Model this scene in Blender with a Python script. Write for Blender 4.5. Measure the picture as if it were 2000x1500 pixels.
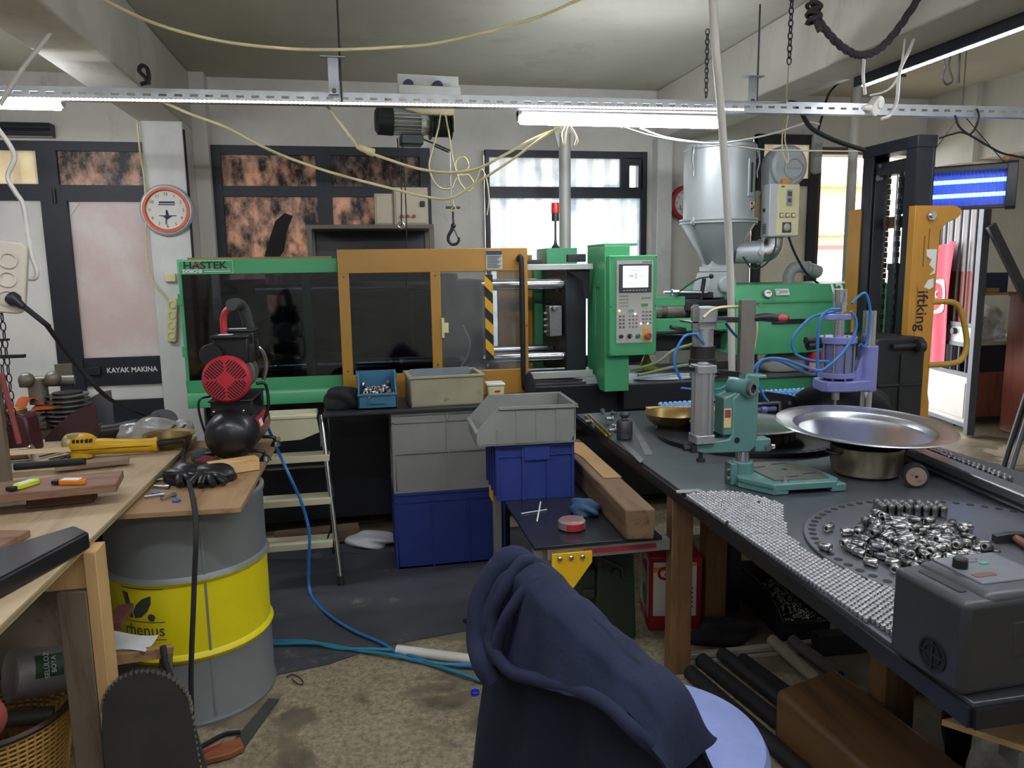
import bpy, bmesh, math, random
import numpy as np
from mathutils import Vector, Matrix, Euler
random.seed(7)
for o in list(bpy.data.objects): bpy.data.objects.remove(o)
SC = bpy.context.scene
COL = SC.collection
PI = math.pi
R = math.radians
# ---------------------------------------------------------------- camera
FPX, PITCH, ROLL, YAW, EYE = 1485.0, 0.1518, 0.0151, 0.194, 1.65
_f = Vector((math.sin(YAW)*math.cos(PITCH), math.cos(YAW)*math.cos(PITCH), -math.sin(PITCH)))
_r = Vector((math.cos(YAW), -math.sin(YAW), 0))
_u = _r.cross(_f)
_r, _u = _r*math.cos(ROLL)-_u*math.sin(ROLL), _u*math.cos(ROLL)+_r*math.sin(ROLL)
CAMP = Vector((0, 0, EYE))
cam = bpy.data.cameras.new('camera')
cam.sensor_fit = 'HORIZONTAL'; cam.sensor_width = 36.0; cam.lens = 36.0*FPX/2000.0
cam.clip_start = 0.05; cam.clip_end = 200
camo = bpy.data.objects.new('camera', cam); COL.objects.link(camo)
camo.matrix_world = Matrix(((_r.x, _u.x, -_f.x, 0), (_r.y, _u.y, -_f.y, 0), (_r.z, _u.z, -_f.z, EYE), (0, 0, 0, 1)))
SC.camera = camo
def ray(px, py): return _r*((px-1000)/FPX) - _u*((py-750)/FPX) + _f
def G(px, py, z=0.0):
    d = ray(px, py); return CAMP + d*((z-EYE)/d.z)
def W(px, py, Y):
    d = ray(px, py); return CAMP + d*(Y/d.y)
# ---------------------------------------------------------------- world, exposure
wd = bpy.data.worlds.new('overcast_sky'); SC.world = wd; wd.use_nodes = True
bg = wd.node_tree.nodes['Background']; bg.inputs[0].default_value = (0.93, 0.97, 1.0, 1); bg.inputs[1].default_value = 3.5
vs = SC.view_settings
SC.display_settings.display_device = 'sRGB'
vs.view_transform = 'Standard'; vs.look = 'None'; vs.gamma = 1.0; vs.use_curve_mapping = False
vs.exposure = 0.95
try:
    SC.cycles.use_denoising = True; SC.cycles.use_light_tree = True; SC.cycles.max_bounces = 7; SC.cycles.diffuse_bounces = 3; SC.cycles.glossy_bounces = 3; SC.cycles.transparent_max_bounces = 12
    SC.cycles.sample_clamp_indirect = 6.0; SC.cycles.caustics_reflective = False; SC.cycles.caustics_refractive = False
except Exception: pass
TUBE = 26.0      # emission of the fluorescent tubes
# ---------------------------------------------------------------- materials
def lin(h):
    h = h.lstrip('#'); o = []
    for i in (0, 2, 4):
        c = int(h[i:i+2], 16)/255.0
        o.append(c/12.92 if c <= 0.04045 else ((c+0.055)/1.055)**2.4)
    return (o[0], o[1], o[2], 1.0)
MATS = {}
class NT:
    def __init__(s, m): m.use_nodes = True; s.t = m.node_tree; s.n = s.t.nodes; s.l = s.t.links; s.b = s.n.get('Principled BSDF'); s.o = s.n.get('Material Output')
    def new(s, k, **kw):
        x = s.n.new(k)
        for a, b in kw.items():
            if a.startswith('i_'):
                key = a[2:]; key = int(key) if key.isdigit() else key.replace('_', ' ')
                x.inputs[key].default_value = b
            else: setattr(x, a, b)
        return x
    def link(s, a, b): s.l.new(a, b)
    def coord(s, scale=(1, 1, 1), gen=False):
        tc = s.new('ShaderNodeTexCoord'); mp = s.new('ShaderNodeMapping'); mp.inputs['Scale'].default_value = scale
        s.link(tc.outputs['Generated' if gen else 'Object'], mp.inputs[0]); return mp.outputs[0]
    def ramp(s, fac, stops):
        r = s.new('ShaderNodeValToRGB'); el = r.color_ramp.elements
        while len(el) < len(stops): el.new(0.5)
        for e, (p, c) in zip(el, stops): e.position = p; e.color = c
        s.link(fac, r.inputs[0]); return r.outputs[0]
    def bump(s, h, strength, dist=0.01):
        b = s.new('ShaderNodeBump'); b.inputs['Strength'].default_value = strength; b.inputs['Distance'].default_value = dist
        s.link(h, b.inputs['Height']); s.link(b.outputs[0], s.b.inputs['Normal'])
def mul(c, k): return (min(1, c[0]*k), min(1, c[1]*k), min(1, c[2]*k), 1)
def mat(name, col, rough=0.5, metal=0.0, var=0.12, scale=6.0, bump=0.0, stretch=(1, 1, 1), spot=None, coat=0.0, spec=0.5, detail=4.0):
    """painted / plastic / metal surface with blotchy tone variation, optional dirt colour spot=(hex, threshold)"""
    if name in MATS: return MATS[name]
    m = bpy.data.materials.new(name); t = NT(m); c = lin(col) if isinstance(col, str) else col
    v = t.coord(stretch)
    nz = t.new('ShaderNodeTexNoise', i_Scale=scale, i_Detail=detail, i_Roughness=0.6); t.link(v, nz.inputs[0])
    out = t.ramp(nz.outputs[0], [(0.3, mul(c, 1-var)), (0.7, mul(c, 1+var))])
    if spot:
        n2 = t.new('ShaderNodeTexNoise', i_Scale=scale*1.7, i_Detail=8.0, i_Roughness=0.7); t.link(v, n2.inputs[0])
        f = t.ramp(n2.outputs[0], [(spot[1], (0, 0, 0, 1)), (spot[1]+0.12, (1, 1, 1, 1))])
        mx = t.new('ShaderNodeMixRGB'); t.link(f, mx.inputs[0]); t.link(out, mx.inputs[1]); mx.inputs[2].default_value = lin(spot[0]); out = mx.outputs[0]
    t.link(out, t.b.inputs['Base Color'])
    t.b.inputs['Roughness'].default_value = rough; t.b.inputs['Metallic'].default_value = metal
    t.b.inputs['Coat Weight'].default_value = coat; t.b.inputs['Specular IOR Level'].default_value = spec
    if bump: 
        n3 = t.new('ShaderNodeTexNoise', i_Scale=scale*4, i_Detail=5.0); t.link(v, n3.inputs[0]); t.bump(n3.outputs[0], bump, 0.004)
    MATS[name] = m; return m
def wood(name, c1, c2, scale=1.0, axis=0, rough=0.6):
    if name in MATS: return MATS[name]
    m = bpy.data.materials.new(name); t = NT(m)
    s = [14*scale]*3; s[axis] = 1.2*scale
    v = t.coord(tuple(s))
    nz = t.new('ShaderNodeTexNoise', i_Scale=1.6, i_Detail=6.0, i_Roughness=0.65, i_Distortion=0.6); t.link(v, nz.inputs[0])
    o = t.ramp(nz.outputs[0], [(0.3, lin(c1)), (0.5, mul(lin(c2), 0.95)), (0.72, lin(c2))])
    v2 = t.coord((1, 1, 1)); n2 = t.new('ShaderNodeTexNoise', i_Scale=2.5*scale, i_Detail=3.0); t.link(v2, n2.inputs[0])
    d = t.ramp(n2.outputs[0], [(0.3, (0.72, 0.7, 0.68, 1)), (0.65, (1, 1, 1, 1))])
    mx = t.new('ShaderNodeMixRGB', blend_type='MULTIPLY'); mx.inputs[0].default_value = 1; t.link(o, mx.inputs[1]); t.link(d, mx.inputs[2])
    t.link(mx.outputs[0], t.b.inputs['Base Color']); t.b.inputs['Roughness'].default_value = rough
    t.bump(nz.outputs[0], 0.15, 0.003)
    MATS[name] = m; return m
def emis(name, col, s):
    if name in MATS: return MATS[name]
    m = bpy.data.materials.new(name); t = NT(m)
    t.b.inputs['Base Color'].default_value = (0.6, 0.6, 0.6, 1)
    t.b.inputs['Emission Color'].default_value = lin(col); t.b.inputs['Emission Strength'].default_value = s
    MATS[name] = m; return m
def glass(name, tint, alpha=0.25, rough=0.05, haze=None):
    """clear sheet: tinted transparency with a fresnel reflection; haze adds a milky diffuse share"""
    if name in MATS: return MATS[name]
    m = bpy.data.materials.new(name); t = NT(m)
    tr = t.new('ShaderNodeBsdfTransparent'); tr.inputs[0].default_value = lin(tint)
    gl = t.new('ShaderNodeBsdfGlossy'); gl.inputs['Roughness'].default_value = rough
    fr = t.new('ShaderNodeFresnel'); fr.inputs[0].default_value = 1.45
    ma = t.new('ShaderNodeMath', operation='MULTIPLY_ADD'); ma.inputs[1].default_value = 1.0; ma.inputs[2].default_value = alpha*0.1; t.link(fr.outputs[0], ma.inputs[0])
    mx = t.new('ShaderNodeMixShader'); t.link(ma.outputs[0], mx.inputs[0]); t.link(tr.outputs[0], mx.inputs[1]); t.link(gl.outputs[0], mx.inputs[2])
    out = mx.outputs[0]
    if haze:
        df = t.new('ShaderNodeBsdfDiffuse'); df.inputs[0].default_value = lin(haze[0])
        m2 = t.new('ShaderNodeMixShader')
        v = t.coord((1, 1, 1)); nz = t.new('ShaderNodeTexNoise', i_Scale=9.0, i_Detail=6.0, i_Roughness=0.7); t.link(v, nz.inputs[0])
        f = t.ramp(nz.outputs[0], [(0.3, (haze[1]*0.4,)*3+(1,)), (0.75, (min(1, haze[1]*1.7),)*3+(1,))])
        t.link(f, m2.inputs[0]); t.link(out, m2.inputs[1]); t.link(df.outputs[0], m2.inputs[2]); out = m2.outputs[0]
    t.link(out, t.o.inputs[0]); MATS[name] = m; return m
def film(name, ca, cb, trans=0.7, stripes=0.0, scale=3.0, lo=0.35, hi=0.65, stretch=(1, 1, 1), diff=None):
    """pane pasted over with paper or paint: lets daylight through, tone varies from ca to cb"""
    if name in MATS: return MATS[name]
    m = bpy.data.materials.new(name); t = NT(m)
    v = t.coord(stretch); nz = t.new('ShaderNodeTexNoise', i_Scale=scale, i_Detail=8.0, i_Roughness=0.7); t.link(v, nz.inputs[0])
    o = t.ramp(nz.outputs[0], [(lo, lin(ca)), (hi, lin(cb))])
    if stripes:
        wv = t.new('ShaderNodeTexWave', i_Scale=2.2, i_Distortion=0.15, i_Detail=1.0); wv.bands_direction = 'X'; t.link(t.coord((1, 1, 1)), wv.inputs[0])
        s = t.ramp(wv.outputs[0], [(0.2, (1-stripes,)*3+(1,)), (0.45, (1, 1, 1, 1))])  # bands paint the silhouettes of fence ribs behind the glass
        mx = t.new('ShaderNodeMixRGB', blend_type='MULTIPLY'); mx.inputs[0].default_value = 1; t.link(o, mx.inputs[1]); t.link(s, mx.inputs[2]); o = mx.outputs[0]
    tl = t.new('ShaderNodeBsdfTranslucent'); t.link(o, tl.inputs[0])
    df = t.new('ShaderNodeBsdfPrincipled'); t.link(o, df.inputs['Base Color']); df.inputs['Roughness'].default_value = 0.35
    mx = t.new('ShaderNodeMixShader'); mx.inputs[0].default_value = trans; t.link(df.outputs[0], mx.inputs[1]); t.link(tl.outputs[0], mx.inputs[2])
    t.link(mx.outputs[0], t.o.inputs[0]); MATS[name] = m; return m
# ---------------------------------------------------------------- mesh builder
def catmull(pts, k=6):
    P = [Vector(p) for p in pts]
    if len(P) < 3: return P
    P = [2*P[0]-P[1]] + P + [2*P[-1]-P[-2]]; out = []
    for i in range(1, len(P)-2):
        a, b, c, d = P[i-1:i+3]
        for j in range(k):
            t = j/k
            out.append(0.5*((2*b)+(c-a)*t+(2*a-5*b+4*c-d)*t*t+(3*b-a-3*c+d)*t**3))
    out.append(P[-2]); return out
def frame_of(d):
    d = Vector(d).normalized()
    a = Vector((0, 0, 1)) if abs(d.z) < 0.9 else Vector((1, 0, 0))
    x = a.cross(d).normalized(); return x, d.cross(x), d
class MB:
    def __init__(s): s.v = []; s.f = []
    def add(s, vs, fs, M=None):
        n = len(s.v)
        for p in vs:
            p = Vector(p); s.v.append(tuple(M @ p if M is not None else p))
        s.f += [tuple(i+n for i in q) for q in fs]; return s
    def bb(s, x0, x1, y0, y1, z0, z1, M=None):
        v = [(x, y, z) for z in (z0, z1) for y in (y0, y1) for x in (x0, x1)]
        return s.add(v, [(0, 2, 3, 1), (4, 5, 7, 6), (0, 1, 5, 4), (2, 6, 7, 3), (0, 4, 6, 2), (1, 3, 7, 5)], M)
    def box(s, c, d, rz=0.0, M=None):
        m = Matrix.Translation(c) @ Matrix.Rotation(rz, 4, 'Z')
        if M is not None: m = M @ m
        return s.bb(-d[0]/2, d[0]/2, -d[1]/2, d[1]/2, -d[2]/2, d[2]/2, m)
    def bar(s, p0, p1, w, h, up=(0, 0, 1)):
        """rectangular bar between two points, w across, h along up"""
        p0 = Vector(p0); p1 = Vector(p1); d = (p1-p0).normalized(); u = Vector(up)
        x = d.cross(u)
        if x.length < 1e-4: x = d.cross(Vector((0, 1, 0)))
        x.normalize(); u = x.cross(d)
        v = [p+x*(a*w/2)+u*(b*h/2) for p in (p0, p1) for b in (-1, 1) for a in (-1, 1)]
        return s.add(v, [(0, 1, 3, 2), (4, 6, 7, 5), (0, 4, 5, 1), (2, 3, 7, 6), (0, 2, 6, 4), (1, 5, 7, 3)])
    def cyl(s, p0, p1, r, r2=None, n=16, caps=True):
        p0 = Vector(p0); p1 = Vector(p1); r2 = r if r2 is None else r2
        x, y, d = frame_of(p1-p0); b = len(s.v)
        for p, q in ((p0, r), (p1, r2)):
            for i in range(n):
                a = 2*PI*i/n; s.v.append(tuple(p+x*(q*math.cos(a))+y*(q*math.sin(a))))
        for i in range(n):
            j = (i+1) % n; s.f.append((b+i, b+j, b+n+j, b+n+i))
        if caps: s.f.append(tuple(b+i for i in reversed(range(n)))); s.f.append(tuple(b+n+i for i in range(n)))
        return s
    def lathe(s, prof, o=(0, 0, 0), d=(0, 0, 1), n=24, a0=0.0, a1=2*PI):
        o = Vector(o); x, y, z = frame_of(d)
        if tuple(d) == (0, 0, 1): x, y = Vector((1, 0, 0)), Vector((0, 1, 0))
        b = len(s.v); full = abs(a1-a0-2*PI) < 1e-6; k = n if full else n+1
        for r, h in prof:
            for i in range(k):
                a = a0+(a1-a0)*i/n; s.v.append(tuple(o+x*(r*math.cos(a))+y*(r*math.sin(a))+z*h))
        for q in range(len(prof)-1):
            for i in range(n):
                j = (i+1) % k; s.f.append((b+q*k+i, b+q*k+j, b+(q+1)*k+j, b+(q+1)*k+i))
        return s
    def tube(s, pts, r, n=8, smooth=0, closed=False, taper=None):
        P = catmull(pts, smooth) if smooth else [Vector(p) for p in pts]
        N = len(P); b = len(s.v); x = None
        for i, p in enumerate(P):
            if closed: d = P[(i+1) % N]-P[i-1]
            else: d = P[min(i+1, N-1)]-P[max(i-1, 0)]
            if d.length < 1e-9: d = Vector((0, 0, 1))
            d.normalize()
            if x is None: x, _, _ = frame_of(d)
            x = (x-d*x.dot(d)); x = x.normalized() if x.length > 1e-6 else frame_of(d)[0]
            y = d.cross(x); q = r if taper is None else r*taper(i/max(1, N-1))
            for k in range(n):
                a = 2*PI*k/n; s.v.append(tuple(p+x*(q*math.cos(a))+y*(q*math.sin(a))))
        for i in range(N if closed else N-1):
            i2 = (i+1) % N
            for k in range(n):
                k2 = (k+1) % n; s.f.append((b+i*n+k, b+i*n+k2, b+i2*n+k2, b+i2*n+k))
        if not closed:
            s.f.append(tuple(b+k for k in reversed(range(n)))); s.f.append(tuple(b+(N-1)*n+k for k in range(n)))
        return s
    def prism(s, poly, d0, d1, pl='xz', M=None):
        """extrude a 2-D outline: pl names the outline plane, d0..d1 runs along the third axis"""
        def P(a, b, d): return {'xz': (a, d, b), 'xy': (a, b, d), 'yz': (d, a, b)}[pl]
        n = len(poly); v = [P(a, b, d0) for a, b in poly] + [P(a, b, d1) for a, b in poly]
        f = [tuple(range(n)), tuple(reversed(range(n, 2*n)))] + [(i, i+n, (i+1) % n+n, (i+1) % n) for i in range(n)]
        return s.add(v, f, M)
    def sph(s, c, r, sc=(1, 1, 1), n=16, m=10, M=None):
        v = []; f = []
        for i in range(m+1):
            t = PI*i/m
            for j in range(n):
                a = 2*PI*j/n; v.append((c[0]+sc[0]*r*math.sin(t)*math.cos(a), c[1]+sc[1]*r*math.sin(t)*math.sin(a), c[2]+sc[2]*r*math.cos(t)))
        for i in range(m):
            for j in range(n):
                k = (j+1) % n; f.append((i*n+j, i*n+n+j, i*n+n+k, i*n+k))
        return s.add(v, f, M)
    def grid(s, fn, nu, nv, th=0.0, M=None):
        """surface fn(u,v)->(x,y,z); th thickens it along the normal"""
        P = [[Vector(fn(i/nu, j/nv)) for i in range(nu+1)] for j in range(nv+1)]
        v = [p for r in P for p in r]; w = nu+1; f = []
        for j in range(nv):
            for i in range(nu): f.append((j*w+i, j*w+i+1, j*w+w+i+1, j*w+w+i))
        if th:
            N = [Vector((0, 0, 0)) for _ in v]
            for q in f:
                nn = (v[q[2]]-v[q[0]]).cross(v[q[3]]-v[q[1]])
                for i in q: N[i] += nn
            k = len(v); v = v + [p-(n.normalized() if n.length > 1e-9 else Vector((0, 0, 1)))*th for p, n in zip(v, N)]
            f2 = [tuple(i+k for i in reversed(q)) for q in f]
            bd = [i for i in range(w)] + [j*w+w-1 for j in range(1, nv+1)] + [nv*w+i for i in range(nu-1, -1, -1)] + [j*w for j in range(nv-1, 0, -1)]
            for a in range(len(bd)):
                i, j2 = bd[a], bd[(a+1) % len(bd)]; f2.append((j2, i, i+k, j2+k))
            f = f+f2
        return s.add(v, f, M)
def obj(name, mb, m, parent=None, loc=None, bevel=0.0, ang=35, kind=None, label=None, seg=2, weld=True):
    me = bpy.data.meshes.new(name); me.from_pydata(mb.v, [], mb.f); me.update()
    bm = bmesh.new(); bm.from_mesh(me)
    if weld: bmesh.ops.remove_doubles(bm, verts=bm.verts, dist=1e-5)
    bmesh.ops.recalc_face_normals(bm, faces=bm.faces); bm.to_mesh(me); bm.free()
    if m is not None: me.materials.append(m)
    if ang:
        me.shade_smooth(); me.set_sharp_from_angle(angle=R(ang))
    o = bpy.data.objects.new(name, me); COL.objects.link(o)
    if parent is not None: o.parent = parent
    if loc is not None: o.location = loc
    if bevel:
        b = o.modifiers.new('bevel', 'BEVEL'); b.width = bevel; b.segments = seg; b.limit_method = 'ANGLE'; b.angle_limit = R(40); b.harden_normals = False
    if kind: o['kind'] = kind
    if label: o['label'] = label
    return o
def pieces(name, mbs, m, parent, **k):
    return [obj(name, b, m, parent, **k) for b in mbs]
def tag(o, label, cat, group=None, kind=None):
    o['label'] = label; o['category'] = cat
    if group: o['group'] = group
    if kind: o['kind'] = kind
    return o
def thing(name, label, cat, loc=(0, 0, 0), rz=0.0, group=None, rot=None):
    o = bpy.data.objects.new(name, None); COL.objects.link(o); o.empty_display_size = 0.1
    o.location = loc; o.rotation_euler = rot if rot else (0, 0, rz)
    return tag(o, label, cat, group)
def struct(name, mb, m, **k):
    o = obj(name, mb, m, **k); o['kind'] = 'structure'; return o
def copy_tree(o, parent=None):
    c = o.copy(); COL.objects.link(c); c.parent = parent
    for ch in list(o.children): copy_tree(ch, c)
    return c
def text(s, size, m, parent, M, ext=0.001, name='lettering', bold=0.0, align='CENTER', sx=1.0):
    cu = bpy.data.curves.new('t', 'FONT'); cu.body = s; cu.size = size; cu.extrude = ext; cu.offset = bold; cu.align_x = align; cu.align_y = 'CENTER'; cu.resolution_u = 3
    o = bpy.data.objects.new('t', cu); COL.objects.link(o)
    bpy.context.view_layer.update()
    me = bpy.data.meshes.new_from_object(o); bpy.data.objects.remove(o)
    me.transform(M @ Matrix.Diagonal((sx, 1, 1, 1))); me.materials.clear(); me.materials.append(m)
    r = bpy.data.objects.new(name, me); COL.objects.link(r); r.parent = parent; return r
def face_cam(x, y, z, rz=0.0):
    """matrix for flat print standing upright facing -Y"""
    return Matrix.Translation((x, y, z)) @ Matrix.Rotation(rz, 4, 'Z') @ Matrix.Rotation(PI/2, 4, 'X')
def rrect(x0, x1, y0, y1, r, n=4):
    o = []
    for cx, cy, a in ((x1-r, y1-r, 0), (x0+r, y1-r, 90), (x0+r, y0+r, 180), (x1-r, y0+r, 270)):
        for i in range(n+1):
            t = R(a+90*i/n); o.append((cx+r*math.cos(t), cy+r*math.sin(t)))
    return o
def wire(name, pts, r, m, label, cat='cable', smooth=6, n=6, group=None):
    return tag(obj(name, MB().tube(pts, r, n=n, smooth=smooth), m, ang=60), label, cat, group)
# common materials
BLACK = mat('black_plastic', '#17181b', 0.45, 0, 0.2, 8)
DKSTEEL = mat('black_painted_steel', '#1c1f26', 0.5, 0, 0.25, 5)
CHROME = mat('bright_steel', '#c9ccd0', 0.22, 1.0, 0.08, 12)
STEEL = mat('dull_steel', '#9a9c9e', 0.38, 1.0, 0.15, 14)
DARKST = mat('dark_metal', '#4a4b4e', 0.42, 0.9, 0.2, 10)
WHITEP = mat('white_plastic', '#d9d7ce', 0.5, 0, 0.06, 6)
CREAM = mat('cream_plastic', '#d8cf9f', 0.5, 0, 0.06, 6)
RUBBER = mat('black_rubber', '#1a1a1c', 0.75, 0, 0.2, 9)
PRINT_K = mat('black_print', '#1b1c1e', 0.6, 0, 0.02)
PRINT_W = mat('white_print', '#e4e6e4', 0.6, 0, 0.02)
REDP = mat('red_plastic', '#b3262c', 0.4, 0, 0.1, 6)
BLUEHOSE = mat('blue_hose', '#2f74b8', 0.35, 0, 0.1, 6)
YCABLE = mat('yellowed_white_cable', '#d9cf9e', 0.5, 0, 0.08, 10)
WCABLE = mat('white_cable', '#d6d3cb', 0.5, 0, 0.06, 10)
ALU = mat('aluminium', '#b4b6b8', 0.42, 0.85, 0.06, 20)
# ================================================================ the setting
def plaster(name, base, dirt, thr=0.58, sc=1.6, bump=0.12, mould=None):
    m = bpy.data.materials.new(name); t = NT(m); v = t.coord((1, 1, 1))
    n1 = t.new('ShaderNodeTexNoise', i_Scale=sc, i_Detail=9.0, i_Roughness=0.65); t.link(v, n1.inputs[0])
    o = t.ramp(n1.outputs[0], [(0.32, mul(lin(base), 0.86)), (0.62, mul(lin(base), 1.05))])
    n2 = t.new('ShaderNodeTexNoise', i_Scale=sc*2.3, i_Detail=10.0, i_Roughness=0.75); t.link(t.coord((1, 1, 0.45)), n2.inputs[0])
    f = t.ramp(n2.outputs[0], [(thr, (0, 0, 0, 1)), (thr+0.16, (0.75, 0.75, 0.75, 1))])
    mx = t.new('ShaderNodeMixRGB'); t.link(f, mx.inputs[0]); t.link(o, mx.inputs[1]); mx.inputs[2].default_value = lin(dirt)
    t.link(mx.outputs[0], t.b.inputs['Base Color']); t.b.inputs['Roughness'].default_value = 0.85
    n3 = t.new('ShaderNodeTexNoise', i_Scale=30.0, i_Detail=6.0); t.link(v, n3.inputs[0]); t.bump(n3.outputs[0], bump, 0.006)
    return m
WALLM = plaster('painted_plaster', '#d6d3ca', '#a09a8c', 0.60)
CEILM = plaster('ceiling_paint', '#c0beaf', '#a8a494', 0.56, 0.8, 0.05)
COLM = plaster('white_column_paint', '#d8d7d2', '#7d7c78', 0.66, 3.0, 0.2)
BEAMM = plaster('beam_plaster', '#cbc8be', '#a09a8b', 0.55, 1.3, 0.1)
def floor_mat():
    m = bpy.data.materials.new('worn_concrete'); t = NT(m); v = t.coord((1, 1, 1))
    n1 = t.new('ShaderNodeTexNoise', i_Scale=1.25, i_Detail=10.0, i_Roughness=0.6, i_Distortion=0.4); t.link(v, n1.inputs[0])
    patch = t.ramp(n1.outputs[0], [(0.46, (0, 0, 0, 1)), (0.50, (1, 1, 1, 1))])
    n2 = t.new('ShaderNodeTexNoise', i_Scale=38.0, i_Detail=8.0, i_Roughness=0.8); t.link(v, n2.inputs[0])
    rough_c = t.ramp(n2.outputs[0], [(0.30, lin('#4f4636')), (0.5, lin('#9b8f76')), (0.62, lin('#b3a688')), (0.75, lin('#d8cba8'))])
    n3 = t.new('ShaderNodeTexNoise', i_Scale=6.0, i_Detail=6.0, i_Roughness=0.6); t.link(v, n3.inputs[0])
    smooth_c = t.ramp(n3.outputs[0], [(0.3, lin('#5f5748')), (0.7, lin('#8a7f69'))])
    mx = t.new('ShaderNodeMixRGB'); t.link(patch, mx.inputs[0]); t.link(smooth_c, mx.inputs[1]); t.link(rough_c, mx.inputs[2])
    n4 = t.new('ShaderNodeTexNoise', i_Scale=0.9, i_Detail=4.0); t.link(v, n4.inputs[0])
    dk = t.ramp(n4.outputs[0], [(0.35, (0.62, 0.6, 0.57, 1)), (0.6, (1, 1, 1, 1))])
    m2 = t.new('ShaderNodeMixRGB', blend_type='MULTIPLY'); m2.inputs[0].default_value = 1; t.link(mx.outputs[0], m2.inputs[1]); t.link(dk, m2.inputs[2])
    t.link(m2.outputs[0], t.b.inputs['Base Color'])
    rr = t.ramp(patch, [(0, (0.45,)*3+(1,)), (1, (0.85,)*3+(1,))]); t.link(rr, t.b.inputs['Roughness'])
    ad = t.new('ShaderNodeMath', operation='MULTIPLY_ADD'); t.link(n2.outputs[0], ad.inputs[0]); ad.inputs[1].default_value = 0.6; t.link(patch, ad.inputs[2])
    t.bump(ad.outputs[0], 0.35, 0.012); return m
struct('floor', MB().bb(-4.2, 8.2, -3.2, 7.6, -0.12, 0), floor_mat(), ang=0)
CZ, BY = 3.05, 6.10
struct('ceiling', MB().bb(-4.2, 5.2, -3.2, 6.35, CZ, CZ+0.15), CEILM, ang=0)
# back wall with its openings
def wall_with_holes(x0, x1, z0, z1, y0, y1, holes):
    mb = MB(); xs = sorted({x0, x1} | {h[0] for h in holes} | {h[1] for h in holes})
    for a, b in zip(xs, xs[1:]):
        hs = sorted((h[2], h[3]) for h in holes if h[0] <= a+1e-6 and h[1] >= b-1e-6)
        z = z0
        for q, w in hs:
            if q > z+1e-6: mb.bb(a, b, y0, y1, z, q)
            z = w
        if z < z1-1e-6: mb.bb(a, b, y0, y1, z, z1)
    return mb
struct('wall_back', wall_with_holes(-4.2, 4.95, 0, CZ, BY, BY+0.22,
       [(-3.4, -1.36, 0.0, 2.56), (-1.02, 0.57, 0.85, 2.565), (1.0, 2.33, 0.85, 2.56), (3.30, 3.88, 0.3, 2.72), (3.92, 4.90, 0.0, 2.58)]), WALLM, ang=0)
struct('wall_left', MB().bb(-4.2, -4.0, -3.2, 6.3, 0, CZ), WALLM, ang=0)
struct('wall_front', MB().bb(-4.2, 5.1, -3.2, -3.0, 0, CZ), WALLM, ang=0)
struct('wall_right', MB().bb(4.95, 5.12, -3.2, 4.75, 0, CZ).bb(4.95, 5.12, 4.75, 6.32, 2.46, CZ).bb(4.90, 5.14, 5.50, 5.62, 2.44, CZ), WALLM, ang=0)
struct('ceiling_beam', MB().bb(-1.41, -1.12, -3.0, BY, 2.655, CZ), BEAMM, bevel=0.01)
struct('ceiling_beam', MB().bb(2.43, 2.74, -3.0, BY, 2.66, CZ), BEAMM, bevel=0.01)
struct('column', MB().bb(-1.39, -1.125, 5.65, BY, 0, 2.66), COLM, bevel=0.006)
struct('column', MB().bb(2.40, 2.53, 5.98, BY, 0, 2.66), COLM, bevel=0.006)
struct('column', MB().bb(-1.125, -1.02, 5.95, BY, 0, CZ), WALLM, bevel=0.004)
# the annex behind the opening in the right wall
ANX = plaster('annex_paint', '#d6d2c8', '#b3aca0', 0.6)
struct('wall_far', MB().bb(5.78, 8.2, 7.40, 7.6, 0, 2.9).bb(8.0, 8.2, 3.0, 7.5, 0, 2.9).bb(5.1, 8.2, 3.0, 3.15, 0, 2.9), ANX, ang=0)
struct('ceiling_far', MB().bb(5.12, 8.2, 3.0, 7.6, 2.9, 3.0), ANX, ang=0)
# windows: black steel frames with panes pasted over
FR = mat('black_window_frame', '#1e222b', 0.5, 0, 0.3, 7, spot=('#45464a', 0.68))
def win_frame(parent, Y, bars, d=0.05, dy=0.0):
    mb = MB()
    for (xa, xb, za, zb) in bars: e = 0.004 if zb-za > xb-xa else 0.0; mb.bb(xa, xb, Y-d/2+dy-e, Y+d/2+dy+e, za, zb)
    return obj('window_frame', mb, FR, parent, ang=0, weld=False)
def pane(parent, Y, r, m, name='pane'):
    return obj(name, MB().bb(r[0], r[1], Y-0.004, Y+0.004, r[2], r[3]), m, parent, ang=0)
PAPER = film('white_painted_glass', '#c6c5c2', '#d8d6d2', 0.28, 0, 1.4, 0.35, 0.7)
PINKP = film('pinkish_painted_glass', '#cdbebb', '#d8d5d1', 0.28, 0, 1.1, 0.42, 0.62)
FILMB = film('brown_torn_film', '#231a16', '#cfae98', 0.42, 0, 11.0, 0.40, 0.62, (1, 1, 0.6))
FILMD = film('dark_torn_film', '#121013', '#a98f80', 0.42, 0, 12.0, 0.44, 0.68, (1, 1, 0.6))
FROST = film('frosted_pane_rib_shade', '#a3b2c3', '#eef1f4', 0.68, 0.18, 4.0, 0.22, 0.5)  # frosted pane, rib shade of the fence behind painted into its colour
CREAMF = film('cream_backlit_film', '#d6cab0', '#efe8d8', 0.55, 0.12, 2.0)
def empty_struct(name):
    o = bpy.data.objects.new(name, None); COL.objects.link(o); o['kind'] = 'structure'; return o
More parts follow.
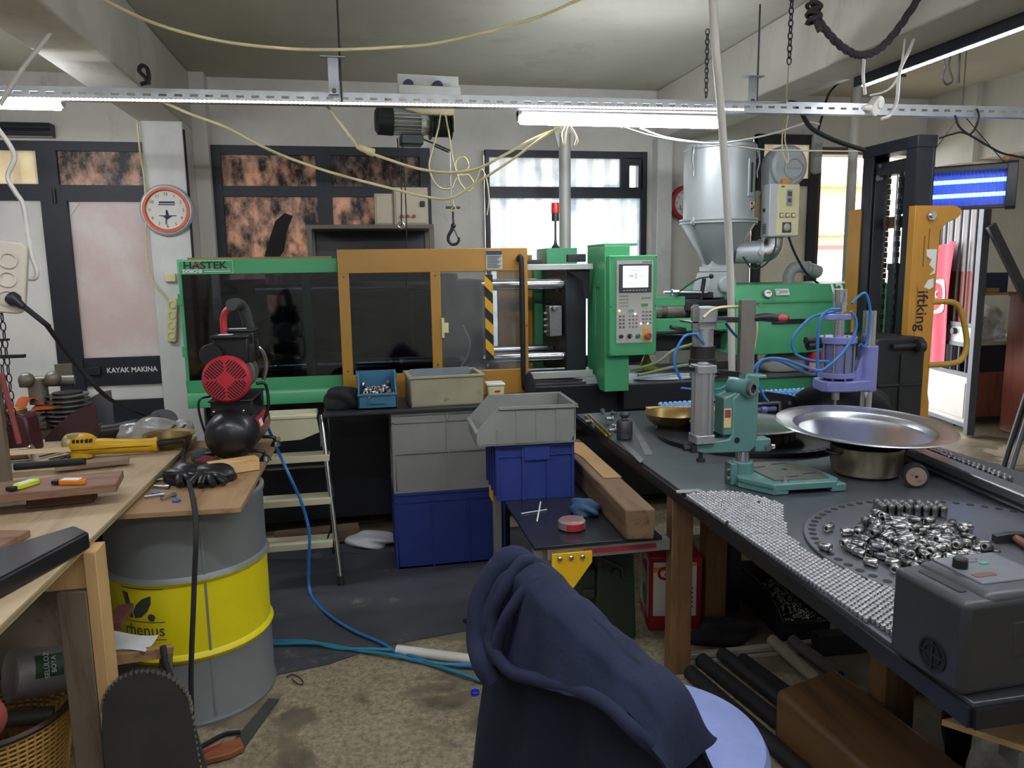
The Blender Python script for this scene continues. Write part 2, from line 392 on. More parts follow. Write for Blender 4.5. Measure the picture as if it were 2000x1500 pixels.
# left bay: glazed door with the painted name and the fixed light beside it
Y1 = 5.96
w = empty_struct('window_1')
win_frame(w, Y1, [(-3.4, -2.06, 2.495, 2.56), (-3.4, -2.06, 2.16, 2.27), (-2.145, -2.07, 0, 2.56), (-3.4, -3.34, 0, 2.56), (-3.4, -2.06, 0, 0.12)])
pane(w, Y1, (-3.34, -2.145, 2.27, 2.495), CREAMF); pane(w, Y1, (-3.34, -2.145, 0.12, 2.16), PAPER)
d = empty_struct('door_1')
win_frame(d, Y1, [(-2.07, -1.39, 2.495, 2.56), (-2.07, -2.015, 0, 2.5), (-1.45, -1.39, 0, 2.5), (-2.05, -1.39, 2.155, 2.265), (-2.05, -1.39, 0.845, 1.05), (-2.05, -1.39, 0.0, 0.735)], 0.055)
win_frame(d, Y1, [(-2.02, -1.975, 0, 2.16)], 0.075)
pane(d, Y1, (-2.015, -1.45, 2.265, 2.495), FILMB); pane(d, Y1, (-1.975, -1.45, 1.05, 2.155), PINKP); pane(d, Y1, (-2.015, -1.45, 0.735, 0.845), PAPER)
obj('hinge', MB().cyl((-2.05, Y1-0.04, 2.14), (-2.05, Y1-0.04, 2.24), 0.012, n=10), DKSTEEL, d)
obj('door_handle', MB().bb(-1.99, -1.86, Y1-0.06, Y1-0.028, 0.93, 0.985).cyl((-1.97, Y1-0.06, 0.96), (-1.97, Y1-0.02, 0.96), 0.02), DKSTEEL, d, bevel=0.003)
text('KAYAK MAKINA', 0.052, PRINT_W, d, face_cam(-1.655, Y1-0.03, 0.955), 0.0006, bold=0.0012, sx=0.9)
obj('corner_sticker', MB().prism([(-1.965, 2.145), (-1.90, 2.145), (-1.965, 2.06)], Y1-0.012, Y1-0.008), WHITEP, d, ang=0)
# window 2: torn brown film
Y2 = 6.06
w = empty_struct('window_2')
win_frame(w, Y2, [(-1.02, 0.57, 2.50, 2.565), (-1.02, -0.955, 0.85, 2.56), (0.49, 0.57, 0.85, 2.56), (-0.285, -0.175, 0.85, 2.56), (-1.02, 0.57, 2.20, 2.275), (-1.02, 0.57, 0.85, 0.92)], 0.06)
pane(w, Y2, (-0.955, -0.285, 2.275, 2.50), FILMB); pane(w, Y2, (-0.175, 0.49, 2.275, 2.50), FILMD)
pane(w, Y2, (-0.955, -0.285, 0.92, 2.20), FILMB); pane(w, Y2, (-0.175, 0.49, 0.92, 2.20), FILMB)
obj('torn_flap', MB().prism([(-0.66, 1.86), (-0.60, 2.02), (-0.53, 2.08), (-0.47, 2.06), (-0.52, 1.95), (-0.55, 1.80), (-0.63, 1.70), (-0.70, 1.74)], Y2-0.02, Y2-0.012), mat('dark_paper', '#1c1816', 0.8), w, ang=0)
# window 3: frosted, bright
w = empty_struct('window_3')
win_frame(w, Y2, [(1.0, 2.33, 2.505, 2.56), (1.0, 1.03, 0.85, 2.56), (2.28, 2.33, 0.85, 2.56), (2.105, 2.15, 2.27, 2.52), (1.0, 2.33, 2.195, 2.28), (1.0, 2.33, 0.85, 0.92), (2.15, 2.18, 2.27, 2.5), (2.255, 2.29, 2.27, 2.5), (2.15, 2.28, 2.455, 2.51)], 0.06)
pane(w, Y2, (1.03, 2.105, 2.28, 2.505), FROST); pane(w, Y2, (1.03, 2.28, 0.92, 2.195), FROST)
pane(w, Y2, (2.18, 2.255, 2.28, 2.455), glass('clear_glass', '#f4f6f6', 0.2))
# window 4 beside the doorway and the doorway post
w = empty_struct('window_4')
win_frame(w, Y2, [(3.30, 3.86, 2.64, 2.72), (3.30, 3.36, 0.3, 2.72), (3.79, 3.87, 0.3, 2.72), (3.30, 3.86, 2.30, 2.36), (3.30, 3.86, 0.3, 0.36)], 0.06)
pane(w, Y2, (3.36, 3.79, 2.36, 2.64), CREAMF)
PATCH = film('white_patched_board', '#c2bfb2', '#dcd8cc', 0.25, 0, 2.2)
pane(w, Y2, (3.36, 3.79, 0.36, 2.30), PATCH)
struct('door_2', MB().bb(3.90, 4.92, BY-0.02, BY+0.05, 2.58, 2.63).bb(3.885, 3.925, BY-0.03, BY+0.05, 0, 2.72).bb(4.885, 4.93, BY-0.02, BY+0.05, 0, 2.6), mat('brown_door_frame', '#5a4038', 0.6), bevel=0.003)
# outside: yard, plastered house wall with red framed window, seen through the doorway
PL = mat('house_plaster', '#cdbfa2', 0.9, 0, 0.18, 2.0, 0.2, spot=('#a08a5c', 0.6))  # plaster's own pale colour with random ochre blotches
struct('yard_ground', MB().bb(-6, 14, 6.32, 16, -0.14, -0.02), mat('yard_ground_mat', '#a59c8b', 0.9, 0, 0.2, 2), ang=0)
hb = thing('house_across_yard', 'pale plastered house with red framed window outside the open doorway', 'building', (6.3, 10.5, 0))
obj('house_wall', MB().bb(-1.2, 3.2, 0, 0.3, 0, 2.75), PL, hb, ang=0)
obj('eave', MB().bb(-1.3, 3.4, -0.25, 0.4, 2.75, 2.95), mat('ochre_eave', '#c4b582', 0.9, 0, 0.2, 2), hb, bevel=0.02)
for k in range(3):
    x = -1.0+1.35*k
    f = obj('house_window_frame', MB().bb(x, x+0.8, -0.04, 0.02, 0.9, 0.96).bb(x, x+0.8, -0.04, 0.02, 1.85, 1.91).bb(x, x+0.06, -0.04, 0.02, 0.9, 1.9).bb(x+0.74, x+0.8, -0.04, 0.02, 0.9, 1.9), mat('red_frame', '#a8665c', 0.6), hb, ang=0)
    obj('house_pane', MB().bb(x+0.06, x+0.74, -0.02, 0.01, 0.96, 1.85), mat('white_curtain', '#e6e2da', 0.7), f, ang=0)
obj('ledge', MB().bb(-1.2, 3.2, -0.12, 0.05, 2.05, 2.14), PL, hb, bevel=0.02)
# ================================================================ injection moulding machine
GREEN = mat('machine_green', '#47a06b', 0.38, 0, 0.07, 2.0, coat=0.2)
GREEND = mat('machine_green_worn', '#46996a', 0.42, 0, 0.10, 2.5)
YEL = mat('machine_yellow', '#ab7e31', 0.38, 0, 0.09, 3.0, coat=0.2)
MBLK = mat('machine_black', '#14161c', 0.5, 0, 0.25, 4)
MGRY = mat('machine_dark_grey', '#2c2f33', 0.5, 0.2, 0.25, 6)
TINT = glass('smoked_window', '#aab0ba', 0.35, 0.06)
CLEAR = glass('scratched_clear_window', '#e4e6e6', 0.5, 0.08, ('#cfd3d6', 0.08))
mc = thing('injection_moulding_machine', 'long green and yellow plastic injection moulding machine with smoked windows', 'machine', (0, 0, 0))
obj('base', MB().bb(-0.95, 3.35, 4.78, 5.55, 0.09, 0.86), MBLK, mc, bevel=0.01)
obj('bed', MB().bb(0.9, 3.35, 4.66, 5.5, 0.60, 0.90), MBLK, mc, bevel=0.01)
for x in (-0.8, 0.3, 1.6, 3.0): obj('levelling_foot', MB().cyl((x, 4.95, 0), (x, 4.95, 0.09), 0.05, 0.035, n=12), DARKST, mc)
# left fixed cover
x0, x1, yf = -1.005, -0.125, 4.62
cv = obj('clamp_cover', MB().bb(x0, x1, yf, yf+0.04, 1.638, 1.722).bb(x0, x1, yf, yf+0.04, 0.955, 1.03).prism([(yf+0.04, 0.872), (yf-0.012, 0.872), (yf-0.012, 0.935), (yf, 0.958), (yf+0.04, 0.958)], x0, x1, 'yz')
         .bb(x0, x0+0.018, yf, yf+0.04, 1.03, 1.64).bb(x0, x1+0.2, yf+0.04, 4.98, 1.69, 1.722), GREEN, mc, bevel=0.003)
obj('end_wall', MB().bb(x0, x0+0.02, yf+0.04, 5.5, 0.872, 1.69), GREEN, mc)
obj('smoked_window', MB().bb(x0+0.018, x1, yf+0.008, yf+0.014, 1.03, 1.638), TINT, mc, ang=0)
obj('inner_post', MB().bb(-0.335, -0.285, yf+0.06, yf+0.10, 0.9, 1.69), GREEN, mc)
for z in (1.20, 1.50): obj('window_clip', MB().bb(x0-0.008, x0+0.014, yf-0.008, yf+0.01, z-0.04, z+0.04) if False else MB().bb(x0-0.008, x0+0.016, yf-0.01, yf+0.01, z-0.03, z+0.03), GREEN, mc)
obj('badge_plate', MB().prism(rrect(-1.0, -0.705, 1.642, 1.716, 0.006), yf-0.003, yf), mat('badge_line', '#8fd0a8', 0.5), cv, ang=0)
obj('badge_field', MB().prism(rrect(-0.996, -0.709, 1.646, 1.712, 0.005), yf-0.0045, yf-0.001), GREEN, cv, ang=0)
text('HASTEK', 0.058, PRINT_K, cv, face_cam(-0.855, yf-0.006, 1.687), 0.0006, bold=0.0012, sx=1.12)
obj('badge_peak', MB().prism([(-0.925, 1.687), (-0.898, 1.710), (-0.870, 1.687), (-0.880, 1.687), (-0.898, 1.701), (-0.915, 1.687)], yf-0.0072, yf-0.0066), mat('badge_red', '#b5362f', 0.5), cv, ang=0)
text('DOllCHE', 0.024, PRINT_W, cv, face_cam(-0.925, yf-0.006, 1.655), 0.0005, bold=0.0008, sx=1.1)
obj('badge_rule', MB().bb(-0.985, -0.72, yf-0.0055, yf-0.0048, 1.666, 1.668).bb(-0.86, -0.72, yf-0.0055, yf-0.0048, 1.653, 1.657), PRINT_W, cv, ang=0)
obj('plank_on_top', MB().bb(-0.975, -0.16, 4.75, 4.95, 1.722, 1.735), wood('plank_wood', '#8a6238', '#a87d4c', 1, 0), mc)
# what shows through the smoked windows: toggle frame, crossheads, rods
obj('rear_platen', MB().bb(-0.80, -0.62, 4.80, 5.40, 0.92, 1.60), MGRY, mc, bevel=0.01)
obj('toggle_link', MB().bar((-0.6, 4.95, 1.30), (-0.1, 4.95, 1.48), 0.08, 0.10).bar((-0.6, 4.95, 1.22), (-0.1, 4.95, 1.04), 0.08, 0.10).bar((-0.1, 4.95, 1.48), (0.3, 4.95, 1.38), 0.08, 0.12).bar((-0.1, 4.95, 1.04), (0.3, 4.95, 1.15), 0.08, 0.12).box((-0.35, 4.95, 1.26), (0.12, 0.2, 0.3)), MGRY, mc, bevel=0.01)
obj('clamp_cylinder', MB().cyl((-0.95, 5.05, 1.26), (-0.35, 5.05, 1.26), 0.09, n=20).cyl((-0.35, 5.05, 1.26), (0.1, 5.05, 1.26), 0.035, n=14), DARKST, mc)
obj('moving_platen', MB().bb(0.50, 0.60, 4.74, 5.42, 0.94, 1.62).bb(0.60, 0.76, 4.80, 5.38, 0.98, 1.58).bb(0.33, 0.50, 4.86, 5.30, 1.05, 1.5), MGRY, mc, bevel=0.01)
obj('mould_half', MB().bb(0.76, 0.83, 4.86, 5.30, 1.08, 1.50), STEEL, mc, bevel=0.006)
obj('rear_panel', MB().bb(-0.52, 0.55, 5.46, 5.48, 0.9, 1.65), MBLK, mc, ang=0)
for y, z in ((4.84, 1.54), (5.30, 1.54), (4.84, 1.07), (5.30, 1.07)):
    obj('tie_bar', MB().cyl((-0.75, y, z), (1.44, y, z), 0.034, n=20), CHROME, mc)
for z in (1.02, 1.0): obj('ejector_rod', MB().cyl((0.2, 4.80, z-0.03), (1.40, 4.80, z-0.03), 0.008, n=8), STEEL, mc)
obj('grease_hose', MB().tube([(0.62, 4.72, 1.30), (0.66, 4.70, 1.20), (0.64, 4.70, 1.10), (0.60, 4.72, 1.03), (0.65, 4.72, 1.0)], 0.005, n=6, smooth=4), WCABLE, mc)
obj('rod_clamp', MB().cyl((0.45, 4.80, 1.07), (0.60, 4.80, 1.07), 0.05, n=16).bb(0.62, 0.80, 4.74, 4.80, 0.90, 0.96), DARKST, mc, bevel=0.004)
# sliding yellow safety door
ya, yb = 4.545, 4.58
dr = obj('safety_door', MB().bb(-0.122, 1.0, ya, yb, 1.63, 1.768).bb(-0.122, 1.0, ya, yb, 0.882, 1.035).bb(-0.122, -0.06, ya, yb, 1.03, 1.635).bb(0.41, 0.470, ya, yb, 1.03, 1.635).bb(0.955, 1.0, ya, yb, 1.03, 1.635).bb(-0.12, 0.998, yb, yb+0.05, 1.74, 1.768), YEL, mc, bevel=0.004)
obj('smoked_pane', MB().bb(-0.06, 0.41, ya+0.012, ya+0.018, 1.035, 1.63), TINT, dr, ang=0)
obj('clear_pane', MB().bb(0.47, 0.955, ya+0.012, ya+0.018, 1.035, 1.63), CLEAR, dr, ang=0)
HZY = mat('hazard_yellow', '#d9a31f', 0.5, 0, 0.03); 
obj('hazard_tape', MB().bb(0.735, 0.785, ya+0.008, ya+0.0115, 1.10, 1.61), PRINT_K, dr, ang=0)
for k in range(4):
    z = 1.50-0.127*k; obj('hazard_stripe', MB().prism([(0.735, z+0.045), (0.785, z-0.005), (0.785, z+0.06), (0.735, z+0.11)], ya+0.005, ya+0.009), HZY, dr, ang=0)
obj('door_handle', MB().tube([(0.945, ya, 1.70), (0.94, ya-0.035, 1.705), (0.95, ya-0.055, 1.68), (0.953, ya-0.055, 1.3), (0.955, ya-0.055, 0.96), (0.975, ya-0.04, 0.92), (0.975, ya, 0.92)], 0.016, n=10, smooth=4), BLACK, dr)
obj('notice', MB().prism(rrect(0.745, 0.845, 1.64, 1.755, 0.01), ya-0.003, ya), mat('notice_grey', '#b9bab8', 0.6, 0, 0.05), dr, ang=0)
obj('notice_head', MB().bb(0.747, 0.843, ya-0.0045, ya-0.001, 1.727, 1.752), mat('notice_dark', '#3c3f47', 0.6), dr, ang=0)
for k in range(8): obj('notice_line', MB().bb(0.752, 0.838-0.012*(k % 3), ya-0.0045, ya-0.001, 1.716-0.0092*k, 1.7195-0.0092*k), PRINT_K, dr, ang=0)
for x, z in ((-0.09, 1.61), (0.44, 1.61), (0.44, 1.08), (-0.09, 1.06), (0.99, 1.3)): obj('screw', MB().cyl((x, ya-0.003, z), (x, ya, z), 0.005, n=8), DARKST, dr)
obj('limit_block', MB().bb(0.472, 0.51, ya-0.012, ya, 1.27, 1.33).bb(0.468, 0.485, ya-0.01, ya, 1.24, 1.36), CREAM, dr, bevel=0.002)
# rails and fixed platen between door and column
RAILM = mat('rail_steel', '#c3c7c3', 0.4, 0.6, 0.08, 8)
obj('upper_rail', MB().bb(0.7, 1.43, 4.60, 4.63, 1.632, 1.668), RAILM, mc, bevel=0.003)
obj('lower_rail', MB().bb(0.7, 1.43, 4.60, 4.63, 0.955, 1.0), RAILM, mc, bevel=0.003)
obj('linear_guide', MB().bb(0.6, 1.42, 4.72, 4.76, 0.885, 0.91).bb(0.6, 1.42, 4.80, 4.83, 0.89, 0.915), STEEL, mc)
obj('rail_bracket', MB().prism([(1.26, 1.632), (1.42, 1.632), (1.42, 1.45), (1.385, 1.45), (1.37, 1.56), (1.31, 1.60)], 4.64, 4.65), MBLK, mc)
obj('fixed_platen', MB().bb(1.30, 1.44, 4.78, 5.42, 0.93, 1.64), MGRY, mc, bevel=0.008)
mb = MB()
for i in range(5):
    for j in range(3): mb.cyl((1.292, 4.92+0.16*j, 1.10+0.10*i), (1.301, 4.92+0.16*j, 1.10+0.10*i), 0.012, n=8)
obj('bolt_holes', mb, MBLK, mc)
obj('mould_block', MB().bb(1.20, 1.29, 4.82, 4.92, 1.20, 1.40).cyl((1.23, 4.82, 1.385), (1.23, 4.78, 1.385), 0.018, n=10), STEEL, mc, bevel=0.006)
for k in range(4): obj('fitting', MB().cyl((1.20, 4.86, 1.23+0.04*k), (1.175, 4.86, 1.23+0.04*k), 0.010, n=8), CHROME, mc)
obj('rear_door', MB().bb(0.98, 1.24, 5.48, 5.51, 0.9, 1.74).bb(1.05, 1.2, 5.44, 5.48, 1.68, 1.73), YEL, mc, bevel=0.004)
obj('rear_green_box', MB().bb(1.28, 1.50, 5.2, 5.5, 1.64, 1.78), GREEND, mc, bevel=0.004)
obj('rear_column', MB().bb(1.24, 1.40, 5.42, 5.5, 0.92, 1.66), GREEND, mc, bevel=0.004)
pieces('limit_switch', [MB().bb(1.30, 1.42, 4.72, 4.76, 1.68, 1.73), MB().bb(1.0, 1.2, 5.0, 5.05, 1.66, 1.70)], DARKST, mc, bevel=0.004)
# green nozzle column with the control panel
obj('column_cover', MB().prism([(4.42, 0.885), (4.42, 1.772), (4.78, 1.772), (4.78, 1.0), (4.62, 0.96), (4.52, 0.885)], 1.447, 1.605, 'yz'), GREEN, mc, bevel=0.004)
obj('column_top', MB().bb(1.447, 1.66, 4.44, 4.78, 1.772, 1.785), GREEND, mc, bevel=0.002)
obj('door_groove', MB().tube([(1.445, 4.60, 1.22), (1.445, 4.60, 1.52), (1.445, 4.51, 1.53)], 0.003, n=5), GREEND, mc)
cp = obj('control_panel', MB().bb(1.457, 1.757, 4.36, 4.44, 1.112, 1.712), GREEN, mc, bevel=0.005)
PG = mat('panel_grey', '#b9b7b0', 0.45, 0.1, 0.03, 5)
obj('panel_face', MB().bb(1.50, 1.728, 4.353, 4.362, 1.19, 1.682), PG, cp, ang=0)
obj('screen_bezel', MB().bb(1.513, 1.717, 4.346, 4.356, 1.492, 1.662), mat('bezel_grey', '#3d4149', 0.4), cp, bevel=0.003)
SCR = emis('lit_screen', '#e7efe2', 0.55)
obj('screen', MB().bb(1.535, 1.694, 4.343, 4.348, 1.522, 1.650), SCR, cp, ang=0)
obj('screen_graphic', MB().bb(1.545, 1.685, 4.3418, 4.3425, 1.530, 1.532).bb(1.545, 1.685, 4.3418, 4.3425, 1.638, 1.641).bb(1.575, 1.60, 4.3418, 4.3425, 1.585, 1.598).bb(1.61, 1.62, 4.3418, 4.3425, 1.572, 1.61), emis('screen_green', '#3f9a4a', 0.35), cp, ang=0)
obj('screen_text', MB().bb(1.58, 1.65, 4.3418, 4.3425, 1.622, 1.627).bb(1.635, 1.66, 4.3418, 4.3425, 1.586, 1.591).bb(1.55, 1.60, 4.3418, 4.3425, 1.553, 1.556).bb(1.56, 1.66, 4.3418, 4.3425, 1.543, 1.546), emis('screen_violet', '#8d7fa8', 0.3), cp, ang=0)
text('DOllCHE', 0.016, PRINT_K, cp, face_cam(1.69, 4.3515, 1.672), 0.0004)
for k in range(8): obj('soft_key', MB().bb(1.537+0.0195*k, 1.549+0.0195*k, 4.343, 4.347, 1.503, 1.508), PG, cp, ang=0)
KEY = mat('key_print', '#85867f', 0.5)
KEYD = mat('key_print_dark', '#5c5d59', 0.5)
def key(x, z, m, w=0.012, h=0.009): obj('key', MB().bb(x-w/2, x+w/2, 4.350, 4.3535, z-h/2, z+h/2), m, cp, ang=0)
for i in range(4):
    for j in range(3): key(1.525+0.02*j, 1.472-0.02*i, KEY, 0.014, 0.006)
for i in range(4):
    for j in range(2): key(1.522+0.022*j, 1.352-0.022*i, KEYD, 0.012, 0.011)
for i in range(4):
    for j in range(3): key(1.582+0.022*j, 1.352-0.022*i, KEYD if (i+j) % 3 else KEY, 0.009, 0.008)
for i in range(4):
    for j in range(3): key(1.668+0.022*j, 1.375-0.022*i, KEYD, 0.013, 0.007)
for j in range(3): key(1.665+0.02*j, 1.458, KEY, 0.014, 0.008)
key(1.676, 1.417, mat('key_green', '#58864f', 0.5), 0.04, 0.016); key(1.59, 1.385, mat('key_green2', '#7da287', 0.5), 0.036, 0.016)
for x, z, c in ((1.517, 1.385, '#ffd48a'), (1.617, 1.365, '#ffd0b0'), (1.655, 1.305, '#ffb08a'), (1.696, 1.305, '#ffb08a')): obj('indicator', MB().sph((x, 4.352, z), 0.005, n=8, m=6), emis('indicator_'+c[1:], c, 5.0), cp)
for x, m_, r in ((1.528, DARKST, 0.012), (1.582, BLACK, 0.014), (1.634, mat('button_green', '#2f7d5d', 0.4), 0.014)):
    b = obj('push_button', MB().lathe([(r, 0), (r, 0.012), (r*0.7, 0.014), (r*0.68, 0.02), (0, 0.02)], (x, 4.353, 1.232), (0, -1, 0), 16), m_, cp)
obj('key_slot', MB().cyl((1.585, 4.333, 1.232), (1.585, 4.326, 1.232), 0.007, n=10), CHROME, cp)
obj('stop_plate', MB().bb(1.665, 1.712, 4.350, 4.3535, 1.195, 1.275), mat('stop_yellow', '#c9a83c', 0.5), cp, ang=0)
obj('emergency_stop', MB().lathe([(0.014, 0), (0.014, 0.015), (0.021, 0.018), (0.022, 0.03), (0.018, 0.036), (0, 0.037)], (1.692, 4.353, 1.232), (0, -1, 0), 18), mat('stop_red', '#9d4a4a', 0.45), cp)
for x, z in ((1.466, 1.70), (1.748, 1.70), (1.466, 1.125), (1.748, 1.125), (1.466, 1.41), (1.748, 1.41)): obj('panel_screw', MB().cyl((x, 4.357, z), (x, 4.362, z), 0.004, n=8), DARKST, cp)
# injection unit
obj('upper_arm', MB().bb(1.6, 2.09, 4.70, 4.74, 1.385, 1.447), GREEN, mc, bevel=0.003)
obj('lower_arm', MB().bb(1.6, 2.42, 4.68, 4.74, 1.222, 1.304), GREEN, mc, bevel=0.003)
obj('barrel', MB().cyl((1.55, 4.92, 1.335), (2.45, 4.92, 1.335), 0.045, n=20), mat('barrel_steel', '#8f8a7e', 0.45, 0.7, 0.2, 14), mc)
for k in range(4): obj('heater_band', MB().cyl((1.70+0.17*k, 4.92, 1.335), (1.83+0.17*k, 4.92, 1.335), 0.056, n=20).box((1.765+0.17*k, 4.92, 1.395), (0.05, 0.02, 0.02)), mat('heater_band_mat', '#a29c8c', 0.4, 0.6, 0.25, 12), mc)
obj('barrel_flange', MB().cyl((2.22, 4.92, 1.335), (2.30, 4.92, 1.335), 0.09, n=20), MBLK, mc)
obj('wiring_tray', MB().bb(1.62, 2.5, 4.8, 5.3, 1.08, 1.20), MBLK, mc, bevel=0.01)
obj('cable_bundle', MB().tube([(1.65, 4.74, 1.19), (1.8, 4.72, 1.17), (2.0, 4.74, 1.20), (2.3, 4.76, 1.16)], 0.010, n=6, smooth=4).tube([(1.62, 4.72, 1.14), (1.85, 4.72, 1.20), (2.15, 4.70, 1.19), (2.4, 4.74, 1.2)], 0.008, n=6, smooth=4), DARKST, mc)
obj('green_hose', MB().tube([(1.70, 4.66, 0.98), (1.86, 4.64, 1.02), (2.0, 4.66, 1.10), (2.15, 4.70, 1.13)], 0.011, n=8, smooth=4).tube([(1.74, 4.62, 0.95), (1.95, 4.62, 0.99), (2.1, 4.66, 1.0)], 0.010, n=8, smooth=4), mat('green_hose_mat', '#7b8a6c', 0.5), mc)
ic = obj('injection_cover', MB().prism([(4.60, 1.055), (4.60, 1.41), (4.66, 1.512), (5.4, 1.512), (5.4, 1.055)], 2.40, 3.55, 'yz'), GREEND, mc, bevel=0.006)
obj('cover_lip', MB().bb(2.40, 3.55, 4.592, 4.60, 1.395, 1.41), GREEND, ic)
obj('cover_slot', MB().bb(2.66, 2.90, 4.592, 4.60, 1.255, 1.285), MBLK, ic)
obj('throat_block', MB().prism([(2.27, 1.43), (2.49, 1.43), (2.49, 1.50), (2.46, 1.60), (2.30, 1.60), (2.27, 1.50)], 4.76, 4.98), mat('hopper_grey', '#a4abab', 0.42, 0.1, 0.06, 4), mc, bevel=0.006)
HG = MATS['hopper_grey']
obj('throat_cover', MB().lathe([(0, 0), (0.055, 0), (0.055, 0.02), (0.047, 0.026), (0, 0.026)], (2.40, 4.76, 1.515), (0, -1, 0), 24), HG, mc)
obj('carriage_block', MB().bb(2.16, 2.42, 4.66, 5.1, 1.34, 1.42).bb(2.05, 2.30, 4.72, 4.78, 1.43, 1.47), MBLK, mc, bevel=0.006)
obj('carriage_rod', MB().cyl((1.95, 4.72, 1.478), (2.25, 4.72, 1.468), 0.012, n=10).cyl((2.0, 4.70, 1.478), (2.04, 4.70, 1.478), 0.02, n=10), CHROME, mc)
obj('sensor', MB().cyl((2.21, 4.72, 1.42), (2.23, 4.72, 1.56), 0.014, n=10).tube([(2.25, 4.70, 1.57), (2.18, 4.70, 1.56), (2.11, 4.70, 1.52), (2.05, 4.7, 1.48)], 0.005, n=6, smooth=4).sph((2.27, 4.70, 1.575), 0.016), MBLK, mc)
g = obj('pressure_gauge', MB().lathe([(0, 0), (0.032, 0), (0.032, 0.012), (0.026, 0.014)], (2.625, 4.605, 1.455), (0, -0.86, 0.5), 24), STEEL, mc)
obj('gauge_face', MB().lathe([(0, 0.0125), (0.027, 0.0125)], (2.625, 4.605, 1.455), (0, -0.86, 0.5), 24), WHITEP, g)
obj('gauge_needle', MB().bar((2.612, 4.592, 1.463), (2.64, 4.592, 1.465), 0.002, 0.004), PRINT_K, g)
M45 = Matrix.Translation((2.74, 4.622, 1.462)) @ Matrix.Rotation(R(60), 4, 'X')
s = obj('warning_label', MB().bb(-0.05, 0.05, -0.024, 0.024, 0.0, 0.004, M45), mat('label_grey', '#c9cbc7', 0.5), mc, ang=0)
obj('label_line', MB().bb(-0.015, 0.04, 0.008, 0.011, 0.004, 0.005, M45).bb(-0.015, 0.045, 0.0, 0.003, 0.004, 0.005, M45).bb(-0.015, 0.03, -0.008, -0.005, 0.004, 0.005, M45).lathe([(0.014, 0), (0.017, 0)], M45 @ Vector((-0.033, 0, 0.005)), M45.to_3x3() @ Vector((0, 0, 1)), 14), PRINT_K, s, ang=0)
obj('grommet', MB().lathe([(0.014, 0), (0.012, 0.006), (0.006, 0.006), (0.006, 0)], (2.575, 4.602, 1.385), (0, -1, 0), 14), CHROME, mc)
text('12', 0.115, PRINT_W, ic, M45 @ Matrix.Translation((0.405, 0.012, 0.002)), 0.001, bold=0.003)
obj('bed_cover', MB().bb(1.62, 3.35, 4.60, 4.66, 0.80, 0.90).bb(1.62, 2.15, 4.56, 4.62, 0.74, 0.90), MBLK, mc, bevel=0.004)
obj('bed_skirt', MB().bb(2.12, 3.4, 4.575, 4.60, 0.76, 0.90), GREEND, mc, bevel=0.003)
obj('bed_plate', MB().bb(1.62, 3.35, 4.56, 5.0, 0.90, 0.908), STEEL, mc)
# ---- beacon
c = W(1090, 470, 5.2)
be = thing('warning_beacon', 'red warning beacon on a thin stalk behind the machine', 'beacon', (1.37, 5.3, 1.78))
obj('stalk', MB().cyl((0, 0, 0), (0, 0, 0.2), 0.007, n=8).lathe([(0.03, 0), (0.03, 0.008), (0.012, 0.03), (0.008, 0.06), (0, 0.06)], n=14), DARKST, be)
obj('holder', MB().cyl((0, 0, 0.19), (0, 0, 0.245), 0.026, n=18), DARKST, be)
obj('red_lens', MB().cyl((0, 0, 0.245), (0, 0, 0.315), 0.029, 0.027, n=18), mat('red_lens_mat', '#e01c1c', 0.25, 0, 0.03, coat=0.3), be)
# ---- hopper dryer on the injection unit
hp = thing('hopper_dryer', 'grey steel plastic granule hopper with cone and clamp ring on the machine', 'hopper', (2.392, 4.87, 1.60)); hp.scale = (0.93, 0.93, 1.0)
HGm = mat('hopper_hammered', '#a9b0b0', 0.34, 0.25, 0.07, 3.0, spot=('#8f9799', 0.66))
obj('flange', MB().box((0, 0, 0.02), (0.19, 0.19, 0.035)).box((0, 0, 0.055), (0.16, 0.16, 0.04)), HGm, hp, bevel=0.004)
obj('cone', MB().lathe([(0.085, 0.05), (0.10, 0.06), (0.262, 0.318)], n=48), HGm, hp)
obj('clamp_ring', MB().lathe([(0.255, 0.318), (0.275, 0.320), (0.275, 0.332), (0.266, 0.336), (0.275, 0.34), (0.275, 0.353), (0.25, 0.356)], n=48), HGm, hp)
obj('drum', MB().lathe([(0.25, 0.35), (0.25, 0.80)], n=48), HGm, hp)
obj('lid', MB().lathe([(0.252, 0.795), (0.257, 0.80), (0.257, 0.82), (0.245, 0.835), (0.20, 0.845), (0, 0.845)], n=48), HGm, hp)
for a in (-2.7, -0.15):
    x, y = 0.262*math.cos(a), 0.262*math.sin(a)
    obj('toggle_latch', MB().tube([(x, y, 0.80), (x*1.1, y*1.1, 0.80), (x*1.12, y*1.12, 0.72), (x*1.06, y*1.06, 0.66), (x*1.08, y*1.08, 0.62)], 0.006, n=6).tube([(x*1.04, y*1.04, 0.82), (x*1.07, y*1.07, 0.76), (x*1.03, y*1.03, 0.75)], 0.004, n=6), CHROME, hp)
    obj('ring_bolt', MB().cyl((x, y, 0.325), (x*1.12, y*1.12, 0.325), 0.012, n=10).cyl((x*1.03, y*1.03, 0.31), (x*1.03, y*1.03, 0.36), 0.012, n=8), HGm, hp)
a = R(-58); ca, sa = math.cos(a), math.sin(a); Mx = Matrix.Translation((0.251*ca, 0.251*sa, 0.60)) @ Matrix.Rotation(a+PI/2, 4, 'Z')
sg = obj('sight_glass_frame', MB().prism(rrect(-0.034, 0.034, -0.115, 0.125, 0.006), -0.008, 0.004, 'xz', Mx), HGm, hp, bevel=0.002)
obj('sight_glass', MB().prism(rrect(-0.012, 0.012, -0.09, 0.10, 0.008), -0.011, 0.0, 'xz', Mx), mat('sight_dark', '#23282b', 0.15), sg)
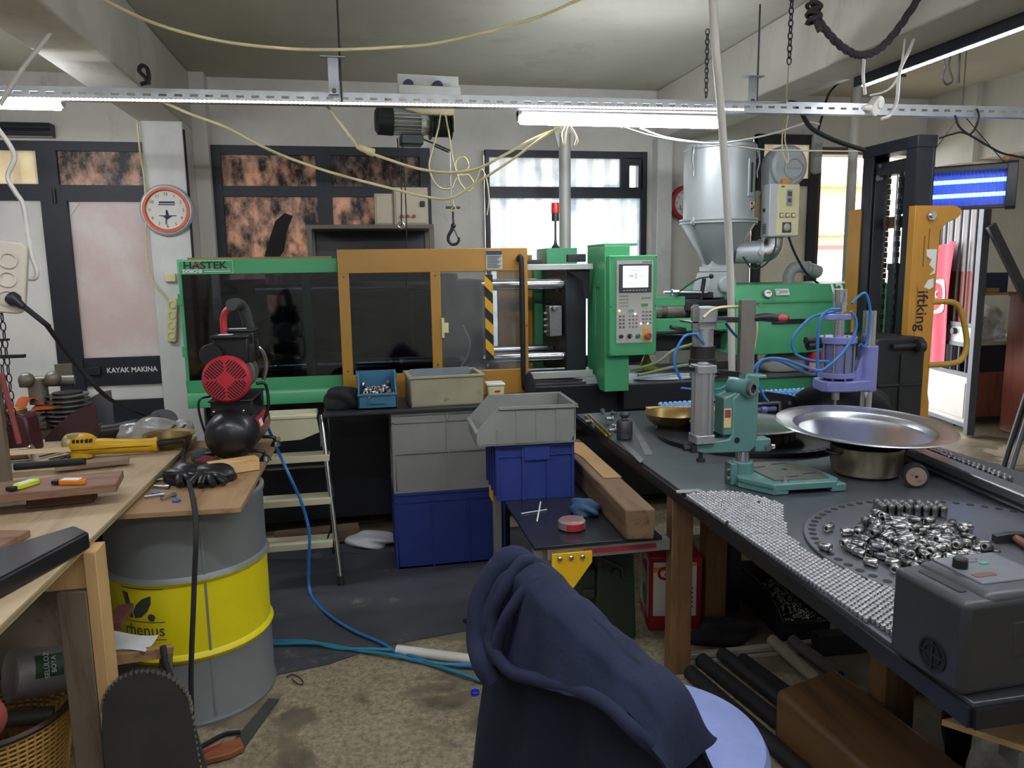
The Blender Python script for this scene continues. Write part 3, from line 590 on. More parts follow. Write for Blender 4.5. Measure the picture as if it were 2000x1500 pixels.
a = R(-47); Mx = Matrix.Translation((0.2515*math.cos(a), 0.2515*math.sin(a), 0.425)) @ Matrix.Rotation(a+PI/2, 4, 'Z')
st = obj('warning_sticker', MB().bb(-0.05, 0.03, -0.002, 0.002, -0.028, 0.028, Mx), PRINT_W, hp, ang=0)
obj('sticker_stripe', MB().bb(-0.05, -0.012, -0.004, 0, -0.026, -0.012, Mx).bb(-0.05, -0.012, -0.004, 0, 0.010, 0.024, Mx), PRINT_K, st, ang=0)
obj('sticker_yellow', MB().bb(-0.05, -0.012, -0.004, 0, -0.010, 0.008, Mx), HZY, st, ang=0)
obj('sticker_triangle', MB().prism([(-0.004, -0.016), (0.022, -0.016), (0.009, 0.012), (0.009, 0.006), (0.016, -0.012), (0.002, -0.012), (0.009, 0.006), (0.009, 0.012)], -0.004, 0, 'xz', Mx), PRINT_K, st, ang=0)
obj('inlet_pipe', MB().cyl((0.10, -0.06, 0.13), (0.27, -0.10, 0.13), 0.075, n=24).cyl((0.27, -0.10, 0.13), (0.29, -0.105, 0.13), 0.085, n=24), HGm, hp)
tg = obj('inlet_dial', MB().lathe([(0, 0), (0.026, 0), (0.026, 0.01), (0.02, 0.012)], (0.255, -0.165, 0.13), (0.2, -1, 0), 18), HGm, hp)
obj('dial_face', MB().lathe([(0, 0.0105), (0.021, 0.0105)], (0.255, -0.165, 0.13), (0.2, -1, 0), 18), WHITEP, tg)
FOIL = mat('crumpled_foil', '#b7babb', 0.25, 0.95, 0.15, 30, 0.9)
obj('foil_duct', MB().tube([(0.29, -0.105, 0.13), (0.34, -0.115, 0.135), (0.375, -0.12, 0.17), (0.375, -0.12, 0.25), (0.37, -0.12, 0.40), (0.365, -0.12, 0.50)], 0.068, n=20, smooth=6), FOIL, hp)
bl = obj('blower', MB().lathe([(0.0, -0.10), (0.115, -0.10), (0.135, -0.085), (0.14, -0.06), (0.14, 0.06), (0.12, 0.075), (0, 0.075)], (0.455, -0.08, 0.685), (0, 1, 0), 32), HG, hp)
obj('blower_face', MB().lathe([(0.065, 0.0), (0.07, 0.008), (0.06, 0.012), (0.055, 0.004), (0, 0.004)], (0.475, -0.181, 0.67), (0, -1, 0), 28), HG, bl)
obj('blower_outlet', MB().prism([(0.315, 0.50), (0.415, 0.50), (0.415, 0.66), (0.36, 0.74), (0.315, 0.70)], -0.14, -0.02).bb(0.30, 0.43, -0.155, -0.005, 0.49, 0.515), HG, hp, bevel=0.006)
cbx = obj('control_box', MB().bb(0.27, 0.50, -0.235, -0.12, 0.225, 0.565), mat('box_grey', '#b3b8ba', 0.4, 0.2, 0.05, 4), hp, bevel=0.005)
obj('yellow_block', MB().box((0.415, -0.17, 0.585), (0.065, 0.06, 0.035)), mat('ochre_block', '#c58a3c', 0.5), hp, bevel=0.003)
fc = obj('front_plate', MB().bb(0.325, 0.493, -0.243, -0.234, 0.235, 0.557), mat('pale_yellow_plate', '#d2cc9c', 0.45, 0, 0.03), hp, ang=0)
tt = obj('thermostat', MB().bb(0.392, 0.432, -0.252, -0.242, 0.425, 0.525), mat('thermostat_grey', '#8f9296', 0.4), fc, bevel=0.002)
obj('thermostat_display', MB().bb(0.397, 0.427, -0.254, -0.250, 0.485, 0.515).bb(0.400, 0.424, -0.254, -0.250, 0.445, 0.470), mat('thermostat_dark', '#3d4046', 0.3), fc, ang=0)
for k in range(3):
    b = obj('switch', MB().bb(0.345+0.045*k, 0.372+0.045*k, -0.249, -0.242, 0.348, 0.378), mat('switch_brown', '#5c5146', 0.5), fc, bevel=0.002)
    obj('rocker', MB().bb(0.350+0.045*k, 0.367+0.045*k, -0.252, -0.248, 0.353, 0.373), WHITEP, fc)
dl = obj('timer_frame', MB().bb(0.368, 0.436, -0.249, -0.242, 0.252, 0.318), mat('timer_dark', '#3f4144', 0.4), fc, bevel=0.002)
obj('timer_dial', MB().lathe([(0.026, 0), (0.024, 0.006), (0.016, 0.008), (0.014, 0.012), (0, 0.012)], (0.402, -0.248, 0.285), (0, -1, 0), 20), mat('dial_grey', '#9a9c9d', 0.4), fc)
text('DRY', 0.014, PRINT_K, fc, face_cam(0.365, -0.2435, 0.545), 0.0004, bold=0.0006)
for k in range(6): obj('vent_slot', MB().bb(0.268, 0.272, -0.20, -0.155, 0.25+0.011*k, 0.255+0.011*k), BLACK, cbx, ang=0)
obj('box_lock', MB().cyl((0.272, -0.17, 0.40), (0.262, -0.17, 0.40), 0.012, n=10), DARKST, cbx)
obj('lead', MB().tube([(0.46, -0.18, 0.225), (0.49, -0.18, 0.16), (0.55, -0.16, 0.08), (0.64, -0.14, -0.02), (0.78, -0.1, -0.10)], 0.008, n=6, smooth=5).tube([(0.36, -0.18, 0.225), (0.35, -0.19, 0.15), (0.30, -0.2, 0.07), (0.22, -0.2, 0.02), (0.17, -0.18, 0.03), (0.12, -0.16, 0.10)], 0.006, n=6, smooth=5), BLACK, hp)
obj('air_filter', MB().cyl((0.30, -0.01, 0.34), (0.30, -0.01, 0.51), 0.032, n=18).sph((0.30, -0.01, 0.51), 0.032, n=14, m=8), CREAM, hp)
el = thing('elbow_pipe', 'grey plastic elbow pipe lying on top of the green injection cover', 'pipe', (3.02, 4.9, 1.512))
obj('elbow', MB().tube([(-0.07, 0, 0.0), (-0.07, 0, 0.05), (-0.04, 0, 0.10), (0.02, 0, 0.115), (0.06, 0, 0.105)], 0.04, n=16, smooth=5), mat('grey_pvc', '#9fa3a4', 0.45, 0, 0.05), el)
obj('collar', MB().cyl((0.055, 0, 0.105), (0.08, 0, 0.10), 0.05, n=18).cyl((0.08, 0, 0.1), (0.17, 0.02, 0.075), 0.045, n=18), MATS['grey_pvc'], el)
# ================================================================ lamps, rail and everything hung overhead
TUBEM = emis('lit_diffuser', '#f2f6ff', TUBE)
HOUS = mat('lamp_housing', '#d3d5cf', 0.45, 0, 0.05, 6)
def tube_light(label, x0, x1, Y, z, along='x', r=0.028, group='fluorescent battens'):
    L = x1-x0; t = thing('tube_light', label, 'lamp', (x0, Y, z) if along == 'x' else (Y, x0, z), 0 if along == 'x' else PI/2, group)
    obj('housing', MB().prism([(-0.03, 0.012), (-0.02, 0.04), (0.02, 0.04), (0.03, 0.012)], 0.0, L, 'yz'), HOUS, t, bevel=0.003)
    obj('diffuser', MB().prism([(-0.038, 0.014)]+[(0.042*math.cos(a), 0.0+0.03*math.sin(a)) for a in [PI*k/8 for k in range(8, 17)]]+[(0.038, 0.014), (0.032, 0.014), (0.032, 0.008), (-0.032, 0.008), (-0.032, 0.014)], 0.02, L-0.02, 'yz'), TUBEM, t)
    for x in (0.0, L-0.02): obj('end_cap', MB().prism([(0.034*math.cos(a), 0.012+0.03*math.sin(a)) for a in [2*PI*k/14 for k in range(14)]], x, x+0.02, 'yz'), HOUS, t)
    return t
tube_light('white fluorescent batten hung under the rail above the machine', 0.885, 2.08, 4.24, 2.455)
tube_light('white fluorescent batten at the left edge of the photo', -2.59, -1.385, 4.24, 2.475)
t = thing('tube_light', 'long slim fluorescent tube running along the right ceiling beam', 'lamp', (2.79, 2.35, 2.632), 0, 'fluorescent battens')
obj('housing', MB().bb(-0.045, 0.03, 0, 1.62, 0.02, 0.05).bb(-0.05, -0.035, 0, 1.62, -0.02, 0.05), DKSTEEL, t)
obj('diffuser', MB().cyl((0, 0.02, 0), (0, 1.6, 0), 0.021, n=12), TUBEM, t)
for nm, x, y in (('over the drum', -1.2, 1.6), ('over the blue chair', 0.3, 1.45), ('over the near end of the steel table', 1.7, 1.5), ('behind the photographer', -0.5, -0.6), ('behind the photographer to the right', 1.5, -0.8), ('by the left wall', -3.2, 1.2), ('by the right wall', 3.3, 1.2)):  # battens added out of view to fill the room with light
    tube_light('added unseen fluorescent fill batten hung below the ceiling '+nm, x, x+1.2, y, 2.70)
# perforated rail with its LED strip
ra, rb = Vector((-2.75, 4.17, 2.475)), Vector((4.93, 3.92, 2.50))
rl = thing('slotted_rail', 'long slotted galvanised steel rail hung under the ceiling', 'rail', ra, math.atan2(rb.y-ra.y, rb.x-ra.x))
GALV = mat('galvanised_steel', '#a9adb0', 0.45, 0.6, 0.12, 9)
L = (rb-ra).length
mb = MB().bb(0, L, 0, 0.004, 0.0, 0.022).bb(0, L, 0, 0.004, 0.034, 0.058)
k = 0.0
while k < L: mb.bb(k, k+0.035, 0, 0.004, 0.022, 0.034); k += 0.072
mb.bb(0, L, 0.0, 0.016, -0.003, 0.0).bb(0, L, 0.03, 0.046, -0.003, 0.0); k = 0.0
while k < L: mb.bb(k, k+0.018, 0.016, 0.030, -0.003, 0.0); k += 0.036
obj('slotted_flange', mb, GALV, rl, ang=0)
led = thing('led_strip', 'row of bright white LEDs along the lower edge of the rail', 'lamp', (0, 0, 0))
p = [ra.lerp(rb, q)+Vector((0, -0.006, -0.006)) for q in (0.0, 0.632)]
obj('strip_backing', MB().bar(p[0], p[1], 0.006, 0.012), WHITEP, led)
mb = MB(); n = 236
for i in range(n):
    c = p[0].lerp(p[1], (i+0.5)/n); mb.sph((c.x, c.y-0.006, c.z), 0.0062, n=6, m=4)
obj('led', mb, emis('lit_led', '#fff8ee', 6.0), led, kind='stuff')
for nm, px, y0, y1 in (('left', 653, 113, 186), ('right', 1469, 150, 205)):
    a = W(px, y0, 4.05); b = W(px, y1, 4.05)
    h = thing('rail_hanger', 'galvanised hanger bracket on a threaded rod, %s of the white tilted pipe' % nm, 'bracket', (b.x, b.y, b.z), 0, 'rail hangers')
    obj('plate', MB().bb(-0.025, 0.025, 0, 0.004, 0, a.z-b.z).bb(-0.06, 0.06, -0.02, 0.03, a.z-b.z, a.z-b.z+0.004).bb(-0.03, 0.03, 0.0, 0.05, 0, 0.004), GALV, h)
    obj('rod', MB().cyl((0.035, 0.012, -0.03), (0.035, 0.012, CZ-b.z), 0.005, n=8), DARKST, h)
    obj('nut', MB().cyl((0.0, -0.012, 0.02), (0.0, 0.002, 0.02), 0.012, n=6), DARKST, h)
# electric hoist on its trolley
hc = W(800, 238, 4.62)
hz = thing('electric_hoist', 'small electric cable hoist with finned silver motor hanging from trolley', 'hoist', hc, R(4))
CAST = mat('cast_silver', '#c3c5c0', 0.4, 0.25, 0.1, 10)
BEIGE = mat('beige_cover', '#cfc7a4', 0.5, 0, 0.06, 5)
HBLK = mat('hoist_black', '#25302f', 0.4, 0, 0.15, 6)
obj('motor_cap', MB().lathe([(0.0, -0.20), (0.055, -0.20), (0.078, -0.185), (0.082, -0.10), (0.075, -0.095), (0, -0.095)], (0, 0, 0), (1, 0, 0), 20), HBLK, hz)
mb = MB().cyl((-0.10, 0, 0), (0.07, 0, 0), 0.055, n=20)
for i in range(22):
    a = 2*PI*i/22; mb.box((0, 0, 0.066), (0.165, 0.006, 0.024), 0, Matrix.Rotation(a, 4, 'X') @ Matrix.Translation((-0.015, 0, 0)))
obj('finned_motor', mb, CAST, hz)
obj('gearbox', MB().lathe([(0, 0.06), (0.07, 0.06), (0.062, 0.10), (0.045, 0.12), (0.045, 0.15), (0, 0.15)], (0, 0, -0.01), (1, 0, 0), 18), CAST, hz)
mb = MB()
for i in range(9): mb.lathe([(0.05, 0.012*i), (0.062, 0.012*i+0.003), (0.062, 0.012*i+0.009), (0.05, 0.012*i+0.012)], (0.125, 0, -0.02), (1, 0, 0), 18)
mb.cyl((0.115, 0, -0.02), (0.123, 0, -0.02), 0.078, n=20).cyl((0.235, 0, -0.02), (0.243, 0, -0.02), 0.078, n=20)
obj('cable_drum', mb, HBLK, hz)
obj('cover', MB().prism([(-0.14, 0.10), (-0.02, 0.05), (0.06, 0.03), (0.25, 0.03), (0.25, 0.125), (-0.14, 0.125)], -0.085, 0.085), BEIGE, hz, bevel=0.012)
obj('end_plate', MB().bb(0.244, 0.25, -0.085, 0.085, -0.06, 0.10), BEIGE, hz, bevel=0.004)
obj('terminal_box', MB().bb(-0.06, 0.07, -0.06, 0.05, -0.135, -0.075), HBLK, hz, bevel=0.008)
obj('limit_lever', MB().tube([(0.07, -0.03, -0.10), (0.14, -0.03, -0.125), (0.23, -0.03, -0.16), (0.23, 0.03, -0.16), (0.14, 0.03, -0.125)], 0.005, n=6), HBLK, hz)
mb = MB().bb(-0.06, 0.30, 0.02, 0.028, 0.15, 0.27).bb(-0.06, 0.30, -0.028, -0.02, 0.15, 0.20).bb(0.0, 0.1, -0.03, 0.03, 0.12, 0.16)
obj('trolley_plate', mb, HOUS, hz, bevel=0.003)
for x in (0.0, 0.17): obj('trolley_wheel', MB().lathe([(0, -0.02), (0.028, -0.02), (0.032, 0.0), (0.028, 0.02), (0, 0.02)], (x, 0, 0.205), (0, 1, 0), 16), mat('dark_blue_wheel', '#20264a', 0.4), hz)
a = hc + Vector((0.235, 0, -0.05)); hk = W(874, 470, 4.62)
cbl = MB().cyl((0.232, 0, -0.07), (0.232, 0, W(868, 405, 4.62).z-hc.z), 0.003, n=6)
obj('steel_cable', cbl, STEEL, hz)
hook = thing('hoist_hook', 'black safety hook with spring stop hanging on the hoist cable', 'hook', (hc.x+0.24, 4.62, hk.z))
q = W(868, 402, 4.62).z-hk.z
obj('stop_plate', MB().box((0, 0, q-0.01), (0.085, 0.03, 0.014)), DARKST, hook, bevel=0.002)
obj('spring', MB().tube([(0.008*math.cos(i*1.2), 0.008*math.sin(i*1.2), 0.11+0.075*i/40) for i in range(41)], 0.002, n=5), STEEL, hook)
obj('swivel', MB().cyl((0, 0, 0.085), (0, 0, q), 0.006, n=8).sph((0, 0, 0.088), 0.016), DARKST, hook)
obj('hook_body', MB().tube([(0, 0, 0.085), (-0.012, 0, 0.06), (-0.03, 0, 0.03), (-0.032, 0, 0.0), (-0.012, 0, -0.022), (0.014, 0, -0.02), (0.03, 0, 0.0), (0.028, 0, 0.02)], 0.010, n=8, smooth=5, taper=lambda t: 1.1-0.35*t), BLACK, hook)
obj('latch', MB().bar((0.004, 0, 0.065), (0.026, 0, 0.012), 0.008, 0.006), DARKST, hook)
mb = MB()
for px in ((776, 270), (786, 272)):
    a = W(px[0], px[1], 4.6); b = W(px[0]+8, 440 if px[0] == 776 else 560, 4.6); mb.tube([a, a.lerp(b, 0.5)+Vector((0.01, 0, 0)), b], 0.004, n=6, smooth=5)
tag(obj('control_lead', mb, BLACK, ang=60), 'pair of thin black control leads hanging below the hoist motor', 'cable')
c = W(784, 441, 4.6)
tag(obj('hanging_hook', MB().tube([(c.x-0.012, c.y, c.z+0.02), (c.x-0.02, c.y, c.z), (c.x, c.y, c.z-0.018), (c.x+0.018, c.y, c.z), (c.x+0.004, c.y, c.z+0.02), (c.x-0.012, c.y, c.z+0.022)], 0.005, n=6, smooth=4), CHROME), 'small bright hook at the end of the thin black lead', 'hook')
def PW(pts, Y):
    return [W(p[0], p[1], p[2] if len(p) > 2 else Y) for p in pts]
wire('overhead_cable', PW([(180, -12), (300, 45), (430, 80), (560, 95), (660, 97), (760, 93), (850, 85), (960, 60), (1060, 30), (1150, -10)], 3.5), 0.007, YCABLE, 'cream cable sagging across the top of the photo under the ceiling')
wire('power_cable', PW([(310, 195, 4.12), (370, 222), (440, 248), (500, 280), (560, 307), (650, 338), (740, 362), (830, 384), (880, 387), (930, 358), (1000, 312), (1050, 275), (1092, 248)], 4.15), 0.0075, YCABLE, 'cream cable drooping from the rail to the hoist hook and lamp')
wire('power_cable', PW([(630, 195), (662, 238), (690, 275), (700, 290), (720, 298), (760, 312), (810, 328), (870, 337), (930, 330), (990, 300), (1040, 272), (1100, 247)], 4.18), 0.008, YCABLE, 'cream cable with a plug joint drooping beside the hoist')
c = W(713, 292, 4.18)
cp = thing('plug_joint', 'yellowed plug and socket joining two cream cables near the hoist', 'plug', c)
obj('plug_body', MB().lathe([(0, -0.03), (0.014, -0.028), (0.018, 0), (0.012, 0.02), (0.008, 0.035), (0, 0.035)], (0, 0, 0), (-0.8, 0, 0.5), 12), YCABLE, cp)
obj('socket_body', MB().lathe([(0, -0.02), (0.02, -0.02), (0.022, 0.015), (0, 0.02)], (0.03, 0, -0.012), (0.9, -0.3, -0.3), 12), YCABLE, cp)
wire('coiled_cable', PW([(862, 208), (856, 250), (845, 290), (838, 322), (845, 350), (860, 367), (880, 368), (890, 350), (902, 338), (915, 325), (908, 308), (892, 312), (890, 330), (900, 342), (915, 342), (925, 360), (915, 374), (900, 360), (893, 340), (884, 310), (877, 262), (870, 225)], 4.5), 0.0055, YCABLE, 'looped bundle of cream cable knotted below the hoist')
wire('tied_string', PW([(880, 385), (886, 400), (880, 412), (890, 408), (884, 395), (892, 380), (915, 370), (930, 350), (940, 330), (950, 350), (955, 390), (951, 420)], 4.3), 0.004, YCABLE, 'thin cream string tied by the hook and trailing down', 'string')
wire('lamp_cable', PW([(1215, 248), (1270, 265), (1330, 276), (1400, 280), (1460, 272), (1520, 258), (1575, 240), (1600, 243)], 4.2), 0.006, WCABLE, 'white cable running from the central lamp across to the hopper')
wire('lamp_cable', PW([(1250, 250), (1300, 268), (1380, 280), (1440, 286), (1500, 293), (1560, 294), (1690, 296)], 4.3), 0.005, WCABLE, 'second thinner white cable passing just above the grey hopper')
wire('lamp_loop', PW([(1105, 246), (1098, 262), (1103, 285), (1106, 262), (1112, 246), (1124, 262), (1128, 276), (1122, 284), (1126, 268), (1115, 248)], 4.2), 0.004, YCABLE, 'small loops of cream cord tied under the central lamp', 'string')
wire('feed_cable', PW([(1540, 200), (1555, 203), (1565, 220), (1580, 245), (1600, 260), (1640, 278), (1690, 294)], 4.1), 0.013, RUBBER, 'thick black cable dropping from the rail to the stacker mast')
wire('hook_cable', PW([(275, 165), (290, 158), (288, 135), (277, 128), (272, 138), (284, 152), (292, 165)], 4.0), 0.010, RUBBER, 'short loop of black cable bent above the rail by the beam')
wire('wall_cable', [(-1.115, 5.63, 2.6), (-1.115, 5.64, 2.2), (-1.118, 5.64, 1.8), (-1.115, 5.64, 1.45)], 0.008, RUBBER, 'black cable running down the edge of the white column')
wire('wall_cable', PW([(268, 240), (274, 300), (283, 360), (285, 470), (290, 520), (297, 550), (330, 590), (345, 640)], 5.62), 0.007, YCABLE, 'cream cable running down the left edge of the column to the sockets')
wire('hanging_cable', PW([(118, 33), (90, 75), (40, 140), (0, 205)], 3.7), 0.009, WCABLE, 'straight white cable crossing the top left corner')
wire('hanging_cable', PW([(-5, 250), (20, 285), (28, 310), (15, 345), (30, 375), (45, 400), (55, 460), (62, 500), (72, 530), (66, 545), (45, 540), (32, 525), (22, 518)], 2.9), 0.008, WCABLE, 'wavy white cable dangling in front of the left window')
# rope, dangling socket, chains on the right beam
ROPE = mat('dark_rope', '#3a3134', 0.9, 0, 0.3, 60, 0.8, (1, 1, 3))
pts = catmull(PW([(1588, -8), (1597, 35), (1615, 62), (1640, 88), (1665, 104), (1682, 108), (1705, 103), (1730, 85), (1760, 48), (1797, -8)], 3.05), 8)
mb = MB()
for s in range(3):
    q = []
    for i, p in enumerate(pts):
        d = (pts[min(i+1, len(pts)-1)]-pts[max(i-1, 0)]); x, y, _ = frame_of(d); a = i*0.55+s*2*PI/3
        q.append(p+x*(0.008*math.cos(a))+y*(0.008*math.sin(a)))
    mb.tube(q, 0.0095, n=6)
rp = thing('hanging_rope', 'dark twisted rope knotted and slung from the right beam', 'rope', (0, 0, 0))
obj('rope_strands', mb, ROPE, rp, ang=60)
c = W(1590, 12, 3.04)
mb = MB()
for i in range(4): mb.lathe([(0.028, -0.009), (0.037, 0), (0.028, 0.009), (0.019, 0), (0.028, -0.009)], (c.x, c.y, c.z-0.018*i), (0.3*(-1)**i, 0.2, 1), 14)
obj('knot', mb, ROPE, rp)
obj('rope_tail', MB().tube(PW([(1592, 18), (1594, 40), (1602, 62)], 3.03), 0.013, n=8, smooth=4), ROPE, rp)
sc = W(1708, 208, 3.3)
so = thing('dangling_socket', 'white cable socket block dangling by the slim tube lamp', 'socket', sc, 0, None, (0.2, R(-52), 0.2))
obj('socket_body', MB().prism(rrect(-0.05, 0.05, -0.028, 0.028, 0.024), -0.022, 0.022, 'xz'), WHITEP, so, bevel=0.006)
obj('plug', MB().lathe([(0, 0), (0.018, 0), (0.018, 0.02), (0.01, 0.05), (0, 0.05)], (-0.03, 0, 0.02), (-0.5, 0, 0.6), 12), WHITEP, so)
obj('socket_face', MB().lathe([(0.024, -0.004), (0.018, 0.004), (0.0, 0.002)], (0.012, -0.024, 0), (0, -1, 0), 16), WHITEP, so)
wire('dangling_cable', PW([(1688, 110), (1686, 150), (1690, 185)], 3.2), 0.007, WCABLE, 'short white cord tying the dangling socket to the rope', 'cable')
wire('dangling_cable', PW([(1722, 232), (1738, 225), (1752, 195), (1757, 140), (1775, 100), (1800, 40), (1825, -8)], 3.25), 0.008, WCABLE, 'white cord rising from the dangling socket past the tube lamp', 'cable')
wire('dangling_cable', PW([(1700, 186), (1725, 180), (1745, 165), (1760, 130), (1770, 60), (1790, -5)], 3.25), 0.005, WCABLE, 'thinner white cord curving up to the right of the rope', 'cable')
def chain(name, a, b, link, r, m, label):
    a = Vector(a); b = Vector(b); n = max(2, int((b-a).length/(link*0.72))); mb = MB(); d = (b-a).normalized(); x, y, _ = frame_of(d)
    for i in range(n):
        c = a.lerp(b, (i+0.5)/n); s = x if i % 2 else y
        q = [c+d*(link*0.5*math.cos(t)*(1.0))+s*(link*0.30*math.sin(t)) for t in [2*PI*k/10 for k in range(10)]]
        mb.tube(q, r, n=5, closed=True)
    return tag(obj(name, mb, m, ang=60), label, 'chain')
chain('hanging_chain', W(1382, 58, 3.6), W(1379, 190, 3.6), 0.03, 0.003, DARKST, 'short thin dark chain beside the white tilted pipe')
chain('hanging_chain', W(1547, -10, 3.3), W(1541, 125, 3.3), 0.034, 0.0034, DARKST, 'dark chain hanging from the ceiling left of the rope')
wire('blower_string', PW([(1540, 125, 3.4), (1536, 190, 3.9), (1530, 240), (1528, 290), (1538, 318), (1540, 300), (1533, 270), (1540, 215), (1535, 190)], 4.4), 0.004, YCABLE, 'cream string hanging from the chain and looped over the blower', 'string')
wire('wire_loop', [W(1843, 100, 3.6)+Vector((0, 0, 0.42))]+PW([(1843, 100), (1846, 130), (1840, 152), (1850, 165), (1860, 155), (1853, 130), (1858, 100)], 3.6), 0.005, RUBBER, 'thin dark wire loop hanging beyond the tube lamp', 'wire')
wire('wire_loop', [W(1875, 90, 3.6)+Vector((0, 0, 0.40))]+PW([(1875, 90), (1873, 130), (1872, 162)], 3.6), 0.006, RUBBER, 'single dark wire end hanging beyond the tube lamp', 'wire')
wire('rail_tie', PW([(1865, 225), (1872, 245), (1885, 258), (1895, 262), (1905, 250), (1912, 228), (1908, 212)], 3.95), 0.006, RUBBER, 'knotted dark wire tied round the rail above the insect lamp', 'wire')
wire('sag_wire', PW([(1835, 270), (1860, 262), (1885, 260), (1930, 285), (1960, 300), (2010, 310)], 3.95), 0.006, RUBBER, 'brownish wire sagging toward the insect lamp', 'wire')
# pipes and posts
PVC = mat('white_pvc_pipe', '#d2cfc6', 0.5, 0, 0.08, 3, spot=('#a09c90', 0.66))
pa = [W(1391, -30, 3.15), W(1398, 100, 3.25), W(1410, 240, 3.4), W(1421, 420, 3.55), W(1427, 560, 3.65), W(1430, 770, 3.75)]
tag(obj('tilted_pipe', MB().tube(pa, 0.0185, n=14, smooth=5), PVC, ang=60), 'white plastic pipe leaning slightly, from the ceiling down past the grey hopper', 'pipe')
p0 = W(1103, 300, 5.62)
po = thing('steel_post', 'round grey steel post with a flared head standing behind the machine', 'post', (p0.x, 5.62, 0))
PGR = mat('post_grey', '#b7b7b2', 0.5, 0.2, 0.1, 3)
obj('post_tube', MB().cyl((0, 0, 0), (0, 0, 2.62), 0.044, n=20), PGR, po)
obj('sleeve', MB().box((0, 0, 1.62), (0.13, 0.11, 0.14)), CREAM, po, bevel=0.01)
obj('head_gusset', MB().prism([(-0.10, 2.70), (0.10, 2.70), (0.05, 2.52), (-0.05, 2.52)], -0.01, 0.01), PGR, po)
p0 = W(1666, 300, 5.5)
tag(obj('white_post', MB().cyl((p0.x, 5.5, 0), (p0.x, 5.5, CZ), 0.036, n=16), PVC), 'white round post in front of the bright doorway', 'post')
# wall clocks
def clock(label, px, py, Y, r, ring, face, nums, rimcol, txt=None):
    c = W(px, py, Y); t = thing('wall_clock', label, 'clock', (c.x, Y, c.z), 0, 'wall clocks')
    obj('case', MB().lathe([(0, 0), (r, 0), (r, 0.02), (r*0.93, 0.035), (r*0.84, 0.038)], (0, 0.0, 0), (0, -1, 0), 40), mat(rimcol[0], rimcol[1], 0.35, 0.2), t)
    obj('ring', MB().lathe([(r*0.89, 0.030), (r*0.87, 0.042), (r*0.78, 0.042), (r*0.74, 0.024)], (0, 0, 0), (0, -1, 0), 40), mat(ring[0], ring[1], 0.45), t)
    obj('dial', MB().lathe([(0, 0.022), (r*0.80, 0.022)], (0, 0, 0), (0, -1, 0), 40), mat(face[0], face[1], 0.6, 0, 0.03), t)
    for i in range(1, 13):
        a = PI/2-2*PI*i/12; text(str(i), r*0.17, PRINT_K, t, face_cam(r*0.62*math.cos(a), -0.0235, r*0.62*math.sin(a)), 0.0004, 'numeral')
    h, mi = nums
    for nm, a, l, wd_ in (('hour_hand', PI/2-2*PI*h/12, r*0.30, 0.008), ('minute_hand', PI/2-2*PI*mi/60, r*0.56, 0.006)):
        obj(nm, MB().bar((0, -0.028, 0), (l*math.cos(a), -0.028, l*math.sin(a)), 0.002, wd_, up=(-math.sin(a), 0, math.cos(a))), PRINT_K, t)
    return t
ck = clock('round wall clock with an orange ring and silver case on the white column', 327, 411, 5.645, 0.172, ('orange_ring', '#d4572f'), ('clock_face', '#d9d8cc'), (5.5, 31), ('silver_case', '#b6b9bd'))
obj('logo_band', MB().bb(-0.045, 0.055, -0.0246, -0.0240, 0.045, 0.058).bb(-0.05, 0.055, -0.0246, -0.0240, 0.033, 0.040), mat('navy_print', '#26306a', 0.6), ck, ang=0)
obj('logo_bar', MB().bb(-0.05, 0.06, -0.0246, -0.0240, -0.040, -0.034).prism([(-0.03, -0.041), (0.035, -0.041), (0.0, -0.062)], -0.0246, -0.024), MATS['navy_print'], ck, ang=0)
ck = clock('round wall clock with a dark red rim half hidden behind the grey hopper', 1340, 397, 6.03, 0.148, ('red_ring', '#a8263a'), ('clock_face_2', '#d6d5d0'), (1, 3), ('red_case', '#a8263a'))
text('LIG', 0.05, mat('red_print', '#a02c34', 0.6), ck, face_cam(-0.03, -0.0245, -0.04), 0.0004, bold=0.001)
# dark ledge blind box above the left door, sockets on the column
c = W(50, 262, 6.02)
tag(obj('blind_box', MB().prism([(0, 0), (-0.09, 0.0), (-0.10, 0.03), (-0.085, 0.06), (-0.10, 0.09), (0, 0.09)], -3.2, -2.06, 'yz').add([], []), DKSTEEL, loc=(0, 6.09, 2.60), bevel=0.002), 'dark grooved blind box on the wall above the left window', 'blind box')
c = W(338, 625, 5.645)
ss = thing('socket_strip', 'cream strip of four sockets fixed low on the white column', 'socket', (c.x, 5.645, c.z), 0, None, (0, R(6), 0))
obj('strip_body', MB().prism(rrect(-0.03, 0.03, -0.15, 0.15, 0.012), -0.035, 0.0), CREAM, ss, bevel=0.004)
for i in range(4): obj('outlet', MB().lathe([(0.024, 0.0), (0.026, 0.004), (0.02, 0.005), (0.018, -0.01), (0, -0.01)], (0, -0.036, 0.105-0.07*i), (0, -1, 0), 14), CREAM, ss)
c = W(334, 542, 5.645)
tag(obj('switch_box', MB().box((c.x, 5.63, c.z), (0.07, 0.035, 0.06)), CREAM, bevel=0.006), 'small cream switch box on the column above the socket strip', 'switch')
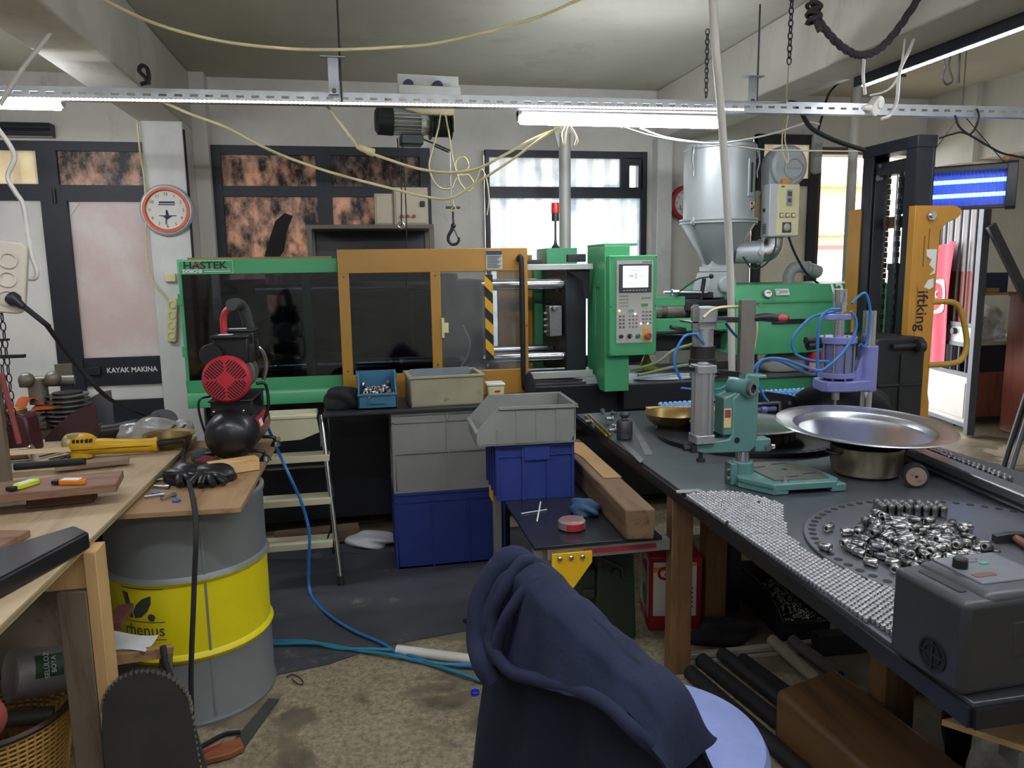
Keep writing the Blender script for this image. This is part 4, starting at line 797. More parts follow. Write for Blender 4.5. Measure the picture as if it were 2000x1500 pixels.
# electric cabinets on the shelf frame behind the machine
a, b = W(733, 440, 5.75), W(768, 378, 5.75)
cb = thing('electric_cabinet', 'narrow beige steel cabinet beside the one with red buttons', 'cabinet', (a.x, 5.75, a.z), 0, 'electric cabinets')
BEI = mat('beige_steel', '#c6bda3', 0.5, 0, 0.06, 4)
obj('body', MB().bb(0, b.x-a.x, 0, 0.2, 0, b.z-a.z), BEI, cb, bevel=0.004)
obj('door', MB().bb(0.012, b.x-a.x-0.01, -0.008, 0, 0.012, b.z-a.z-0.012), BEI, cb, bevel=0.003)
a2, b2 = W(771, 440, 5.72), W(835, 366, 5.72)
cb = thing('electric_cabinet', 'beige steel control cabinet with black knob and three red buttons', 'cabinet', (a2.x, 5.72, a.z), 0, 'electric cabinets')
wq, hq = b2.x-a2.x, b2.z-a.z
obj('body', MB().bb(0, wq, 0, 0.22, 0, hq), BEI, cb, bevel=0.004)
obj('door', MB().bb(0.012, wq-0.012, -0.01, 0, 0.012, hq-0.012), BEI, cb, bevel=0.003)
obj('rotary_knob', MB().bb(wq-0.06, wq-0.025, -0.03, -0.01, hq*0.48, hq*0.48+0.04), BLACK, cb, bevel=0.004)
for i in range(3): obj('push_button', MB().cyl((0.05+0.045*i, -0.01, 0.06), (0.05+0.045*i, -0.026, 0.06), 0.013), REDP, cb)
c0, c1 = W(600, 446, 5.7), W(845, 446, 5.7)
BRF = mat('brown_grey_steel', '#6b645c', 0.5, 0.1, 0.1, 5)
sh = thing('cabinet_shelf', 'grey brown open steel shelf frame behind the machine carrying the cabinets', 'shelf', (c0.x, 5.6, 0))
wz = c1.x-c0.x; hz_ = a.z-0.002
obj('top_board', MB().bb(0, wz, 0, 0.42, hz_-0.03, hz_), BRF, sh, bevel=0.003)
obj('back_board', MB().bb(0.03, wz-0.03, 0.40, 0.42, 0.6, hz_-0.03), mat('dark_grey_board', '#4c4d4e', 0.6), sh, ang=0)
for x in (0, wz-0.035):
    for y in (0, 0.385): obj('post', MB().bb(x, x+0.035, y, y+0.035, 0, hz_-0.03), BRF, sh)
# ================================================================ stacker, insect lamp, gate and annex
SY = mat('stacker_yellow', '#bd8834', 0.45, 0, 0.12, 4, spot=('#5b4726', 0.70))
MAST = mat('mast_black', '#23262e', 0.45, 0.1, 0.2, 6)
sk = thing('pallet_stacker', 'yellow and black pallet stacker with tall chain mast by the doorway', 'stacker', (0, 0, 0))
for y0, y1 in ((4.005, 4.10), (4.40, 4.495)):
    obj('mast_post', MB().bb(3.20, 3.215, y0, y1, 0.1, 2.37).bb(3.305, 3.32, y0, y1, 0.1, 2.37).bb(3.20, 3.32, y0 if y0 < 4.2 else y1-0.015, y0+0.015 if y0 < 4.2 else y1, 0.1, 2.37), MAST, sk, bevel=0.003)
obj('inner_mast', MB().bb(3.22, 3.30, 4.09, 4.11, 0.1, 2.25).bb(3.22, 3.30, 4.39, 4.405, 0.1, 2.25).bb(3.22, 3.30, 4.09, 4.405, 2.18, 2.26), MAST, sk, bevel=0.003)
obj('top_beam', MB().bb(3.195, 3.325, 4.0, 4.50, 2.305, 2.375), MAST, sk, bevel=0.004)
for y in (4.165, 4.275):
    mb = MB()
    for k in range(46):
        z = 0.72+0.032*k
        mb.bb(3.222, 3.232, y-0.012, y+0.012, z, z+0.026) if k % 2 else mb.bb(3.216, 3.238, y-0.010, y+0.010, z-0.004, z+0.030)
    obj('lift_chain', mb, DARKST, sk, kind='stuff')
obj('cylinder_rod', MB().cyl((3.26, 4.22, 1.62), (3.26, 4.22, 2.19), 0.017, n=16), CHROME, sk)
obj('lift_cylinder', MB().cyl((3.26, 4.22, 0.2), (3.26, 4.22, 1.64), 0.036, n=18).cyl((3.26, 4.22, 1.60), (3.26, 4.22, 1.64), 0.042, n=18), MAST, sk)
obj('cross_bar', MB().bb(3.29, 3.32, 4.01, 4.49, 1.86, 1.93).bb(3.2, 3.32, 4.01, 4.49, 0.3, 0.45), mat('rusty_brown', '#6b4d36', 0.6, 0.2, 0.2, 6), sk, bevel=0.003)
obj('pulley', MB().cyl((3.21, 4.36, 2.17), (3.235, 4.36, 2.17), 0.018, n=14).cyl((3.20, 4.33, 2.24), (3.21, 4.33, 2.24), 0.012, n=10), STEEL, sk)
sp = obj('side_plate', MB().prism([(3.205, 0.12), (3.33, 0.12), (3.345, 0.68), (3.365, 0.68), (3.365, 0.80), (3.35, 0.86), (3.36, 1.83), (3.40, 1.87), (3.47, 1.90), (3.492, 1.92), (3.492, 1.955), (3.45, 1.972), (3.205, 1.972)], 3.975, 4.0), SY, sk, bevel=0.003)
obj('edge_strip', MB().bb(3.185, 3.207, 3.975, 4.03, 0.12, 1.972), SY, sk, bevel=0.002)
obj('plate_bolt', MB().cyl((3.285, 3.975, 1.915), (3.285, 3.955, 1.915), 0.030, n=6).cyl((3.285, 3.957, 1.915), (3.285, 3.945, 1.915), 0.016, n=12), CHROME, sk)
obj('far_side_plate', MB().bb(3.19, 3.32, 4.50, 4.525, 0.12, 1.99).bb(3.185, 3.20, 4.48, 4.60, 1.3, 1.99), SY, sk, bevel=0.003)
text('iftking', 0.10, PRINT_K, sp, face_cam(3.268, 3.974, 1.36) @ Matrix.Rotation(-PI/2, 4, 'Z'), 0.0006, bold=0.001)
obj('torn_sticker', MB().prism([(3.275, 1.72), (3.345, 1.72), (3.343, 1.58), (3.31, 1.57), (3.335, 1.60), (3.30, 1.63), (3.315, 1.66), (3.28, 1.68)], 3.9725, 3.975).prism([(3.275, 1.50), (3.30, 1.54), (3.335, 1.55), (3.338, 1.50), (3.31, 1.485)], 3.9725, 3.975), PRINT_W, sp, ang=0)
obj('lettering_rub', MB().bb(3.255, 3.262, 3.9735, 3.975, 1.62, 1.80).bb(3.285, 3.290, 3.9735, 3.975, 1.66, 1.84).bb(3.23, 3.233, 3.9735, 3.975, 0.9, 1.5), mat('worn_print', '#7a5a22', 0.6), sp, ang=0)
bc = obj('battery_cover', MB().prism(rrect(2.905, 3.235, 0.55, 1.215, 0.03), 3.88, 4.3), mat('cover_black', '#1d1f22', 0.55, 0, 0.2, 8), sk, bevel=0.012)
obj('cover_rib', MB().bb(3.07, 3.085, 3.868, 3.882, 0.62, 1.12).bb(2.93, 3.22, 3.868, 3.882, 0.93, 0.945), MATS['cover_black'], bc, bevel=0.003)
obj('cover_roller', MB().cyl((3.0, 3.865, 1.165), (3.15, 3.865, 1.165), 0.018, n=12).cyl((3.15, 3.85, 1.165), (3.19, 3.85, 1.165), 0.038, n=16), DARKST, bc)
obj('control_handle', MB().tube([(3.34, 3.985, 1.41), (3.45, 3.985, 1.41), (3.51, 3.985, 1.395), (3.555, 3.985, 1.34), (3.60, 3.985, 1.20), (3.605, 3.985, 1.12), (3.58, 3.985, 1.06), (3.52, 3.985, 1.035), (3.34, 3.985, 1.03)], 0.017, n=12, smooth=5), mat('ochre_handle', '#b8933a', 0.5, 0, 0.15, 5), sk)
obj('chassis', MB().bb(2.9, 3.33, 4.0, 4.5, 0.06, 0.14), SY, sk, bevel=0.02)
for x, y in ((3.05, 4.0), (3.05, 4.5), (3.25, 4.25)): obj('wheel', MB().cyl((x, y-0.03, 0.05), (x, y+0.03, 0.05), 0.05, n=18), RUBBER, sk)
# insect lamp
za, zb = Vector((3.66, 4.73, 0)), Vector((4.14, 4.26, 0))
zp = thing('insect_lamp', 'black insect killer lamp with two glowing blue tubes', 'lamp', (za.x, za.y, 1.985), math.atan2(zb.y-za.y, zb.x-za.x))
ZL = (zb-za).length
ZB = mat('lamp_black', '#22252d', 0.4, 0, 0.1, 5)
obj('top_cover', MB().prism([(-0.05, 0.24), (-0.05, 0.275), (-0.03, 0.285), (0.05, 0.285), (0.05, 0.24)], 0.0, ZL, 'yz'), ZB, zp, bevel=0.003)
obj('bottom_tray', MB().prism([(-0.055, 0.0), (0.055, 0.0), (0.055, 0.02), (-0.055, 0.02)], 0.0, ZL, 'yz'), ZB, zp, bevel=0.003)
obj('end_block', MB().prism(rrect(-0.065, 0.065, -0.01, 0.29, 0.02), ZL-0.06, ZL, 'yz'), ZB, zp, bevel=0.004)
obj('end_block', MB().prism(rrect(-0.065, 0.065, -0.01, 0.29, 0.02), 0.0, 0.06, 'yz'), ZB, zp, bevel=0.004)
BLUEE = emis('lit_blue_tube', '#5fb8ff', 4.0)
for z in (0.09, 0.18): obj('blue_tube', MB().cyl((0.06, -0.01, z), (ZL-0.06, -0.01, z), 0.013, n=12), BLUEE, zp)
obj('reflector', MB().bb(0.06, ZL-0.06, 0.035, 0.04, 0.02, 0.24), mat('violet_reflector', '#4a4fb4', 0.35, 0.3, 0.05), zp, ang=0)
for k in range(26): obj('grille_wire', MB().cyl((0.07+k*(ZL-0.14)/25, -0.045, 0.02), (0.07+k*(ZL-0.14)/25, -0.045, 0.24), 0.0014, n=5), STEEL, zp)
obj('hang_wire', MB().tube([(0.12, 0, 0.285), (ZL/2, 0.02, 0.62), (ZL/2, 0.02, CZ-1.985)], 0.003, n=5).tube([(ZL-0.08, 0, 0.285), (ZL/2, 0.02, 0.62)], 0.003, n=5), DARKST, zp)
obj('bow', MB().sph((ZL-0.07, -0.02, 0.305), 0.022, (1.2, 0.8, 0.7)).sph((ZL-0.04, -0.02, 0.315), 0.018), mat('tan_string', '#b98d5c', 0.8, 0, 0.3, 30), zp)
# barred steel gate, swung open
gA, gB = Vector((5.585, 6.04, 0)), Vector((5.75, 6.87, 0)); gd = (gB-gA).normalized(); GL = (gB-gA).length
gt = thing('steel_gate', 'tall barred steel gate with sheet metal foot swung open', 'gate', gA, math.atan2(gd.y, gd.x))
GST = mat('gate_steel', '#5b5e66', 0.45, 0.4, 0.12, 5)
SHEET = mat('galvanised_sheet', '#b2b0ac', 0.4, 0.4, 0.1, 3)
obj('front_post', MB().bb(0, 0.07, -0.035, 0.035, 0.02, 2.68), GST, gt, bevel=0.004)
obj('hinge_post', MB().bb(GL-0.05, GL, -0.03, 0.03, 0.02, 2.62), GST, gt, bevel=0.004)
for z in (2.58, 2.30, 1.05, 0.86, 0.58, 0.10): obj('gate_rail', MB().bb(0.07, GL-0.05, -0.02, 0.02, z-0.02, z+0.02), GST, gt, bevel=0.003)
for k in range(6): obj('gate_bar', MB().cyl((0.17+0.125*k, -0.01, 0.58), (0.17+0.125*k, -0.01, 2.58), 0.013, n=10), GST, gt)
obj('kick_sheet', MB().bb(0.06, GL-0.05, 0.0, 0.01, 0.10, 0.58), SHEET, gt)
obj('kick_panel', MB().bb(0.12, GL-0.12, 0.010, 0.016, 0.16, 0.50), SHEET, gt, bevel=0.003)
obj('lock_sheet', MB().bb(0.06, GL-0.05, -0.006, 0.004, 0.86, 1.05), SHEET, gt)
obj('lock_knob', MB().cyl((0.36, 0.0, 0.98), (0.36, 0.04, 0.98), 0.03, n=14), DARKST, gt)
obj('backing_sheet', MB().bb(0.10, GL-0.05, -0.045, -0.040, 1.55, 2.30), film('grey_plastic_sheet', '#b9b2b2', '#d9d4d2', 0.4), gt, ang=0)
obj('red_panel', MB().bb(0.10, GL-0.05, -0.05, -0.04, 1.05, 1.55), mat('red_brown_panel', '#a3584c', 0.5, 0, 0.1, 3), gt, ang=0)
mb = MB().bar(W(1935, 440, 6.0), W(2006, 585, 6.0), 0.04, 0.085)
tag(obj('diagonal_brace', mb, GST, bevel=0.003), 'dark steel beam slanting down to the right of the gate', 'brace')
# flag hung over the gate bars
fl = thing('hanging_flag', 'red flag with white crescent and star draped on the gate', 'flag', gA+gd*0.0, math.atan2(gd.y, gd.x))
FLG = mat('flag_red', '#d5495c', 0.75, 0, 0.08, 4)
f0, f1, zt, zb_ = 0.40, 0.80, 1.84, 0.62
def flag_at(u, v): return (f0+(f1-f0)*u+0.04*v*(1-u), 0.045+0.018*math.sin(u*11+v*2)+0.012*math.sin(v*5), zt-0.05*(u)-(zt-zb_)*v)
obj('flag_cloth', MB().grid(flag_at, 16, 30, 0.003), FLG, fl, ang=80)
def on_flag(u, v): p = flag_at(u, v); return Vector((p[0], p[1]+0.008, p[2]))
mb = MB(); n = 14
for i in range(n):
    a0_, a1_ = R(55+250*i/n), R(55+250*(i+1)/n)
    q = []
    for a in (a0_, a1_):
        t = (a-R(55))/R(250); wd_ = 0.11*math.sin(PI*t)
        q.append([(0.5+0.42*math.cos(a), 0.42+0.14*math.sin(a)), (0.5+(0.42-wd_*2.2)*math.cos(a)+0.03, 0.42+(0.14-wd_*0.6)*math.sin(a))])
    mb.add([on_flag(*q[0][0]), on_flag(*q[1][0]), on_flag(*q[1][1]), on_flag(*q[0][1])], [(0, 1, 2, 3)])
obj('crescent', mb, PRINT_W, fl, ang=0)
mb = MB(); st = [on_flag(0.62+(0.16 if k % 2 == 0 else 0.065)*math.cos(2*PI*k/10), 0.40+(0.052 if k % 2 == 0 else 0.021)*math.sin(2*PI*k/10)) for k in range(10)]
mb.add([on_flag(0.62, 0.40)]+st, [(0, 1+k, 1+(k+1) % 10) for k in range(10)])
obj('star', mb, PRINT_W, fl, ang=0)
# annex furniture
REDW = wood('red_cabinet_wood', '#7c4034', '#9a5546', 1.0, 2, 0.5)
cw = thing('tall_cabinet', 'reddish brown wooden cabinet side at the right edge of the photo', 'cabinet', (6.02, 5.84, 0), R(-8))
obj('side_panel', MB().bb(-0.02, 0.0, 0.0, 0.36, 0.02, 1.31), REDW, cw, bevel=0.002)
obj('front_panel', MB().bb(0.0, 0.5, -0.02, 0.0, 0.02, 1.31), REDW, cw, bevel=0.002)
obj('cabinet_top', MB().bb(-0.02, 0.5, -0.02, 0.38, 1.31, 1.335), REDW, cw, bevel=0.002)
ct = thing('annex_counter', 'dark cupboard with pale worktop behind the red brown cabinet', 'cupboard', (5.86, 6.42, 0), 0)
obj('worktop', MB().bb(0, 1.3, 0, 0.6, 0.82, 0.86), mat('pale_worktop', '#bcb8ae', 0.5), ct, bevel=0.003)
obj('cupboard_body', MB().bb(0.02, 1.3, 0.03, 0.6, 0.05, 0.82), mat('dark_cupboard', '#2a2230', 0.6), ct)
obj('cupboard_door', MB().bb(0.10, 0.5, 0.012, 0.03, 0.10, 0.55), REDW, ct, bevel=0.002)
pt = thing('cooking_pot', 'small white enamel pot on the annex worktop', 'pot', (6.0, 6.62, 0.862))
obj('pot_body', MB().lathe([(0, 0.0), (0.10, 0.0), (0.115, 0.03), (0.115, 0.12), (0.12, 0.125), (0.108, 0.125), (0.105, 0.02), (0, 0.02)], n=24), WHITEP, pt)
obj('pot_rim', MB().lathe([(0.112, 0.12), (0.124, 0.125), (0.112, 0.13)], n=24), DARKST, pt)
def blob(mb, c, r, sc, seed, amp=0.25, n=20, m=14, flat=True):
    rr = random.Random(seed); ks = [(rr.uniform(2, 6), rr.uniform(2, 6), rr.uniform(2, 6), rr.uniform(0, 6)) for _ in range(7)]
    b = len(mb.v); mb.sph((0, 0, 0), 1, n=n, m=m)
    for i in range(b, len(mb.v)):
        p = Vector(mb.v[i]); d = sum(math.sin(k[0]*p.x+k[1]*p.y+k[2]*p.z+k[3]) for k in ks)/len(ks)
        q = p*(1+amp*d); q = Vector((q.x*r*sc[0], q.y*r*sc[1], q.z*r*sc[2]))
        if flat and q.z < -r*sc[2]*0.55: q.z = -r*sc[2]*0.55
        mb.v[i] = (c[0]+q.x, c[1]+q.y, c[2]+q.z+(r*sc[2]*0.55 if flat else 0))
    return mb
POLY = glass('clear_polythene', '#e6e6e6', 1.2, 0.2, ('#d9d7d3', 0.42))
tag(obj('plastic_bag', blob(MB(), (6.3, 6.74, 0.862), 0.2, (1.0, 0.8, 1.0), 3, 0.3), POLY, ang=80), 'bulging clear plastic bag standing beside the enamel pot', 'bag')
wsz = thing('annex_shelf', 'plain wooden wall shelf in the annex above the pot', 'shelf', (5.80, 6.30, 1.345))
obj('shelf_board', MB().bb(0, 0.9, 0, 0.3, -0.025, 0), wood('shelf_wood', '#a5825f', '#c7a682', 1, 0), wsz)
for x in (0.06, 0.84): obj('shelf_leg', MB().bb(x-0.015, x+0.015, 0.25, 0.28, -1.345, -0.025), DKSTEEL, wsz)
tag(obj('wooden_block', MB().box((5.98, 6.38, 1.366), (0.14, 0.1, 0.04)), wood('block_pine', '#b28a58', '#d0ab7c', 1, 0), bevel=0.003), 'short wooden block on the annex shelf in front of the blue crate', 'block')
tc = thing('storage_crate', 'dark blue plastic crate on the annex wall shelf', 'crate', (6.02, 6.45, 1.346), 0, 'plastic crates')
obj('crate_body', MB().bb(-0.19, 0.19, -0.05, 0.15, 0, 0.17), mat('navy_crate', '#2b4063', 0.5, 0, 0.1, 4), tc, bevel=0.006)
obj('crate_rim', MB().bb(-0.2, 0.2, -0.06, 0.16, 0.165, 0.185), MATS['navy_crate'], tc, bevel=0.004)
for nm, p, q, m_ in (('nearer dark', (1958, 915), (2008, 760), DKSTEEL), ('farther grey', (1974, 918), (2020, 770), GST)):
    a = G(p[0], p[1]); b = W(q[0], q[1], a.y+0.15)
    d_ = b-a; tag(obj('leaning_pole', MB().cyl(a, a+d_*2.2, 0.022, n=12), m_), nm+' steel pole leaning at the right edge of the photo', 'pole', 'leaning steel poles')
# power bar hanging by the doorway
c = W(1595, 300, 5.0)
pbh = thing('hanging_power_bar', 'dusty grey power bar hanging on the black cable by the doorway', 'power bar', (c.x, 5.0, c.z))
obj('bar_body', MB().prism(rrect(-0.033, 0.033, -0.14, 0.14, 0.03), -0.02, 0.02), mat('dusty_grey_plastic', '#9c9c92', 0.6, 0, 0.12, 6), pbh, bevel=0.006)
for z in (-0.08, 0.0, 0.08): obj('outlet', MB().lathe([(0.026, 0), (0.026, 0.003), (0.02, 0.003), (0.018, -0.01), (0, -0.01)], (0, -0.021, z), (0, -1, 0), 14), MATS['dusty_grey_plastic'], pbh)
obj('bar_lead', MB().tube([(0, 0, 0.14), (0.0, -0.05, 0.25), (-0.04, -0.2, 0.38), (-0.05, -0.5, 0.42), (-0.05, -0.93, 0.30)], 0.008, n=6, smooth=5), RUBBER, pbh)
# ================================================================ steel work table on the right and what stands on it
TZ = 0.80
TOPM = mat('dark_steel_sheet', '#6a6e75', 0.34, 0.7, 0.16, 5, 0.02, spot=('#868a90', 0.64))
TEDGE = mat('dark_table_edge', '#26282c', 0.42, 0.4, 0.15, 8)
LEGW = wood('leg_wood', '#5f4630', '#836142', 1.0, 2, 0.6)
tb = thing('work_table', 'long dark steel topped work table with wooden legs', 'table', (0, 0, 0))
tp = [(1.135, 1.17), (2.60, 1.17), (2.60, 4.21), (1.205, 4.21)]
obj('table_top', MB().prism(tp, TZ-0.012, TZ, 'xy'), TOPM, tb, bevel=0.002)
mb = MB()
for a, b in zip(tp, tp[1:]+tp[:1]): mb.bar((a[0], a[1], TZ-0.032), (b[0], b[1], TZ-0.032), 0.02, 0.042)
obj('table_frame', mb, TEDGE, tb)
obj('cross_beam', MB().bb(1.3, 2.55, 2.0, 2.05, TZ-0.075, TZ-0.013).bb(1.3, 2.55, 3.1, 3.16, TZ-0.075, TZ-0.013), TEDGE, tb)
for x, y, w_, d_ in ((1.165, 2.70, 0.09, 0.06), (1.485, 3.05, 0.10, 0.08), (1.70, 2.12, 0.12, 0.09), (2.5, 1.4, 0.1, 0.08), (2.5, 4.05, 0.1, 0.08)):
    obj('leg', MB().bb(x, x+w_, y, y+d_, 0, TZ-0.053), LEGW, tb, bevel=0.004)
obj('steel_leg', MB().bb(1.66, 1.715, 3.16, 3.21, 0, TZ-0.055), DKSTEEL, tb, bevel=0.002)
obj('steel_crossbar', MB().bb(1.45, 1.80, 3.10, 3.16, 0.62, 0.68), DKSTEEL, tb)
# raised edge rail on the right side of the table
er = thing('edge_rail', 'long dark extruded metal rail lying along the right side of the table', 'rail', (0, 0, 0))
a, b = Vector((2.31, 2.95, TZ+0.0095)), Vector((2.12, 1.55, TZ+0.0095))
obj('rail_body', MB().bar(a+Vector((0, 0, 0.03)), b+Vector((0, 0, 0.03)), 0.075, 0.058), mat('satin_dark_rail', '#94969a', 0.32, 0.9, 0.08, 8, 0, (6, 0.5, 6)), er, bevel=0.008)
obj('rail_groove', MB().bar(a+Vector((-0.037, 0, 0.022)), b+Vector((-0.037, 0, 0.022)), 0.008, 0.012), MBLK, er)
# big round plate with a ring of holes
dc = Vector((1.76, 1.86, TZ+0.001))
rd = thing('round_steel_plate', 'large round dark steel plate with a ring of holes under the loose bushings', 'plate', dc)
PLM = mat('plate_steel', '#85878d', 0.32, 0.8, 0.12, 4)
obj('disc', MB().lathe([(0, 0), (0.472, 0), (0.474, 0.003), (0.474, 0.006), (0.472, 0.008), (0, 0.008)], n=72), PLM, rd)
for i in range(66):
    a = 2*PI*i/66; obj('rim_hole', MB().lathe([(0.0125, 0.0), (0.0125, 0.0015), (0, 0.0016)], (0.448*math.cos(a), 0.448*math.sin(a), 0.0075), n=10) if i == 0 else MB().lathe([(0.0125, 0.0), (0.0125, 0.0015), (0, 0.0016)], (0.448*math.cos(a), 0.448*math.sin(a), 0.0075), n=10), MBLK, rd)
# bushings
BUSH = mat('machined_bushing', '#a9a9a8', 0.26, 1.0, 0.18, 25)
BUSHD = mat('dark_bushing', '#77787a', 0.3, 1.0, 0.2, 25)
def ring_mesh(ro, ri, h, n, m):
    mb = MB().lathe([(ri, 0.001), (ri+0.0012, 0), (ro-0.0015, 0), (ro, 0.0015), (ro, h-0.0015), (ro-0.0015, h), (ri+0.0012, h), (ri, h-0.001), (ri, 0.001)], n=n)
    o = obj('tmp', mb, m, ang=50); me = o.data; bpy.data.objects.remove(o); return me
b_me = ring_mesh(0.0125, 0.0058, 0.036, 14, BUSH); b_me2 = ring_mesh(0.0125, 0.0058, 0.036, 14, BUSHD)
def put(me, name, M, label, group, cat='bushing'):
    o = bpy.data.objects.new(name, me); COL.objects.link(o); o.matrix_world = M; return tag(o, label, cat, group)
rng = random.Random(5); placed = []
lbl = 'loose machined steel bushing lying in the heap on the round plate'
def heap_h(x, y):
    return 0.0
N = 0; tries = 0
hx, hy = G(1690, 1050, TZ), G(1905, 1118, TZ)
while N < 150 and tries < 6000:
    tries += 1
    px = rng.gauss(1785, 62); py = rng.gauss(1078, 24)
    py += (px-1785)*0.16
    if not (1650 < px < 1965 and 1022 < py < 1150): continue
    p = G(px, py, TZ); lay = 0 if rng.random() < 0.62 else 1
    if (p.xy-dc.xy).length > 0.40: continue
    z = TZ+0.0095+0.0125+lay*0.021
    q = Vector((p.x, p.y, z))
    if any((q-r).length < (0.0265 if lay == 0 else 0.022) for r in placed): continue
    if lay and sum((q.xy-r.xy).length < 0.03 for r in placed if r.z < z-0.01) < 2: continue
    placed.append(q); N += 1
    a = rng.uniform(0, 2*PI); up = rng.random() < 0.12 and lay == 0
    if up: M = Matrix.Translation((q.x, q.y, TZ+0.0095))
    else: M = Matrix.Translation(q) @ Matrix.Rotation(a, 4, 'Z') @ Matrix.Rotation(PI/2+(rng.uniform(-0.35, 0.35) if lay else 0), 4, 'Y') @ Matrix.Translation((0, 0, -0.018))
    put(b_me if rng.random() < 0.75 else b_me2, 'bushing', M, lbl, 'loose bushings heaped on the round plate')
k = 0
for i in range(8):
    for j in range(3):
        if rng.random() < 0.12: continue
        p = G(1712+14*i+5*j, 1003+4.0*j+1.6*i*(0.6 if i > 4 else 0.2), TZ)
        p = Vector((p.x, p.y, TZ+0.0095)); 
        p = G(1712, 1000, TZ)+Vector((0.0262*i*0.95-0.008*j, -0.010*i-0.0255*j, 0)); p.z = TZ+0.0095
        put(b_me2, 'bushing', Matrix.Translation(p), 'dark bushing standing upright in the cluster behind the heap', 'upright bushings behind the heap'); k += 1
p = G(1612, 1046, TZ); put(b_me, 'bushing', Matrix.Translation((p.x, p.y, TZ+0.0225)) @ Matrix.Rotation(0.5, 4, 'Z') @ Matrix.Rotation(PI/2, 4, 'Y'), 'single bushing lying apart, left of the heap', 'stray bushings')
p = G(1622, 1085, TZ); put(b_me, 'bushing', Matrix.Translation((p.x, p.y, TZ+0.0225)) @ Matrix.Rotation(2.0, 4, 'Z') @ Matrix.Rotation(PI/2, 4, 'Y'), 'single bushing lying at the rim holes next to the small rings', 'stray bushings')
for i in range(34):
    r_, c_ = i % 2, i//2
    p = Vector((2.46-0.0262*r_-0.0035*c_+rng.uniform(-.004, .004), 2.86-0.029*c_+rng.uniform(-.004, .004), TZ+0.001))
    put(b_me2, 'bushing', Matrix.Translation(p), 'dark bushing standing in the row along the far right table edge', 'bushings along the table edge')
# carpet of small upright rings
s_me = ring_mesh(0.0068, 0.0036, 0.014, 9, mat('bright_small_ring', '#b4b4b8', 0.34, 0.9, 0.15, 40))
poly = [(1.150, 2.545), (1.25, 2.56), (1.351, 2.535), (1.40, 2.46), (1.43, 2.36), (1.35, 2.21), (1.275, 2.06), (1.262, 1.90), (1.30, 1.72), (1.36, 1.56), (1.40, 1.405), (1.16, 1.375), (1.150, 1.5)]
def inside(x, y):
    c = False
    for i in range(len(poly)):
        (x1, y1), (x2, y2) = poly[i], poly[i-1]
        if (y1 > y) != (y2 > y) and x < (x2-x1)*(y-y1)/(y2-y1)+x1: c = not c
    return c
pts = []; s = 0.0172; row = 0; y = 1.36
while y < 2.57:
    x = 1.15+(s*0.866 if row % 2 else 0)
    while x < 1.46:
        if inside(x, y) and (Vector((x, y))-dc.xy).length > 0.482 and rng.random() > 0.006: pts.append((x, y))
        x += s*1.732
    y += s/2; row += 1
pts.sort(key=lambda p: p[0]**2+p[1]**2)
for x, y in pts[:300]: put(s_me, 'small_ring', Matrix.Translation((x, y, TZ+0.0005)), 'small bright steel ring standing in the packed carpet, near end by the inverter box', 'packed carpet of small rings', 'ring')
mb = MB(); sv = [tuple(v.co) for v in s_me.vertices]; sf = [tuple(p.vertices) for p in s_me.polygons]
for x, y in pts[300:]: mb.add([(v[0]+x, v[1]+y, v[2]+TZ+0.0005) for v in sv], sf)
tag(obj('small_rings', mb, MATS['bright_small_ring'], ang=50, weld=False), 'packed carpet of small bright steel rings along the left table edge', 'rings', 'packed carpet of small rings', 'stuff')
# inverter box
vf = thing('inverter_box', 'dark grey inverter drive box with knob and fan grille on the near table corner', 'inverter', (1.118, 1.185, TZ+0.001), R(2))
VM = mat('inverter_grey', '#303236', 0.42, 0, 0.08, 10, 0.05)
obj('case_back', MB().prism(rrect(0.0, 0.20, 0.0, 0.205, 0.014), 0.075, 0.20, 'xz') if False else MB().bb(0.0, 0.26, 0.0, 0.20, 0.0, 0.195), VM, vf, bevel=0.014, seg=3)
obj('case_front', MB().bb(0.055, 0.30, 0.004, 0.196, 0.004, 0.205), mat('inverter_grey_2', '#3b3d41', 0.38, 0, 0.06, 10), vf, bevel=0.016, seg=3)
obj('fan_ring', MB().lathe([(0.036, 0), (0.036, 0.003), (0.031, 0.003), (0.031, 0.0)], (0.0, 0.075, 0.055), (-1, 0, 0), 26).lathe([(0.022, 0), (0.022, 0.003), (0.019, 0.003), (0.019, 0.0)], (0.0, 0.075, 0.055), (-1, 0, 0), 22).bar((-0.0015, 0.042, 0.055), (-0.0015, 0.108, 0.055), 0.003, 0.004).bar((-0.0015, 0.075, 0.022), (-0.0015, 0.075, 0.088), 0.003, 0.004, up=(0, 1, 0)), BLACK, vf)
obj('fan_hub', MB().lathe([(0.030, 0), (0, 0.0008)], (0.0, 0.075, 0.055), (-1, 0, 0), 22), MBLK, vf)
obj('recess_handle', MB().prism(rrect(0.03, 0.05, 0.05, 0.165, 0.006), 0.193, 0.1965, 'xy'), MBLK, vf, ang=0)
pn = obj('keypad', MB().bb(0.085, 0.24, 0.05, 0.185, 0.203, 0.209), mat('keypad_grey', '#63666b', 0.4), vf, bevel=0.004)
obj('knob', MB().lathe([(0.015, 0), (0.0145, 0.018), (0.012, 0.021), (0, 0.021)], (0.105, 0.13, 0.209), n=24), BLACK, pn)
for x, y, c in ((0.135, 0.165, '#b0303c'), (0.17, 0.135, '#2f9b82'), (0.155, 0.15, '#5d6065'), (0.165, 0.16, '#5d6065')): obj('key', MB().prism(rrect(x-0.010, x+0.010, y-0.006, y+0.006, 0.003), 0.2085, 0.2105, 'xy'), mat('key_'+c[1:], c, 0.5), pn)
